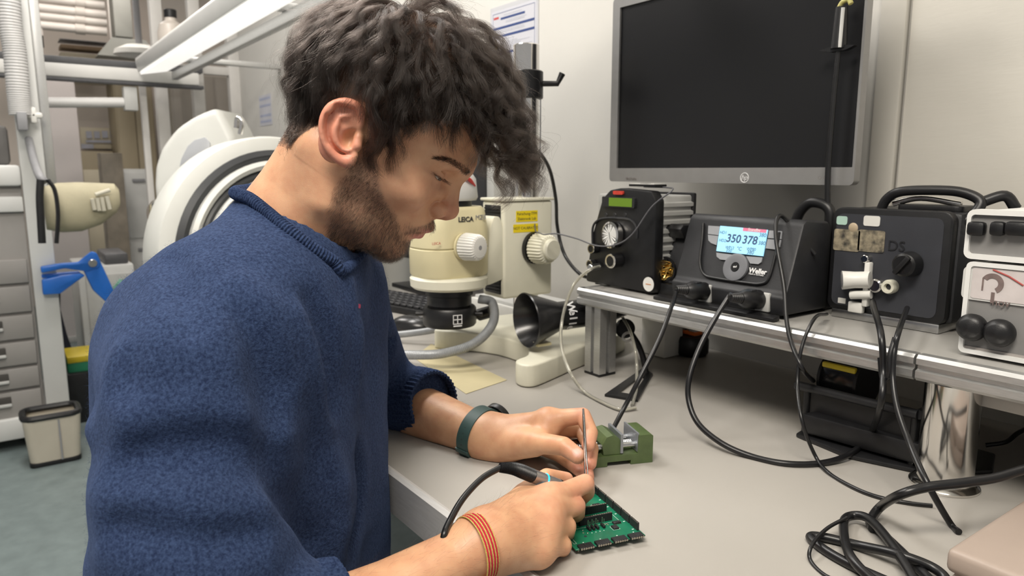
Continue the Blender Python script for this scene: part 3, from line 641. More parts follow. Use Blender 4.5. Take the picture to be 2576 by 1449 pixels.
# ------------------------------------------------------------------ things further back on the bench
kb = thing('keyboard', 'black computer keyboard behind the microscope', 'keyboard', (-1.80, 0.88, TZ), 0.25)
MB().bx(-0.22, 0.22, -0.075, 0.075, 0.0005, 0.018, 0.004).build('case', BLACK, kb)
kk = 0
for r_ in range(5):
    for c_ in range(17):
        x_ = -0.205 + c_ * 0.0252; y_ = -0.055 + r_ * 0.0265
        MB().bx(x_ - 0.0105, x_ + 0.0105, y_ - 0.011, y_ + 0.011, 0.018, 0.026, 0.002, 1).build('key', DBLACK, kb)
ms = thing('computer_mouse', 'black computer mouse beside the ring light hose', 'mouse', (-1.475, 0.775, TZ))
MB().ell((0, 0, 0.006), (0.058, 0.034, 0.030), rotz(0.6), 24, 14).build('shell', mat('gloss_mouse', (0.015, 0.015, 0.016), 0.25, var=0.1, scale=20), ms)
bpy.data.objects[ms.children[0].name].data.vertices.foreach_set('co', np.maximum(np.array([v.co[:] for v in ms.children[0].data.vertices]), np.array((-1, -1, 0.0005))).ravel())
MB().cyl((0.02, 0.008, 0.033), (0.02, 0.016, 0.033), 0.006, n=14).build('wheel', GREY, ms)
ls = thing('loudspeaker_panel', 'dark flat desk monitor standing behind the cream microscope', 'monitor', (-1.95, 1.10, TZ))
MB().bx(-2.20, -1.615, 1.075, 1.105, 0.83, 1.150, 0.004).build('panel', mat('matt_charcoal', (0.028, 0.028, 0.030), 0.5, var=0.1, scale=10), ls, world=True)
MB().bx(-1.615, -1.580, 1.08, 1.12, 0.80, 1.150, 0.003).build('side_edge', LGREY, ls, world=True)
MB().bx(-2.02, -1.90, 1.105, 1.13, 0.76, 0.95, 0.004).build('stand_neck', BLACK, ls, world=True)
MB().bx(-2.08, -1.84, 1.02, 1.18, TZ + 0.0005, TZ + 0.014, 0.003).build('stand_foot', BLACK, ls, world=True)
ls.name = 'desk_monitor'
lb_ = thing('document_tray', 'low white document tray behind the keyboard', 'tray', (-1.50, 1.05, TZ))
MB().bx(-0.06, 0.20, -0.06, 0.10, 0.0005, 0.045, 0.004).build('tray', WHITE, lb_)
MB().bx(-0.05, 0.19, -0.05, 0.09, 0.046, 0.052).build('sheets', PALE, lb_)
# yellowed sheet lying on the bench
ps = MB(); pq = [(1275, 957), (1172, 992), (1040, 900), (1085, 866)]
ps.prism([tuple(atz(*p)[:2]) for p in pq], (0, 0, TZ + 0.0004), X, Y, Z * 0.0006)
tag(ps.build('paper_sheet', mat('kraft_sheet', (0.50, 0.44, 0.27), 0.7, var=0.06, scale=14)), 'yellowed paper sheet lying on the bench under the microscope', 'paper')
ch = thing('white_box', 'small white box standing behind the slotted shelf post', 'box', (-0.975, 1.055, TZ))
MB().bx(-0.035, 0.030, 0.0, 0.055, 0.0005, 0.075, 0.004).build('body', WHITE, ch)
MB().bx(-0.037, 0.032, -0.002, 0.057, 0.075, 0.085, 0.003).build('lid', PALE, ch)
# ------------------------------------------------------------------ dispenser with a gauge
YD = 0.905
def fx(x, y, Yc=YD):
    p = aty(x, y, Yc); return p[0], p[2]
disp = thing('dispenser_unit', 'black fronted dispensing controller with a round gauge and green display', 'controller', (-0.93, 0.955, SZ))
m_gb = mat('ribbed_grey_case', (0.50, 0.50, 0.48), 0.42, 0.3, var=0.05, scale=30)
dx0, dx1 = -1.018, -0.845
MB().bx(dx0 + 0.010, dx1 - 0.004, YD + 0.022, 1.008, SZ + 0.008, 1.068, 0.004).build('case', m_gb, disp, world=True)
for k in range(9):
    z = SZ + 0.030 + k * 0.0150; MB().prism([(0, 0), (0.0045, 0.002), (0.0045, 0.008), (0, 0.010)], (dx1 - 0.0042, YD + 0.024, z), X, Z, Y * 0.078).build('rib', m_gb, disp, world=True)
MB().bx(dx0 + 0.006, dx1 + 0.001, 1.004, 1.013, SZ + 0.004, 1.072, 0.003).build('rear_frame', BLACK, disp, world=True)
fr = [(dx0 + 0.000, SZ + 0.006), (dx0 + 0.006, SZ + 0.004), (dx1 - 0.002, SZ + 0.004), (dx1 + 0.003, SZ + 0.010), (dx1 + 0.001, 1.060), (dx1 - 0.010, 1.076), (-0.93, 1.080), (dx0 + 0.062, 1.076), (dx0 + 0.042, 1.060), (dx0 + 0.016, 0.99)]
fp = MB().prism(fr, (0, YD + 0.003, 0), X, Z, Y * 0.022, 0.004, 2).build('front_panel', BLACK, disp, world=True)
def plate(name, x0, y0, x1, y1, m, par, d=0.001, Yc=YD, r=0.002):
    a, b = fx(x0, y0, Yc), fx(x1, y1, Yc); w, h = abs(b[0] - a[0]), abs(a[1] - b[1])
    return MB().prism(rrect(w, h, min(r, 0.45 * min(w, h)), 3, (a[0] + b[0]) / 2, (a[1] + b[1]) / 2), (0, Yc + 0.0035, 0), X, Z, -Y * (d + 0.0035), ).build(name, m, par, world=True)
plate('display_surround', 1516, 494, 1597, 524, DBLACK, disp, 0.0015)
plate('green_display', 1534, 497, 1591, 521, mat('green_lcd', (0.09, 0.16, 0.012), 0.3, emit=(0.12, 0.22, 0.015), estr=0.35), disp, 0.0022, r=0.0005)
plate('red_badge', 1543, 480, 1567, 490, mat('red_badge', (0.55, 0.05, 0.03), 0.5, var=0.2, scale=200), disp, 0.001)
for k, x in enumerate((1521, 1543, 1569)):
    c = fx(x, 541); MB().lathe([(0, 0.0008), (0.0036, 0.0008), (0.0042, 0)], (c[0], YD + 0.003, c[1]), -Y, 16).build('key_button', DBLACK, disp, world=True)
arch = [(1489, 622), (1489, 575), (1500, 556), (1520, 549), (1565, 549), (1588, 556), (1600, 578), (1600, 600)]
ap = [fx(*p) for p in arch]
MB().tube(spl([np.array((a, YD + 0.002, b)) for a, b in ap], 5), 0.0022, 8).build('gauge_surround', DBLACK, disp, world=True)
gc = fx(1545, 591); GC = np.array((gc[0], YD + 0.002, gc[1])); gax = nrm((-0.10, -1, 0.02))
ga = MB().lathe([(0, 0), (0.0235, 0), (0.0240, 0.004), (0.0240, 0.012), (0.0205, 0.0135), (0.0205, 0.0115), (0, 0.0115)], GC, gax, 40).build('gauge', CHROME, disp, world=True)
MB().lathe([(0, 0), (0.0203, 0)], GC + gax * 0.0123, gax, 36).build('gauge_face', mat('gauge_white', (0.70, 0.70, 0.68), 0.4, var=0.03, scale=80), ga, world=True)
gx, gz = X, Z
tk = MB()
for k in range(19):
    a = math.radians(225 - k * 15); d = gx * math.cos(a) + gz * math.sin(a); R_ = np.stack([d, gax, np.cross(d, gax)], 1); tk.box(GC + gax * 0.0125 + d * 0.0165, (0.004 if k % 3 == 0 else 0.0025, 0.0002, 0.0006), R_)
tk.build('gauge_ticks', INK, ga, world=True)['kind'] = 'stuff'
d = nrm(X * 0.25 - Z); MB().box(GC + gax * 0.0128 + d * 0.005, (0.020, 0.0003, 0.0012), np.stack([d, gax, np.cross(d, gax)], 1)).build('needle', INK, ga, world=True)
for x, y, r, L in ((1498, 625, 0.0090, 0.012), (1555, 655, 0.0130, 0.020), (1492, 664, 0.0085, 0.010)):
    c = fx(x, y); o = MB().cyl((c[0], YD + 0.003, c[1]), (c[0], YD - L, c[1]), r, n=28, bev=0.001).build('control_knob', BLACK, disp, world=True)
    MB().lathe([(r * 0.72, L + 0.0002), (r * 0.95, L + 0.0002), (r, L - 0.001)], (c[0], YD, c[1]), -Y, 28).build('chrome_ring', CHROME, o, world=True)
c = fx(1508, 670); MB().cyl((c[0], YD, c[1]), (c[0] + 0.004, YD - 0.028, c[1]), 0.0062, n=18, bev=0.001).build('hose_fitting', STEEL, disp, world=True)
c = fx(1632, 715); st_ = MB().lathe([(0, 0.0006), (0.0125, 0.0006), (0.0125, 0)], (c[0], YD - 0.0005, c[1]), -Y, 28).build('round_sticker', WHITE, disp, world=True)
MB().box((c[0], YD - 0.0014, c[1]), (0.012, 0.0003, 0.0012)).build('printed_needle', mat('orange_ink', (0.6, 0.2, 0.03), 0.6, var=0.05, scale=20), st_, world=True)
for x in (dx0 + 0.02, dx1 - 0.02):
    for y in (YD + 0.02, 0.995): MB().cyl((x, y, SZ + 0.0002), (x, y, SZ + 0.009), 0.008, n=14).build('foot', RUBBER, disp, world=True)
nb = thing('name_badge', 'small white badge with a dark symbol on top of the dispensing controller', 'badge', (-0.885, 0.93, 1.083))
MB().box((0, 0, 0.0022), (0.062, 0.030, 0.004), None, 0.001).build('holder', BLACK, nb)
MB().box((0, -0.001, 0.0048), (0.058, 0.026, 0.001)).build('card', WHITE, nb)
MB().box((-0.004, -0.001, 0.0056), (0.016, 0.010, 0.0005)).build('dark_symbol', INK, nb)

# ------------------------------------------------------------------ soldering station
sx0, sx1 = -0.800, -0.590
wel = thing('soldering_station', 'black soldering station with a lit blue display showing 350 and 378', 'soldering station', ((sx0 + sx1) / 2, 0.98, SZ))
yb0, yt0, zt = 0.905, 0.948, 1.040
# tilted front frame
ftn = nrm((0, -(zt - 0.938), -(yb0 - yt0) * -1)); 
FU = nrm((0, 0.944 - 0.912, 1.034 - 0.936)); FN = np.cross(X, FU)            # up the face, out of the face
def onface(x, y, lift=0.0):
    o = np.array((0, 0.912, 0.936)) + FN * 0.0012; d = ray(x, y); t = ((o - CAM) @ FN) / (d @ FN); return CAM + d * t + FN * lift
prof = [(yb0 + 0.002, SZ + 0.006), (0.903, 0.930), (0.912, 0.936), (yt0 - 0.004, zt - 0.006), (yt0 + 0.004, zt), (1.008, zt - 0.004), (1.018, zt - 0.016), (1.018, SZ + 0.006)]
MB().prism(prof, (sx0, 0, 0), Y, Z, X * (sx1 - sx0), 0.004, 2).build('housing', DBLACK, wel, world=True)
def facepoly(name, px, m, lift, par=wel, th=0.002):
    P = [onface(x, y) for x, y in px]; c = np.mean(P, 0)
    return MB().prism([((p - c) @ X, (p - c) @ FU) for p in P], c + FN * (lift - th), X, FU, FN * th, 0.0).build(name, m, par, world=True)
m_pan = mat('station_panel', (0.045, 0.046, 0.050), 0.5, var=0.08, scale=40)
rim = [onface(*p, 0.001) for p in ((1770, 562), (1768, 600), (1762, 660), (1772, 690), (1800, 700), (1880, 712), (1915, 714), (1935, 700), (1952, 640), (1962, 585))]
MB().tube(spl(rim, 5), 0.0022, 8).build('panel_rim', BLACK, wel, world=True)
m_key = mat('soft_key_grey', (0.30, 0.31, 0.33), 0.45, var=0.04, scale=40)
facepoly('soft_key', [(1783, 568), (1812, 570), (1808, 592), (1782, 589)], m_key, 0.0012)
facepoly('soft_key', [(1782, 591), (1808, 594), (1803, 617), (1790, 612), (1783, 605)], m_key, 0.0012)
facepoly('soft_key', [(1936, 580), (1968, 582), (1966, 602), (1933, 599)], m_key, 0.0012)
facepoly('soft_key', [(1932, 602), (1966, 604), (1962, 622), (1950, 628), (1927, 625)], m_key, 0.0012)
facepoly('soft_key', [(1803, 636), (1844, 641), (1828, 655), (1812, 653), (1804, 646)], m_key, 0.0012)
facepoly('soft_key', [(1878, 645), (1919, 648), (1916, 660), (1908, 665), (1888, 663)], m_key, 0.0012)
scr = facepoly('display', [(1814, 569), (1933, 579), (1921, 645), (1804, 632)], mat('blue_lcd', (0.25, 0.5, 0.65), 0.25, emit=(0.33, 0.68, 0.92), estr=0.75), 0.0022)
m_dig = mat('lcd_digit', (0.05, 0.10, 0.20), 0.5, var=0.03, scale=20)
def ftext(s, px, py, size, m=m_dig, bold=0.0, lift=0.0024, par=scr, sx=1.0): text('digits', s, size, onface(px, py, lift), X, FU, m, par, world=True, depth=0.0001, bold=bold)
ftext('350', 1848, 602, 0.0180, bold=0.0004); ftext('378', 1889, 606, 0.0180, bold=0.0004)
ftext('380', 1921, 593, 0.0085); ftext('380', 1919, 613, 0.0085); ftext('HD1', 1822, 586, 0.007); ftext('HD2', 1820, 606, 0.007)
ftext('WP12', 1838, 624, 0.0065); ftext('350', 1836, 631, 0.0075); ftext('\u00b0C', 1862, 627, 0.0085); ftext('WP80', 1892, 628, 0.0065); ftext('380', 1890, 636, 0.0085)
sb = facepoly('status_bar', [(1872, 574), (1931, 579), (1929, 587), (1871, 582)], mat('lcd_red', (0.5, 0.12, 0.2), 0.4, emit=(0.55, 0.2, 0.28), estr=0.5), 0.0026, scr, 0.0006)
ftext('Standby', 1900, 580, 0.0070, WINK, lift=0.0028, par=sb)
dc = onface(1852, 673); wh = MB().lathe([(0, 0.002), (0.0075, 0.002), (0.0078, 0.0035), (0.018, 0.0045), (0.0215, 0.0035), (0.022, 0)], dc, FN, 40).build('control_wheel', mat('wheel_grey', (0.17, 0.175, 0.19), 0.4, var=0.05, scale=50), wel, world=True)
MB().lathe([(0, 0.0042), (0.0066, 0.0042), (0.0072, 0.0025)], dc, FN, 28).build('enter_button', BLACK, wh, world=True)
ar = [(-0.0028, 0.0), (-0.0005, 0.0018), (-0.0005, 0.0006), (0.0022, 0.0006), (0.0022, 0.0022), (0.0034, 0.0022), (0.0034, -0.0006), (-0.0005, -0.0006), (-0.0005, -0.0018)]
MB().prism(ar, dc + FN * 0.0043, X, FU, FN * 0.0002).build('enter_mark', WINK, wh, world=True)
text('maker_lettering', 'Weller', 0.0108, onface(1907, 683, 0.0006), X, FU, WINK, wel, world=True, bold=0.0003)
text('small_lettering', 'Made in Germany', 0.0036, onface(1903, 691, 0.0006), X, FU, WINK, wel, world=True)
# sockets with plugs in the foot of the front
YP = 0.902
for x, y in ((1742, 731), (1882, 752)):
    c = aty(x, y, YP); pr = c + np.array((-0.004, 0, 0))
    MB().bx(c[0] + 0.012, c[0] + 0.036, YP - 0.001, YP + 0.006, c[2] - 0.015, c[2] + 0.013, 0.002).build('socket_plate', LGREY, wel, world=True)
MB().prism([(-0.005, SZ + 0.001), (0.010, SZ + 0.001), (0.010, SZ + 0.009), (-0.005, SZ + 0.006)], (sx0 - 0.02, 0.888, 0), Y, Z, X * (sx1 - sx0 + 0.02), 0.001).build('front_lip', BLACK, wel, world=True)
plugs = []
for x, y, nm in ((1748, 731, 'cable plug with a white tag in the station, nearer the brass wool rest'), (1885, 752, 'cable plug in the right socket of the soldering station')):
    c = aty(x, y, 0.885); ax = nrm(aty(x - 30, y - 2, 0.862) - c)
    pg = thing('cable_plug', 'ribbed black ' + nm, 'plug', c)
    MB().lathe([(0, -0.022), (0.0130, -0.022), (0.0145, -0.018), (0.0142, 0.006), (0.0115, 0.014), (0.0085, 0.018), (0, 0.018)], c, ax, 24).build('body', BLACK, pg, world=True)
    bt = [c + ax * (0.018 + 0.0016 * k) for k in range(13)]; MB().tube(bt, [0.0078 - 0.00022 * k + (0.0010 if k % 2 else 0) for k in range(13)], 16).build('strain_relief', RUBBER, pg, world=True)
    MB().box(c - ax * 0.004 + Z * 0.0135 - Y * 0.003, (0.014, 0.012, 0.003), None, 0.001).build('release_tab', DBLACK, pg, world=True)
    plugs.append(c + ax * 0.037)
# rest with brass wool left of the station
rs = thing('tip_cleaner', 'black iron rest holding golden brass wool left of the soldering station', 'iron rest', (-0.845, 0.985, SZ))
MB().bx(-0.885, -0.808, 0.925, 1.045, SZ + 0.0004, SZ + 0.022, 0.005).build('foot', BLACK, rs, world=True)
cup = MB().prism([(0.930, SZ + 0.022), (0.955, 0.975), (0.965, 1.000), (1.035, 1.010), (1.040, SZ + 0.022)], (-0.872, 0, 0), Y, Z, X * 0.060, 0.004).build('holder', DBLACK, rs, world=True)
MB().prism([(0.952, 0.995), (0.940, 1.012), (0.948, 1.020), (0.985, 1.018), (1.0, 1.0)], (-0.866, 0, 0), Y, Z, X * 0.050, 0.002).build('flap', BLACK, rs, world=True)
random.seed(5); ww = []
o0 = np.array((-0.842, 0.934, 0.940))
for k in range(90): ww.append(o0 + np.array((random.uniform(-0.020, 0.020), random.uniform(-0.012, 0.010), random.uniform(-0.016, 0.016))))
MB().tube(spl(ww, 4), 0.0011, 6).build('brass_wool', BRASS, rs, world=True)
cr = MB().lathe([(0.021, 0), (0.024, 0.001), (0.024, 0.006), (0.021, 0.006)], o0 + Y * 0.004, -Y, 28, closed=True).build('wool_rim', BLACK, rs, world=True)

# ------------------------------------------------------------------ black power unit with a carrying handle
YK = 0.998
pu = thing('power_unit', 'square black desoldering unit with white fittings and an arched carrying handle', 'power unit', (-0.50, 1.06, SZ))
ka, kb_, kc_, kd_ = fx(2078, 786, YK), fx(2372, 838, YK), fx(2372, 532, YK), fx(2085, 522, YK)
kx0, kx1, kz0, kz1 = ka[0], kb_[0], SZ + 0.010, kc_[1]
MB().bx(kx0 + 0.004, kx1 + 0.004, YK + 0.014, 1.150, kz0 + 0.002, kz1 - 0.002, 0.006).build('case', DBLACK, pu, world=True)
MB().prism(rrect(kx1 - kx0, kz1 - kz0, 0.014, 5, (kx0 + kx1) / 2, (kz0 + kz1) / 2), (0, YK, 0), X, Z, Y * 0.016, 0.003).build('front_frame', BLACK, pu, world=True)
MB().prism(rrect(kx1 - kx0 - 0.018, kz1 - kz0 - 0.018, 0.010, 5, (kx0 + kx1) / 2 - 0.002, (kz0 + kz1) / 2), (0, YK - 0.0008, 0), X, Z, Y * 0.002).build('front_plate', mat('slate_plate', (0.040, 0.042, 0.050), 0.45, var=0.08, scale=30), pu, world=True)
MB().bx(kx0 + 0.010, kx1 - 0.004, YK - 0.004, 1.14, SZ + 0.0003, kz0 + 0.003, 0.002).build('base_tray', STEEL, pu, world=True)
def kpt(x, y, d=0.0): p = aty(x, y, YK - d); return p
# camouflage patterned stickers and light patches
m_camo = mat('mottled_sticker', (0.42, 0.36, 0.25), 0.6, col2=(0.02, 0.02, 0.02), scale=95)
def kplate(name, x0, y0, x1, y1, m, par=None, r=0.003):
    a, b = kpt(x0, y0), kpt(x1, y1); return MB().prism(rrect(abs(b[0] - a[0]), abs(a[2] - b[2]), r, 3, (a[0] + b[0]) / 2, (a[2] + b[2]) / 2), (0, YK - 0.0006, 0), X, Z, -Y * 0.0012).build(name, m, par or pu, world=True)
kplate('mottled_sticker', 2101, 575, 2162, 634, m_camo); kplate('mottled_sticker', 2162, 577, 2224, 637, m_camo)
kplate('pale_label', 2107, 543, 2132, 566, mat('mint_label', (0.42, 0.60, 0.52), 0.5, var=0.05, scale=40)); kplate('white_label', 2175, 542, 2214, 570, WHITE); kplate('small_square_mark', 2110, 748, 2128, 764, WHITE, r=0.0005)
p = kpt(2147, 573); MB().ell(p, (0.0075, 0.003, 0.0075), None, 18, 10).build('tan_button', mat('tan_plastic', (0.45, 0.36, 0.25), 0.5, var=0.1, scale=60), pu, world=True)
text('raised_lettering', 'DS', 0.020, kpt(2255, 620, 0.0012), X, Z, DBLACK, pu, world=True, depth=0.0004)
# white valve
v0 = kpt(2120, 706, 0.012)
vb = MB().tube([kpt(2190, 704, 0.010), kpt(2150, 704, 0.014), kpt(2118, 705, 0.024)], [0.0118, 0.0118, 0.0135], 24).build('white_valve', WHITE, pu, world=True)
vn = nrm(kpt(2118, 705, 0.024) - kpt(2150, 704, 0.014))
MB().lathe([(0, 0.0006), (0.0095, 0.0006), (0.0105, 0.0)], kpt(2118, 705, 0.024) + vn * 0.0002, vn, 28).build('valve_face', GREY, vb, world=True)
MB().bx(kpt(2187, 705)[0] - 0.003, kpt(2187, 705)[0] + 0.005, YK - 0.012, YK - 0.001, kpt(2187, 770)[2], kpt(2187, 658)[2], 0.002).build('valve_bracket', WHITE, vb, world=True)
MB().tube([kpt(2192, 741, 0.010), kpt(2140, 742, 0.014)], 0.0060, 18).build('valve_pipe', WHITE, vb, world=True)
MB().bx(kpt(2141, 772)[0], kpt(2178, 772)[0], YK - 0.010, YK - 0.001, kpt(2160, 785)[2], kpt(2160, 758)[2], 0.002).build('valve_block', WHITE, vb, world=True)
p = kpt(2185, 650); MB().cyl(p, p - Y * 0.012, 0.0055, n=18, bev=0.001).build('chrome_stud', CHROME, pu, world=True)
p = kpt(2212, 717); MB().cyl(p, p - Y * 0.014, 0.0095, n=24, bev=0.002).build('chrome_dial', CHROME, pu, world=True)
p = kpt(2245, 720); w2 = MB().lathe([(0.0045, 0), (0.0095, 0), (0.0100, 0.010), (0.0085, 0.014), (0.0050, 0.014), (0.0042, 0.010)], p, -Y, 26, closed=True).build('white_ring_fitting', CREAM, pu, world=True)
MB().cyl(p, p - Y * 0.009, 0.0042, n=14).build('fitting_core', INK, w2, world=True)
p = kpt(2292, 664); kb2 = MB().cyl(p, p - Y * 0.024, 0.0175, 0.0155, n=32, bev=0.003).build('large_knob', BLACK, pu, world=True)
MB().box(p - Y * 0.026, (0.007, 0.006, 0.030), np.array([[0.8, 0, 0.6], [0, 1, 0], [-0.6, 0, 0.8]]), 0.002).build('knob_grip', RUBBER, kb2, world=True)
# handle on top
hz = kz1 - 0.004
hp_ = [(kx0 + 0.052, 1.03, hz - 0.002), (kx0 + 0.060, 1.03, hz + 0.016), (kx0 + 0.078, 1.03, hz + 0.027), (kx0 + 0.115, 1.035, hz + 0.030), (kx1 - 0.012, 1.04, hz + 0.028), (kx1 + 0.012, 1.04, hz + 0.016), (kx1 + 0.006, 1.03, hz - 0.004), (kx1 - 0.006, 1.02, hz - 0.012)]
MB().tube(spl([np.array(p) for p in hp_], 8), 0.0068, 14).build('carrying_handle', BLACK, pu, world=True)
MB().tube(spl([np.array(p) for p in ((kx1 + 0.012, 1.045, hz + 0.016), (kx1 + 0.032, 1.06, hz + 0.024), (kx1 + 0.042, 1.07, hz + 0.008))], 6), 0.0070, 12).build('handle_grip', RUBBER, pu, world=True)
MB().prism(rrect(0.085, 0.05, 0.010, 4, kx0 + 0.118, 1.05), (0, 0, hz), X, Y, Z * 0.010, 0.003).build('top_plate', BLACK, pu, world=True)
MB().tube(spl([np.array((kx0 + 0.065, 1.04, hz + 0.010)), np.array((kx0 + 0.10, 1.045, hz + 0.019)), np.array((kx0 + 0.15, 1.05, hz + 0.012))], 6), 0.0045, 10).build('chrome_catch', CHROME, pu, world=True)

# ------------------------------------------------------------------ tool holder with a tall thin wand
th_ = thing('wand_holder', 'black tool holder with a tall thin wand rising before the monitor', 'tool holder', (-0.63, 1.03, SZ))
wb_, wt_ = aty(2082, 560, 1.03), aty(2116, 22, 1.03)
MB().bx(-0.665, -0.598, 1.022, 1.09, SZ + 0.0003, SZ + 0.016, 0.004).build('foot', BLACK, th_, world=True)
MB().tube(spl([np.array((-0.655, 1.04, SZ + 0.012)), aty(2000, 640, 1.03), aty(2003, 555, 1.03), aty(2035, 512, 1.03), aty(2080, 520, 1.03), aty(2090, 560, 1.03), aty(2078, 640, 1.03), np.array((-0.606, 1.04, SZ + 0.012))], 8), 0.0080, 12).build('hoop', BLACK, th_, world=True)
cbx = aty(2032, 600, 1.03)
MB().tube([cbx + Z * (0.024 - 0.0028 * k) for k in range(17)], [0.0165 + (0.0012 if k % 2 else 0) for k in range(17)], 20).build('coil_socket', RUBBER, th_, world=True)
MB().bx(cbx[0] - 0.004, cbx[0] + 0.030, 1.022, 1.04, cbx[2] - 0.012, cbx[2] + 0.010, 0.003).build('clamp', BLACK, th_, world=True)
MB().lathe([(0, 0), (0.022, 0), (0.024, 0.01), (0.022, 0.050), (0.014, 0.062), (0, 0.062)], (-0.640, 1.050, SZ + 0.012), Z, 28).build('lower_drum', DBLACK, th_, world=True)
wand = [wb_ - Z * 0.03, wb_, aty(2083, 430, 1.03), aty(2096, 260, 1.03), aty(2110, 120, 1.03)]
MB().tube(spl(wand, 8), list(np.linspace(0.0050, 0.0036, 33)), 12).build('wand', BLACK, th_, world=True)
wd_ = nrm(aty(2118, 60, 1.03) - aty(2108, 120, 1.03)); g0 = aty(2110, 122, 1.03)
MB().tube([g0, g0 + Z * 0.058], [0.0115, 0.0085], 16).build('wand_grip', RUBBER, th_, world=True)
MB().prism([(-0.030, 0.0), (-0.012, -0.004), (0.012, -0.004), (0.026, 0.001), (0.010, 0.004), (-0.010, 0.004)], g0 - Y * 0.004, X, Z, Y * 0.010).build('guard', BLACK, th_, world=True)
MB().tube([g0 + X * 0.006 - Y * 0.008, g0 + X * 0.007 - Y * 0.008 + Z * 0.055], 0.0026, 10).build('pale_tube', PALE, th_, world=True)
MB().tube(spl([g0 + Z * 0.052 - X * 0.006, g0 + Z * 0.064, g0 + Z * 0.066 + X * 0.010, g0 + Z * 0.060 + X * 0.014], 5), 0.0036, 10).build('yellow_tip', mat('yellow_tip', (0.55, 0.50, 0.18), 0.5, var=0.2, scale=200), th_, world=True)

# ------------------------------------------------------------------ two white instruments at the right end
YI = 0.905
def ip_(x, y): return aty(x, y, YI)
ix0, ix1 = ip_(2412, 880)[0], 0.02
z0, z1 = SZ + 0.004, ip_(2420, 655)[2]
lo_ = thing('bench_instrument', 'grey and white bench instrument with two black knobs at the shelf end', 'instrument', ((ix0 + ix1) / 2, 1.0, SZ))
MB().bx(ix0 + 0.004, ix1, YI + 0.008, 1.13, z0, z1 - 0.002, 0.003).build('case', LGREY, lo_, world=True)
po = rrect(ix1 - ix0, z1 - z0, 0.006, 4, (ix0 + ix1) / 2, (z0 + z1) / 2); pi_ = rrect(ix1 - ix0 - 0.010, z1 - z0 - 0.010, 0.003, 4, (ix0 + ix1) / 2, (z0 + z1) / 2)
MB().frame(po, pi_, (0, YI - 0.003, 0), X, Z, Y * 0.014).build('front_frame', mat('bright_white', (0.80, 0.80, 0.78), 0.35, var=0.02, scale=20), lo_, world=True)
MB().bx(ix0 + 0.005, ix1 - 0.005, YI + 0.001, YI + 0.008, z0 + 0.005, z1 - 0.005).build('front_plate', mat('mid_grey_panel', (0.24, 0.235, 0.23), 0.5, var=0.04, scale=30), lo_, world=True)
def iplate(name, x0, y0, x1, y1, m, par, r=0.003, lift=0.0015, xr=None):
    a, b = ip_(x0, y0), ip_(x1, y1); bxr = b[0] if xr is None else xr
    return MB().prism(rrect(bxr - a[0], abs(a[2] - b[2]), r, 4, (a[0] + bxr) / 2, (a[2] + b[2]) / 2), (0, YI + 0.001, 0), X, Z, -Y * lift).build(name, m, par, world=True)
mw = iplate('meter_window', 2426, 668, 2572, 770, PALE, lo_, 0.006, 0.002, xr=ip_(2426, 668)[0] + 0.105)
iplate('meter_card', 2450, 672, 2572, 765, mat('meter_card', (0.62, 0.57, 0.56), 0.5, var=0.06, scale=60), mw, 0.003, 0.0026, xr=ip_(2450, 672)[0] + 0.085)
m_mk = mat('meter_mark', (0.20, 0.15, 0.14), 0.5, var=0.2, scale=80)
for a0, a1 in ((0, 200),):
    MB().lathe([(0.006, 0.0), (0.0115, 0.0), (0.0115, 0.0004), (0.006, 0.0004)], ip_(2498, 713) - Y * 0.0018, -Y, 20, arc=(math.radians(-60), math.radians(150)), closed=True).build('dial_arc', m_mk, mw, world=True)
MB().bx(ip_(2494, 748)[0], ip_(2503, 748)[0], YI - 0.0022, YI - 0.0015, ip_(2498, 762)[2], ip_(2498, 735)[2]).build('dial_mark', m_mk, mw, world=True)
MB().bx(ip_(2472, 714)[0], ip_(2476, 714)[0], YI - 0.0022, YI - 0.0015, ip_(2474, 730)[2], ip_(2474, 698)[2]).build('dial_mark', m_mk, mw, world=True)
text('faint_script', 'nov', 0.012, ip_(2520, 762) - Y * 0.0018, X, Z, m_mk, mw, world=True)
MB().tube([ip_(2500, 678) - Y * 0.002, ip_(2540, 695) - Y * 0.002, ip_(2576, 718) - Y * 0.002], 0.0009, 8).build('red_line', mat('red_line', (0.4, 0.06, 0.05), 0.5, var=0.1, scale=30), mw, world=True)
for x, y in ((2450, 822), (2519, 836)):
    p = ip_(x, y); o = MB().lathe([(0, 0.017), (0.010, 0.016), (0.0145, 0.012), (0.0160, 0.006), (0.0150, 0.0), (0, 0)], p, -Y, 30).build('round_knob', BLACK, lo_, world=True)
MB().cyl(ip_(2484, 830), ip_(2484, 830) - Y * 0.006, 0.004, n=14).build('toggle', STEEL, lo_, world=True)
iplate('bottom_strip', 2424, 868, 2574, 905, mat('taupe_strip', (0.40, 0.37, 0.35), 0.5, var=0.05, scale=30), lo_, 0.001, 0.0012, xr=ix1 - 0.012)
for x in (ix0 + 0.02, ix1 - 0.03):
    for y in (YI + 0.02, 1.11): MB().cyl((x, y, SZ + 0.0002), (x, y, z0 + 0.001), 0.008, n=14).build('foot', RUBBER, lo_, world=True)
up = thing('small_instrument', 'low white instrument with dark switches stacked on the bench instrument', 'instrument', ((ix0 + ix1) / 2, 1.0, z1))
u0, u1 = z1 + 0.005, ip_(2440, 530)[2]; ux0 = ip_(2430, 600)[0]
MB().bx(ux0 + 0.004, ix1, YI + 0.010, 1.13, u0, u1, 0.005).build('case', MATS['bright_white'], up, world=True)
MB().frame(rrect(ix1 - ux0, u1 - u0 + 0.004, 0.008, 4, (ux0 + ix1) / 2, (u0 + u1) / 2), rrect(ix1 - ux0 - 0.009, u1 - u0 - 0.008, 0.004, 4, (ux0 + ix1) / 2, (u0 + u1) / 2), (0, YI - 0.003, 0), X, Z, Y * 0.016).build('front_frame', MATS['bright_white'], up, world=True)
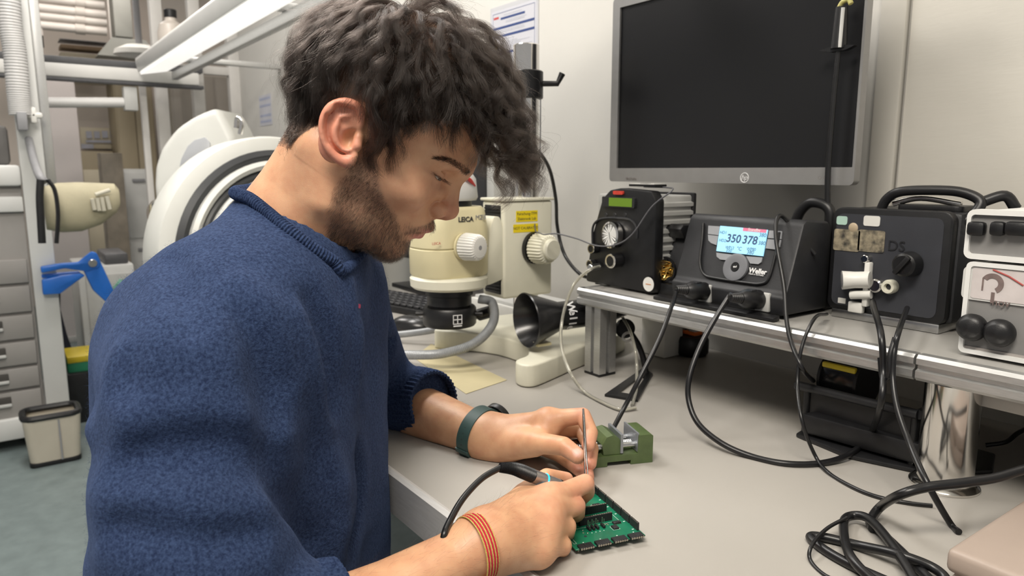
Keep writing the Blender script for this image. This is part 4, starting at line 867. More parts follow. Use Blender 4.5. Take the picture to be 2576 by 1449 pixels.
MB().bx(ux0 + 0.004, ix1 - 0.004, YI + 0.001, YI + 0.010, u0 + 0.003, u1 - 0.003).build('front_plate', MATS['mid_grey_panel'], up, world=True)
for xa, xb in ((2440, 2482), (2497, 2532), (2535, 2590)):
    a, b = ip_(xa, 556), ip_(xb, 594); MB().bx(a[0], b[0], YI - 0.010, YI + 0.002, b[2], a[2], 0.004).build('rocker_switch', BLACK, up, world=True)
for x in (ux0 + 0.02, ix1 - 0.03):
    for y in (YI + 0.03, 1.10): MB().cyl((x, y, z1 + 0.0002), (x, y, u0 + 0.001), 0.007, n=12).build('foot', RUBBER, up, world=True)

# ------------------------------------------------------------------ things under the shelf
tr = thing('wire_spool_stand', 'black spool stand with a yellow edged reel under the shelf', 'spool stand', (-0.45, 0.92, TZ))
MB().prism([(-0.545, 0.885), (-0.46, 0.870), (-0.37, 0.900), (-0.33, 0.97), (-0.35, 1.03), (-0.50, 1.03), (-0.56, 0.97)], (0, 0, TZ + 0.0004), X, Y, Z * 0.006, 0.002).build('base_plate', BLACK, tr, world=True)
ta, tb, tcc = aty(2003, 968, 0.90), aty(2310, 1043, 0.90), aty(2360, 1020, 0.95)
MB().tube([ta, tb], 0.0062, 12).build('front_bar', DBLACK, tr, world=True); MB().tube([tb, tcc], 0.0062, 12).build('side_bar', DBLACK, tr, world=True)
MB().prism([(0, 0), (tb[0] - ta[0] - 0.02, -0.004), (tb[0] - ta[0] - 0.02, 0.05), (0, 0.05)], (ta[0] + 0.02, 0.905, TZ + 0.020), X, Z, Y * 0.004).build('rear_panel', BLACK, tr, world=True)
MB().prism([(ta[0] + 0.02, 0.884), (tb[0] + 0.01, 0.898), (tb[0] + 0.03, 0.935), (ta[0] + 0.03, 0.935)], (0, 0, TZ + 0.010), X, Y, Z * 0.028, 0.004).build('lower_tray', BLACK, tr, world=True)
for x, y in ((ta[0] + 0.015, 0.905), (tb[0] - 0.005, 0.905), (-0.37, 0.97)): MB().tube([(x, y, TZ + 0.004), (x, y, ta[2])], 0.005, 10).build('upright', BLACK, tr, world=True)
rc = aty(2135, 955, 0.945)
MB().cyl(rc - X * 0.024, rc + X * 0.024, 0.026, n=36).build('reel', mat('gloss_black_reel', (0.01, 0.01, 0.011), 0.2, var=0.1, scale=30), tr, world=True)
for s in (-1, 1): MB().cyl(rc + X * 0.024 * s, rc + X * 0.028 * s, 0.034, n=36).build('reel_flange', BLACK, tr, world=True)
MB().bx(rc[0] - 0.024, rc[0] + 0.024, 0.915, 0.922, rc[2] + 0.018, rc[2] + 0.026, 0.002).build('yellow_edge', mat('yellow_plastic', (0.65, 0.50, 0.02), 0.4, var=0.06, scale=30), tr, world=True)
MB().bx(rc[0] - 0.026, rc[0] + 0.026, 0.917, 0.921, rc[2] - 0.026, rc[2] + 0.018, 0.002).build('reel_cover', mat('smoked_cover', (0.02, 0.02, 0.021), 0.15, var=0.1, scale=30), tr, world=True)
ko = thing('tape_dispenser', 'small black tool with an orange button under the shelf by the wall', 'tool', (-0.93, 1.10, TZ))
kc2 = np.array(atz(1752, 888)) + np.array((0.0, 0.01, 0)); 
MB().lathe([(0, 0.0005), (0.030, 0.0005), (0.034, 0.006), (0.034, 0.032), (0.030, 0.040), (0, 0.042)], (kc2[0], min(kc2[1], 1.13), TZ), Z, 28).build('body', BLACK, ko, world=True)
MB().bx(kc2[0] - 0.020, kc2[0] + 0.018, min(kc2[1], 1.13) - 0.014, min(kc2[1], 1.13) + 0.012, TZ + 0.042, TZ + 0.050, 0.003).build('orange_button', mat('orange_plastic', (0.75, 0.16, 0.02), 0.4, var=0.05, scale=30), ko, world=True)
# magnifier stand with a triangular foot
mg = thing('magnifier_stand', 'black folding stand with an open triangular foot in front of the shelf', 'stand', atz(1590, 985))
tri = [atz(1521, 998)[:2], atz(1604, 1012)[:2], atz(1642, 945)[:2], atz(1618, 930)[:2]]
inn = [atz(1556, 992)[:2], atz(1592, 998)[:2], atz(1622, 955)[:2], atz(1612, 950)[:2]]
MB().frame([tuple(p) for p in tri], [tuple(p) for p in inn], (0, 0, TZ + 0.0004), X, Y, Z * 0.004).build('foot', BLACK, mg, world=True)
b0 = np.array((*atz(1625, 944)[:2], TZ + 0.004)); 
MB().tube(spl([b0, aty(1618, 900, b0[1]), aty(1606, 868, b0[1]), aty(1590, 842, b0[1])], 6), 0.0055, 12).build('arm', BLACK, mg, world=True)
hc = aty(1572, 826, b0[1]); hn = nrm(CAM - hc + Z * 0.3)
hd = MB().lathe([(0, 0.004), (0.014, 0.004), (0.019, 0.0), (0.017, -0.010), (0, -0.012)], hc, hn, 28).build('head', BLACK, mg, world=True)
MB().lathe([(0.008, 0.0), (0.0115, 0.0), (0.0115, 0.004), (0.008, 0.004)], aty(1586, 848, b0[1]) - Y * 0.006, nrm((0.2, -0.6, 0.7)), 24, closed=True).build('white_ring', WHITE, mg, world=True)
# closed beige case at the right corner of the bench
cz = thing('beige_case', 'closed taupe plastic case at the front right corner of the bench', 'case', (-0.2, 0.80, TZ))
Rc = rotz(math.radians(12))
ang_ = math.radians(6)
cA = atz(2386, 1432, TZ); 
def casep(n, mb, m): return mb.build(n, m, cz, world=True)
m_case = mat('taupe_case', (0.36, 0.29, 0.245), 0.45, var=0.03, scale=20)
U_ = nrm(atz(2560, 1262, TZ + 0.045) - atz(2380, 1378, TZ + 0.045)); U_[2] = 0; U_ = nrm(U_); V_ = np.array((U_[1], -U_[0], 0.0))
c0 = atz(2380, 1378, TZ + 0.046); c0[2] = TZ
def cbx(n, u0, u1, v0, v1, z0, z1, bev): 
    return casep(n, MB().box(c0 + U_ * (u0 + u1) / 2 + V_ * (v0 + v1) / 2 + Z * (z0 + z1) / 2, (u1 - u0, v1 - v0, z1 - z0), np.stack([U_, V_, Z], 1), bev, 3), m_case)
cbx('lower_shell', 0.004, 0.22, 0.004, 0.20, 0.0005, 0.022, 0.004); cbx('lid', 0, 0.224, 0, 0.204, 0.024, 0.046, 0.006)
cbx('seam', 0.006, 0.218, 0.006, 0.198, 0.020, 0.026, 0.001)
# ------------------------------------------------------------------ organic surfaces: distance fields turned into one skin
class Field:
    def __init__(s, lo, hi, h):
        s.lo = np.asarray(lo, float); s.h = h
        n = np.ceil((np.asarray(hi, float) - s.lo) / h).astype(int) + 1
        s.ax = [(s.lo[i] + h * np.arange(n[i])).astype(np.float32) for i in range(3)]
        s.D = np.full(n, 0.5, np.float32)
    def sl(s, lo, hi):
        out = []
        for i in range(3):
            a = int(np.clip(math.floor((lo[i] - s.lo[i]) / s.h), 0, len(s.ax[i]))); b = int(np.clip(math.ceil((hi[i] - s.lo[i]) / s.h) + 1, 0, len(s.ax[i])))
            out.append(slice(a, b))
        S = tuple(out)
        if any(q.stop <= q.start for q in S): return None, None
        return S, (s.ax[0][S[0]][:, None, None], s.ax[1][S[1]][None, :, None], s.ax[2][S[2]][None, None, :])
    def put(s, S, d, k, op, base=None):
        D = s.D[S]
        if op == 'u':
            src = D if base is None else base[S]
            if k > 0:
                t = np.clip(0.5 + 0.5 * (src - d) / k, 0, 1); r = src * (1 - t) + d * t - k * t * (1 - t)
            else: r = np.minimum(src, d)
            s.D[S] = r if base is None else np.minimum(D, r)
        else:
            d = -d
            if k > 0:
                t = np.clip(0.5 - 0.5 * (D - d) / k, 0, 1); s.D[S] = D * (1 - t) + d * t + k * t * (1 - t)
            else: s.D[S] = np.maximum(D, d)
    def ell(s, c, r, k=0.01, op='u', R=None, mir=False, base=None):
        c = np.asarray(c, float); r = np.asarray(r, float); m = r.max() if R is not None else r
        S, P = s.sl(c - m - k - 3 * s.h, c + m + k + 3 * s.h)
        if S is not None:
            p = [P[i] - np.float32(c[i]) for i in range(3)]
            if R is not None:
                R = np.asarray(R, float); p = [p[0] * np.float32(R[0, j]) + p[1] * np.float32(R[1, j]) + p[2] * np.float32(R[2, j]) for j in range(3)]
            k0 = np.sqrt(sum((p[i] / np.float32(r[i])) ** 2 for i in range(3))); k1 = np.sqrt(sum((p[i] / np.float32(r[i] ** 2)) ** 2 for i in range(3))) + 1e-6
            s.put(S, k0 * (k0 - 1) / k1, k, op, base)
        if mir:
            R2 = None
            if R is not None: R2 = np.array(R, float); R2[1, :] *= -1
            s.ell((c[0], -c[1], c[2]), r, k, op, R2, base=base)
    def path(s, pts, rad, k=0.01, op='u', mir=False, base=None, flat=None):
        P = [np.asarray(p, float) for p in pts]; rad = [rad] * len(P) if np.isscalar(rad) else list(rad)
        m = max(rad) + k + 3 * s.h
        S, G = s.sl(np.min(P, 0) - m, np.max(P, 0) + m)
        if S is not None:
            d = None
            for a, b, ra, rb in zip(P[:-1], P[1:], rad[:-1], rad[1:]):
                ab = b - a; L2 = float(ab @ ab) + 1e-12
                p = [G[i] - np.float32(a[i]) for i in range(3)]
                t = np.clip((p[0] * np.float32(ab[0]) + p[1] * np.float32(ab[1]) + p[2] * np.float32(ab[2])) / np.float32(L2), 0, 1)
                q = np.sqrt((p[0] - t * np.float32(ab[0])) ** 2 + (p[1] - t * np.float32(ab[1])) ** 2 + (p[2] - t * np.float32(ab[2])) ** 2) - (np.float32(ra) + t * np.float32(rb - ra))
                d = q if d is None else np.minimum(d, q)
            s.put(S, d, k, op, base)
        if mir: s.path([(p[0], -p[1], p[2]) for p in P], rad, k, op, base=base)
    def blur(s, n=1):
        for _ in range(n):
            for ax in range(3):
                D = s.D; a = np.concatenate([D.take([0], ax), D.take(range(D.shape[ax] - 1), ax)], ax); b = np.concatenate([D.take(range(1, D.shape[ax]), ax), D.take([-1], ax)], ax)
                s.D = 0.25 * a + 0.5 * D + 0.25 * b
    def mesh(s):
        D = s.D; ins = D < 0; n = D.shape
        cnt = np.zeros([k - 1 for k in n], np.int8)
        for i in (0, 1):
            for j in (0, 1):
                for k in (0, 1): cnt += ins[i:n[0] - 1 + i, j:n[1] - 1 + j, k:n[2] - 1 + k]
        act = (cnt > 0) & (cnt < 8); idx = np.argwhere(act); num = -np.ones(act.shape, np.int64); num[act] = np.arange(len(idx))
        cor = {}
        for i in (0, 1):
            for j in (0, 1):
                for k in (0, 1): cor[(i, j, k)] = D[idx[:, 0] + i, idx[:, 1] + j, idx[:, 2] + k]
        acc = np.zeros((len(idx), 3)); w = np.zeros(len(idx))
        for e in cor:
            for ax in range(3):
                if e[ax] == 1: continue
                g = list(e); g[ax] = 1; g = tuple(g); va, vb = cor[e], cor[g]; m = (va < 0) != (vb < 0)
                t = np.where(m, va / np.where(m, va - vb, 1), 0); p = np.tile(np.array(e, float), (len(idx), 1)); p[:, ax] = t
                acc += p * m[:, None]; w += m
        V = (idx + acc / w[:, None]) * s.h + s.lo
        F = []
        for ax in range(3):
            o = [0, 1, 2]; o.remove(ax); u, v = o
            sl_a = [slice(None)] * 3; sl_b = [slice(None)] * 3; sl_a[ax] = slice(0, n[ax] - 1); sl_b[ax] = slice(1, n[ax])
            ca = ins[tuple(sl_a)]; cb = ins[tuple(sl_b)]; E = np.argwhere(ca != cb)
            ok = (E[:, u] > 0) & (E[:, v] > 0) & (E[:, u] < n[u] - 1) & (E[:, v] < n[v] - 1); E = E[ok]
            flip = ca[E[:, 0], E[:, 1], E[:, 2]]
            q = []
            for du, dv in ((-1, -1), (0, -1), (0, 0), (-1, 0)):
                p = E.copy(); p[:, u] += du; p[:, v] += dv; q.append(num[p[:, 0], p[:, 1], p[:, 2]])
            q = np.stack(q, 1)
            if ax == 1: flip = ~flip
            q[~flip] = q[~flip][:, ::-1]
            F.append(q)
        return V, np.concatenate(F)
def relax(V, F, n=2, lam=0.5):
    for _ in range(n):
        s = np.zeros_like(V); c = np.zeros(len(V))
        for i in range(4):
            a = F[:, i]
            for j in (1, 3):
                np.add.at(s, a, V[F[:, (i + j) % 4]]); np.add.at(c, a, 1)
        V = V + lam * (s / np.maximum(c, 1)[:, None] - V)
    return V
def vnormals(V, F):
    nn = np.cross(V[F[:, 2]] - V[F[:, 0]], V[F[:, 3]] - V[F[:, 1]]); N = np.zeros_like(V)
    for i in range(4): np.add.at(N, F[:, i], nn)
    return N / (np.linalg.norm(N, axis=1)[:, None] + 1e-12)
def skin_object(name, V, F, m, parent, tint=None):
    me = bpy.data.meshes.new(name)
    me.vertices.add(len(V)); me.vertices.foreach_set('co', np.ascontiguousarray(V, np.float32).ravel())
    me.loops.add(F.size); me.loops.foreach_set('vertex_index', np.ascontiguousarray(F, np.int32).ravel())
    me.polygons.add(len(F)); me.polygons.foreach_set('loop_start', np.arange(0, F.size, 4, dtype=np.int32))
    me.update(calc_edges=True); me.validate()
    me.polygons.foreach_set('use_smooth', np.ones(len(me.polygons), bool))
    if tint is not None:
        at = me.color_attributes.new('tint', 'FLOAT_COLOR', 'POINT'); at.data.foreach_set('color', np.ascontiguousarray(tint, np.float32).ravel())
    me.materials.append(m)
    o = bpy.data.objects.new(name, me); COL.objects.link(o)
    if parent is not None: o.parent = parent
    return o
def strands(name, S, m, parent, r0=0.00005, r1=0.00002, label=None):
    """S: (strands, points, 3) as one object of hair curves."""
    n, k, _ = S.shape
    c = bpy.data.hair_curves.new(name); c.add_curves([k] * n)
    c.points.foreach_set('position', np.ascontiguousarray(S, np.float32).ravel())
    rad = np.tile(np.linspace(r0, r1, k), n).astype(np.float32)
    c.points.foreach_set('radius', rad)
    c.materials.append(m)
    o = bpy.data.objects.new(name, c); COL.objects.link(o)
    if parent is not None: o.parent = parent
    o['kind'] = 'stuff'
    return o
# ------------------------------------------------------------------ the person: head
PSI, TH = math.radians(-1), math.radians(32.7)
DH = CR * math.cos(PSI) + FH * math.sin(PSI)
HA = DH * math.cos(TH) - Z * math.sin(TH)          # forward of the face
HC = DH * math.sin(TH) + Z * math.cos(TH)          # up of the head
HB = CR * math.sin(PSI) - FH * math.cos(PSI)       # towards the person's right ear
H0 = atd(880, 345, 0.72)                           # between the ear canals
HM = np.stack([HA, HB, HC], 1)
def h2w(p): return np.asarray(p) @ HM.T + H0
def w2h(p): return (np.asarray(p) - H0) @ HM
def hp(x, y, b):
    """a photo point laid on the head plane at b metres to the right ear's side, in head axes."""
    d = ray(x, y); o = H0 + HB * b; t = ((o - CAM) @ HB) / (d @ HB); return w2h(CAM + d * t)

SHR, SHL = atd(520, 950, 0.60), atd(838, 735, 0.93)
NECK = atd(728, 585, 0.735)
def head_field():
    f = Field((-0.10, -0.115, -0.165), (0.145, 0.115, 0.155), 0.0011)
    f.ell((0.022, 0, 0.055), (0.0965, 0.075, 0.087), 0)                        # cranium
    f.ell((0.050, 0, -0.004), (0.0580, 0.060, 0.070), 0.026)                    # face mass
    f.ell((0.052, 0, -0.048), (0.050, 0.046, 0.036), 0.020)                    # jaw mass
    f.path([(0.016, 0.054, -0.028), (0.026, 0.053, -0.058), (0.088, 0.012, -0.070)], [0.011, 0.013, 0.011], 0.022, mir=True)
    f.ell((0.0895, 0, -0.0685), (0.0145, 0.019, 0.0145), 0.014)                # chin
    f.ell((0.073, 0.047, -0.010), (0.026, 0.018, 0.016), 0.022, mir=True)      # cheekbone
    f.ell((0.083, 0, -0.033), (0.0315, 0.031, 0.024), 0.016)                   # muzzle
    f.path([(0.113, 0.004, 0.0365), (0.107, 0.026, 0.037), (0.090, 0.047, 0.034)], [0.0080, 0.0085, 0.007], 0.014, mir=True)   # brow ridge
    f.ell((0.120, 0.031, 0.0175), (0.021, 0.017, 0.0110), 0.011, 's', mir=True)      # socket
    f.ell((0.0908, 0.0318, 0.0180), (0.0137, 0.0150, 0.0132), 0.0035, mir=True)       # lids over the eyeball
    f.path([(0.107, 0.014, 0.0025), (0.0995, 0.029, 0.0035), (0.088, 0.043, 0.009)], 0.004, 0.009, mir=True)   # under-eye
    f.path([(0.109, 0, 0.026), (0.1165, 0, 0.010), (0.1225, 0, -0.006)], [0.0062, 0.0068, 0.0083], 0.009)     # bridge
    f.ell((0.1225, 0, -0.0085), (0.0098, 0.0105, 0.0092), 0.005)               # tip
    f.ell((0.1125, 0.0120, -0.0130), (0.0105, 0.0066, 0.0080), 0.0035, mir=True)    # wing
    f.path([(0.122, 0, -0.0150), (0.113, 0, -0.0200)], [0.0045, 0.0040], 0.004)
    f.ell((0.1180, 0.0070, -0.0205), (0.0060, 0.0032, 0.0036), 0.0012, 's', mir=True)   # nostril
    f.path([(0.1085, 0.0165, -0.0060), (0.1060, 0.0190, -0.0115), (0.1065, 0.0195, -0.0170), (0.1110, 0.0180, -0.0215)], 0.0006, 0.004, 's', mir=True)
    f.path([(0.1143, 0, -0.0338), (0.1100, 0.011, -0.0365), (0.0985, 0.022, -0.0435)], [0.0050, 0.0048, 0.003], 0.004, mir=True)
    f.path([(0.1080, 0, -0.0455), (0.1050, 0.011, -0.0458), (0.0970, 0.021, -0.0455)], [0.0057, 0.0053, 0.003], 0.0035, mir=True)
    f.path([(0.1215, 0, -0.0392), (0.1130, 0.011, -0.0405), (0.1030, 0.0215, -0.0435), (0.0975, 0.027, -0.0455)], [0.0019, 0.0016, 0.0013, 0.0006], 0.0010, 's', mir=True)
    f.ell((0.1120, 0, -0.0585), (0.0060, 0.014, 0.0055), 0.008, 's')           # dip under the lip
    # eye slit
    f.path([(0.0846, 0.0462, 0.0198), (0.0915, 0.0468, 0.0180), (0.0990, 0.0425, 0.0166), (0.1050, 0.0330, 0.0158), (0.1030, 0.0210, 0.0165)], [0.0005, 0.0011, 0.0014, 0.0013, 0.0005], 0.0008, 's', mir=True)
    f.path([(0.084, 0.0475, 0.0225), (0.0935, 0.0462, 0.0245), (0.1030, 0.0365, 0.0245), (0.1065, 0.026, 0.0235)], 0.0008, 0.003, 's', mir=True)     # lid crease
    # neck
    nb = w2h(NECK); nt = np.array((-0.004, 0, -0.020))
    f.path([nt, nt * 0.45 + nb * 0.55, nb + (nb - nt) * 0.30], [0.050, 0.0525, 0.062], 0.022)
    f.path([(-0.012, 0.050, -0.022), 0.5 * (np.array((-0.012, 0.050, -0.022)) + nb + (0.045, 0.012, 0)), nb + (0.052, 0.018, 0.0)], [0.010, 0.011, 0.010], 0.034, mir=True)
    f.ell(nb * 0.55 + np.array((0.050, 0, 0.004)), (0.012, 0.014, 0.016), 0.02)
    # ears
    for sgn in (1, -1):
        def e(x, y, b):
            q = hp(864 + (x - 850) * 1.06, 336 + (y - 335) * 1.04, 0.078); return np.array((q[0], sgn * b, q[2]))
        Re = np.array([[math.cos(0.42), -sgn * math.sin(0.42) * -1, 0], [-sgn * math.sin(0.42), math.cos(0.42), 0], [0, 0, 1]])
        q = e(850, 335, 0.0)
        f.ell((q[0], sgn * 0.0765, q[2]), (0.0200, 0.0045, 0.0295), 0.004, R=Re)
        f.path(spl([e(884, 332, 0.073), e(893, 298, 0.0775), e(884, 270, 0.081), e(858, 261, 0.0855), e(828, 272, 0.0885), e(811, 300, 0.0895), e(808, 335, 0.0885), e(817, 368, 0.086), e(836, 393, 0.082), e(856, 404, 0.078)], 3),
               list(np.interp(np.linspace(0, 9, 28), range(10), [0.0030, 0.0036, 0.0040, 0.0042, 0.0040, 0.0036, 0.0034, 0.0034, 0.0042, 0.0056])), 0.0025)
        f.path([e(866, 400, 0.0765), e(873, 388, 0.0755)], [0.0052, 0.0042], 0.005)
        f.path(spl([e(872, 286, 0.0795), e(848, 300, 0.0835), e(834, 326, 0.0848), e(836, 352, 0.0838), e(850, 371, 0.081), e(862, 374, 0.0795)], 3), list(np.interp(np.linspace(0, 5, 16), range(6), [0.0018, 0.0026, 0.0030, 0.0030, 0.0030, 0.0032])), 0.003)
        f.ell(e(868, 346, 0.0845), (0.0078, 0.0125, 0.0105), 0.0025, 's')
        f.ell(e(868, 316, 0.0860), (0.0090, 0.0065, 0.0050), 0.003, 's')
        f.path([e(822, 296, 0.0905), e(818, 325, 0.091), e(824, 356, 0.089)], 0.0022, 0.003, 's')
        f.ell(e(857, 282, 0.0895), (0.0085, 0.0055, 0.0040), 0.003, 's')
        f.path([e(883, 346, 0.0745), e(881, 364, 0.0760)], [0.0042, 0.0048], 0.004)
    return f
_f = head_field()
HV, HF = _f.mesh()
del _f
HV = relax(HV, HF, 1, 0.4)
HN = vnormals(HV, HF)
def sstep(x, a, b):
    t = np.clip((x - a) / (b - a), 0, 1); return t * t * (3 - 2 * t)
def bump3(P, c, r):
    return np.exp(-np.sum(((P - np.asarray(c)) / np.asarray(r)) ** 2, 1))
def head_tint(P):
    """local colour of the skin: flushed ears, nose and cheeks, pink lips, greyer beard ground."""
    Q = P.copy(); Q[:, 1] = np.abs(Q[:, 1])
    base = np.tile(np.array((0.66, 0.378, 0.228)), (len(P), 1))
    def mix(w, col):
        nonlocal base
        base = base * (1 - w[:, None]) + np.array(col) * w[:, None]
    mix(0.75 * sstep(Q[:, 1], 0.074, 0.082) * (Q[:, 2] < 0.04), (0.76, 0.31, 0.22))
    mix(0.55 * bump3(Q, (0.122, 0.0, -0.010), (0.014, 0.02, 0.014)), (0.68, 0.31, 0.22))
    mix(0.40 * bump3(Q, (0.088, 0.045, -0.010), (0.022, 0.02, 0.016)), (0.70, 0.34, 0.24))
    mix(0.35 * bump3(Q, (0.100, 0.032, 0.009), (0.012, 0.016, 0.006)), (0.42, 0.20, 0.15))
    mix(0.55 * bump3(Q, (0.096, 0.040, 0.0172), (0.014, 0.012, 0.0025)), (0.30, 0.15, 0.11))
    lip = np.maximum(bump3(Q, (0.1125, 0.0, -0.0372), (0.006, 0.016, 0.0030)), bump3(Q, (0.108, 0.0, -0.0470), (0.008, 0.0185, 0.0048)))
    mix(np.clip(1.5 * lip, 0, 0.95), (0.62, 0.20, 0.19))
    mix(0.60 * beard_mask(Q), (0.33, 0.21, 0.145))
    mix(0.9 * sstep(scalp_mask(Q), 0.6, 1.0) * (Q[:, 1] < 0.0765) * sstep(Q[:, 2] + 0.35 * (Q[:, 0] + 0.07), -0.035, -0.018), (0.055, 0.040, 0.032))
    return np.concatenate([base, np.ones((len(P), 1))], 1)
def beard_mask(Q):
    a, b, c = Q[:, 0], np.abs(Q[:, 1]), Q[:, 2]
    top = np.interp(a, [0.00, 0.026, 0.032, 0.048, 0.058, 0.070, 0.085, 0.100, 0.125], [-0.04, -0.020, 0.002, 0.003, -0.012, -0.024, -0.034, -0.050, -0.057])
    m = sstep(top - c, -0.003, 0.006) * sstep(a - np.interp(c, [-0.09, -0.074, -0.04, 0.0], [0.040, 0.036, 0.026, 0.030]), -0.004, 0.006) * sstep(c, -0.100, -0.086)
    m *= 1 - 0.85 * bump3(np.stack([a, b, c], 1), (0.104, 0.0, -0.0545), (0.012, 0.012, 0.0035))
    c2 = c + 0.012 * np.clip(b / 0.024, 0, 2) ** 1.5
    mous = sstep(c2, -0.0375, -0.0345) * (1 - sstep(c2, -0.0255, -0.0225)) * (a > 0.088) * (1 - sstep(b, 0.027, 0.032))
    side = sstep(c, -0.0500, -0.040) * (1 - sstep(c, -0.040, -0.033)) * bump3(np.stack([a, b, c], 1), (0.095, 0.026, -0.042), (0.009, 0.007, 0.02))
    lips = np.maximum(bump3(np.stack([a, b, c], 1), (0.1125, 0, -0.0380), (0.007, 0.017, 0.0030)), bump3(np.stack([a, b, c], 1), (0.108, 0, -0.0470), (0.009, 0.018, 0.0045)))
    return np.clip(np.maximum(np.maximum(m, mous), side) * (1 - np.clip(1.3 * lips, 0, 1)), 0, 1)
def scalp_mask(Q):
    a, b, c = Q[:, 0], np.abs(Q[:, 1]), Q[:, 2]
    line = np.interp(a, [-0.08, -0.055, -0.032, -0.018, -0.005, 0.012, 0.027, 0.033, 0.045, 0.051, 0.066, 0.085, 0.105, 0.125],
                        [-0.045, -0.048, -0.036, -0.006, 0.028, 0.036, 0.026, 0.001, 0.001, 0.032, 0.052, 0.064, 0.070, 0.074])
    return sstep(c - line, -0.004, 0.008)
# ------------------------------------------------------------------ hair, beard, brows, lashes
def hair_material(name, col, rough=0.32):
    m = bpy.data.materials.new(name); m.use_nodes = True; nt = m.node_tree; nt.nodes.clear()
    h = nt.nodes.new('ShaderNodeBsdfHairPrincipled'); o = nt.nodes.new('ShaderNodeOutputMaterial')
    h.parametrization = 'COLOR'; h.inputs['Color'].default_value = (*col, 1)
    h.inputs['Roughness'].default_value = rough; h.inputs['Radial Roughness'].default_value = 0.45; h.inputs['Random Roughness'].default_value = 0.25; h.inputs['IOR'].default_value = 1.33
    nt.links.new(h.outputs[0], o.inputs['Surface']); return m
m_hair = hair_material('dark_brown_hair', (0.013, 0.0095, 0.0078), 0.25)
m_stub = hair_material('beard_hair', (0.018, 0.014, 0.012), 0.4)
SK_C, SK_R = np.array((0.022, 0, 0.055)), np.array((0.0965, 0.075, 0.087))
DOWN_H = np.array((-Z @ HA, -Z @ HB, -Z @ HC))
def skull_d(P):
    q = (P - SK_C) / SK_R; k0 = np.linalg.norm(q, axis=-1); k1 = np.linalg.norm(q / SK_R, axis=-1) + 1e-9
    return k0 * (k0 - 1) / k1
def skull_n(P):
    g = (P - SK_C) / SK_R ** 2; return g / (np.linalg.norm(g, axis=-1, keepdims=True) + 1e-12)
def unit(v): return v / (np.linalg.norm(v, axis=-1, keepdims=True) + 1e-12)
_sm = scalp_mask(HV) * (np.abs(HV[:, 1]) < 0.0765) * (skull_d(HV) < 0.045)
_si = np.flatnonzero(_sm > 0.55)
def sample(idx, n): return RNG.choice(idx, n, replace=n > len(idx))
WHORL = np.array((-0.006, 0.0, 0.150))
def grow(root, nor, K=18):
    n = len(root); P = np.zeros((n, K, 3)); P[:, 0] = root
    a, b, c = root[:, 0], np.abs(root[:, 1]), root[:, 2]
    front = sstep(a, 0.045, 0.095) * sstep(c, 0.04, 0.085)
    low = 1 - sstep(c, -0.02, 0.045)
    L = 0.066 + 0.008 * front + 0.012 * sstep(c, 0.06, 0.12) - 0.030 * low
    L = np.where((a > 0.028) & (c < 0.035), 0.020 + 0.35 * np.clip(c, 0, 1), L)
    temple = sstep(a, 0.035, 0.05) * (1 - sstep(c, 0.085, 0.105)) * sstep(b, 0.036, 0.052)
    L = L * (1 - temple) + (0.012 + 0.42 * np.clip(c - 0.035, 0, 0.06)) * temple
    front = front * (1 - temple)
    L *= RNG.uniform(0.75, 1.2, n)
    lift = (0.010 + 0.022 * sstep(c, 0.0, 0.10) + 0.006 * front) * RNG.uniform(0.35, 1.1, n)
    lift = np.where(low > 0.5, lift * 0.6, lift)
    d0 = np.maximum(skull_d(root), 0)
    lift = lift * (1 - 0.42 * (1 - sstep(a, -0.045, 0.02)) * sstep(c, 0.02, 0.06))
    ds = L / (K - 1); lam = RNG.uniform(0.042, 0.075, n); ph = RNG.uniform(0, 6.28, n); amp = RNG.uniform(0.25, 0.65, n) * (1 - 0.5 * low)
    pos = root.copy(); flow0 = unit(root - WHORL); prev = unit(nor + 0.4 * flow0)
    for k in range(1, K):
        s = ds * k; N = skull_n(pos)
        fl = pos - WHORL; fl = unit(fl - N * np.sum(fl * N, 1, keepdims=True))
        fl = unit(fl + (np.array((1.1, 0, 0)) - N * (N @ np.array((1.1, 0, 0)))[:, None]) * (np.exp(-((pos - WHORL) ** 2).sum(1) / 0.0022) + 0.45 * front)[:, None])
        fl = unit(fl + 0.35 * (DOWN_H - N * (N @ DOWN_H)[:, None]))
        side = np.cross(N, fl)
        w = (amp * np.sin(2 * np.pi * s / lam + ph))[:, None]
        t = (k / (K - 1))
        d = unit(fl + side * w + N * (0.9 * np.exp(-s / 0.012))[:, None])
        free = (front * sstep(pos[:, 0], 0.095, 0.125))[:, None]
        d = unit(d * (1 - free) + (unit(DOWN_H * (0.25 + 0.9 * t) + side * w + np.array((0.55, 0, 0.22)) * (1.15 - t))) * free)
        prev = unit(0.45 * prev + 0.55 * d)
        pos = pos + prev * ds[:, None]
        tgt = lift * (1 - np.exp(-s / 0.014)); dd = skull_d(pos) - d0; N = skull_n(pos)
        corr = np.where(dd < tgt, 0.55 * (tgt - dd), 0.25 * (tgt - dd) * (1 - free[:, 0]))
        pos = pos + N * corr[:, None]
        P[:, k] = pos
    # curl: a helix that opens towards the tip
    T = unit(np.gradient(P, axis=1)); N = skull_n(P); S = np.cross(T, N); U = np.cross(S, T)
    s = np.linspace(0, 1, K)[None, :] * L[:, None]
    r = (0.0016 + 0.0100 * front * RNG.uniform(0.5, 1.15, n) + 0.0022 * (1 - front) * RNG.uniform(0, 1, n))[:, None] * sstep(s, 0.018, 0.055)
    cl = RNG.uniform(0.034, 0.050, n)[:, None]; hand = RNG.choice([-1, 1], n)[:, None]
    ang = 2 * np.pi * s / cl * hand + RNG.uniform(0, 6.28, n)[:, None]
    P = P + (S * np.cos(ang)[..., None] + U * np.sin(ang)[..., None]) * r[..., None]
    return P
K_H = 18
gi = sample(_si, 650); G = grow(HV[gi], HN[gi], K_H)
NS = 42000
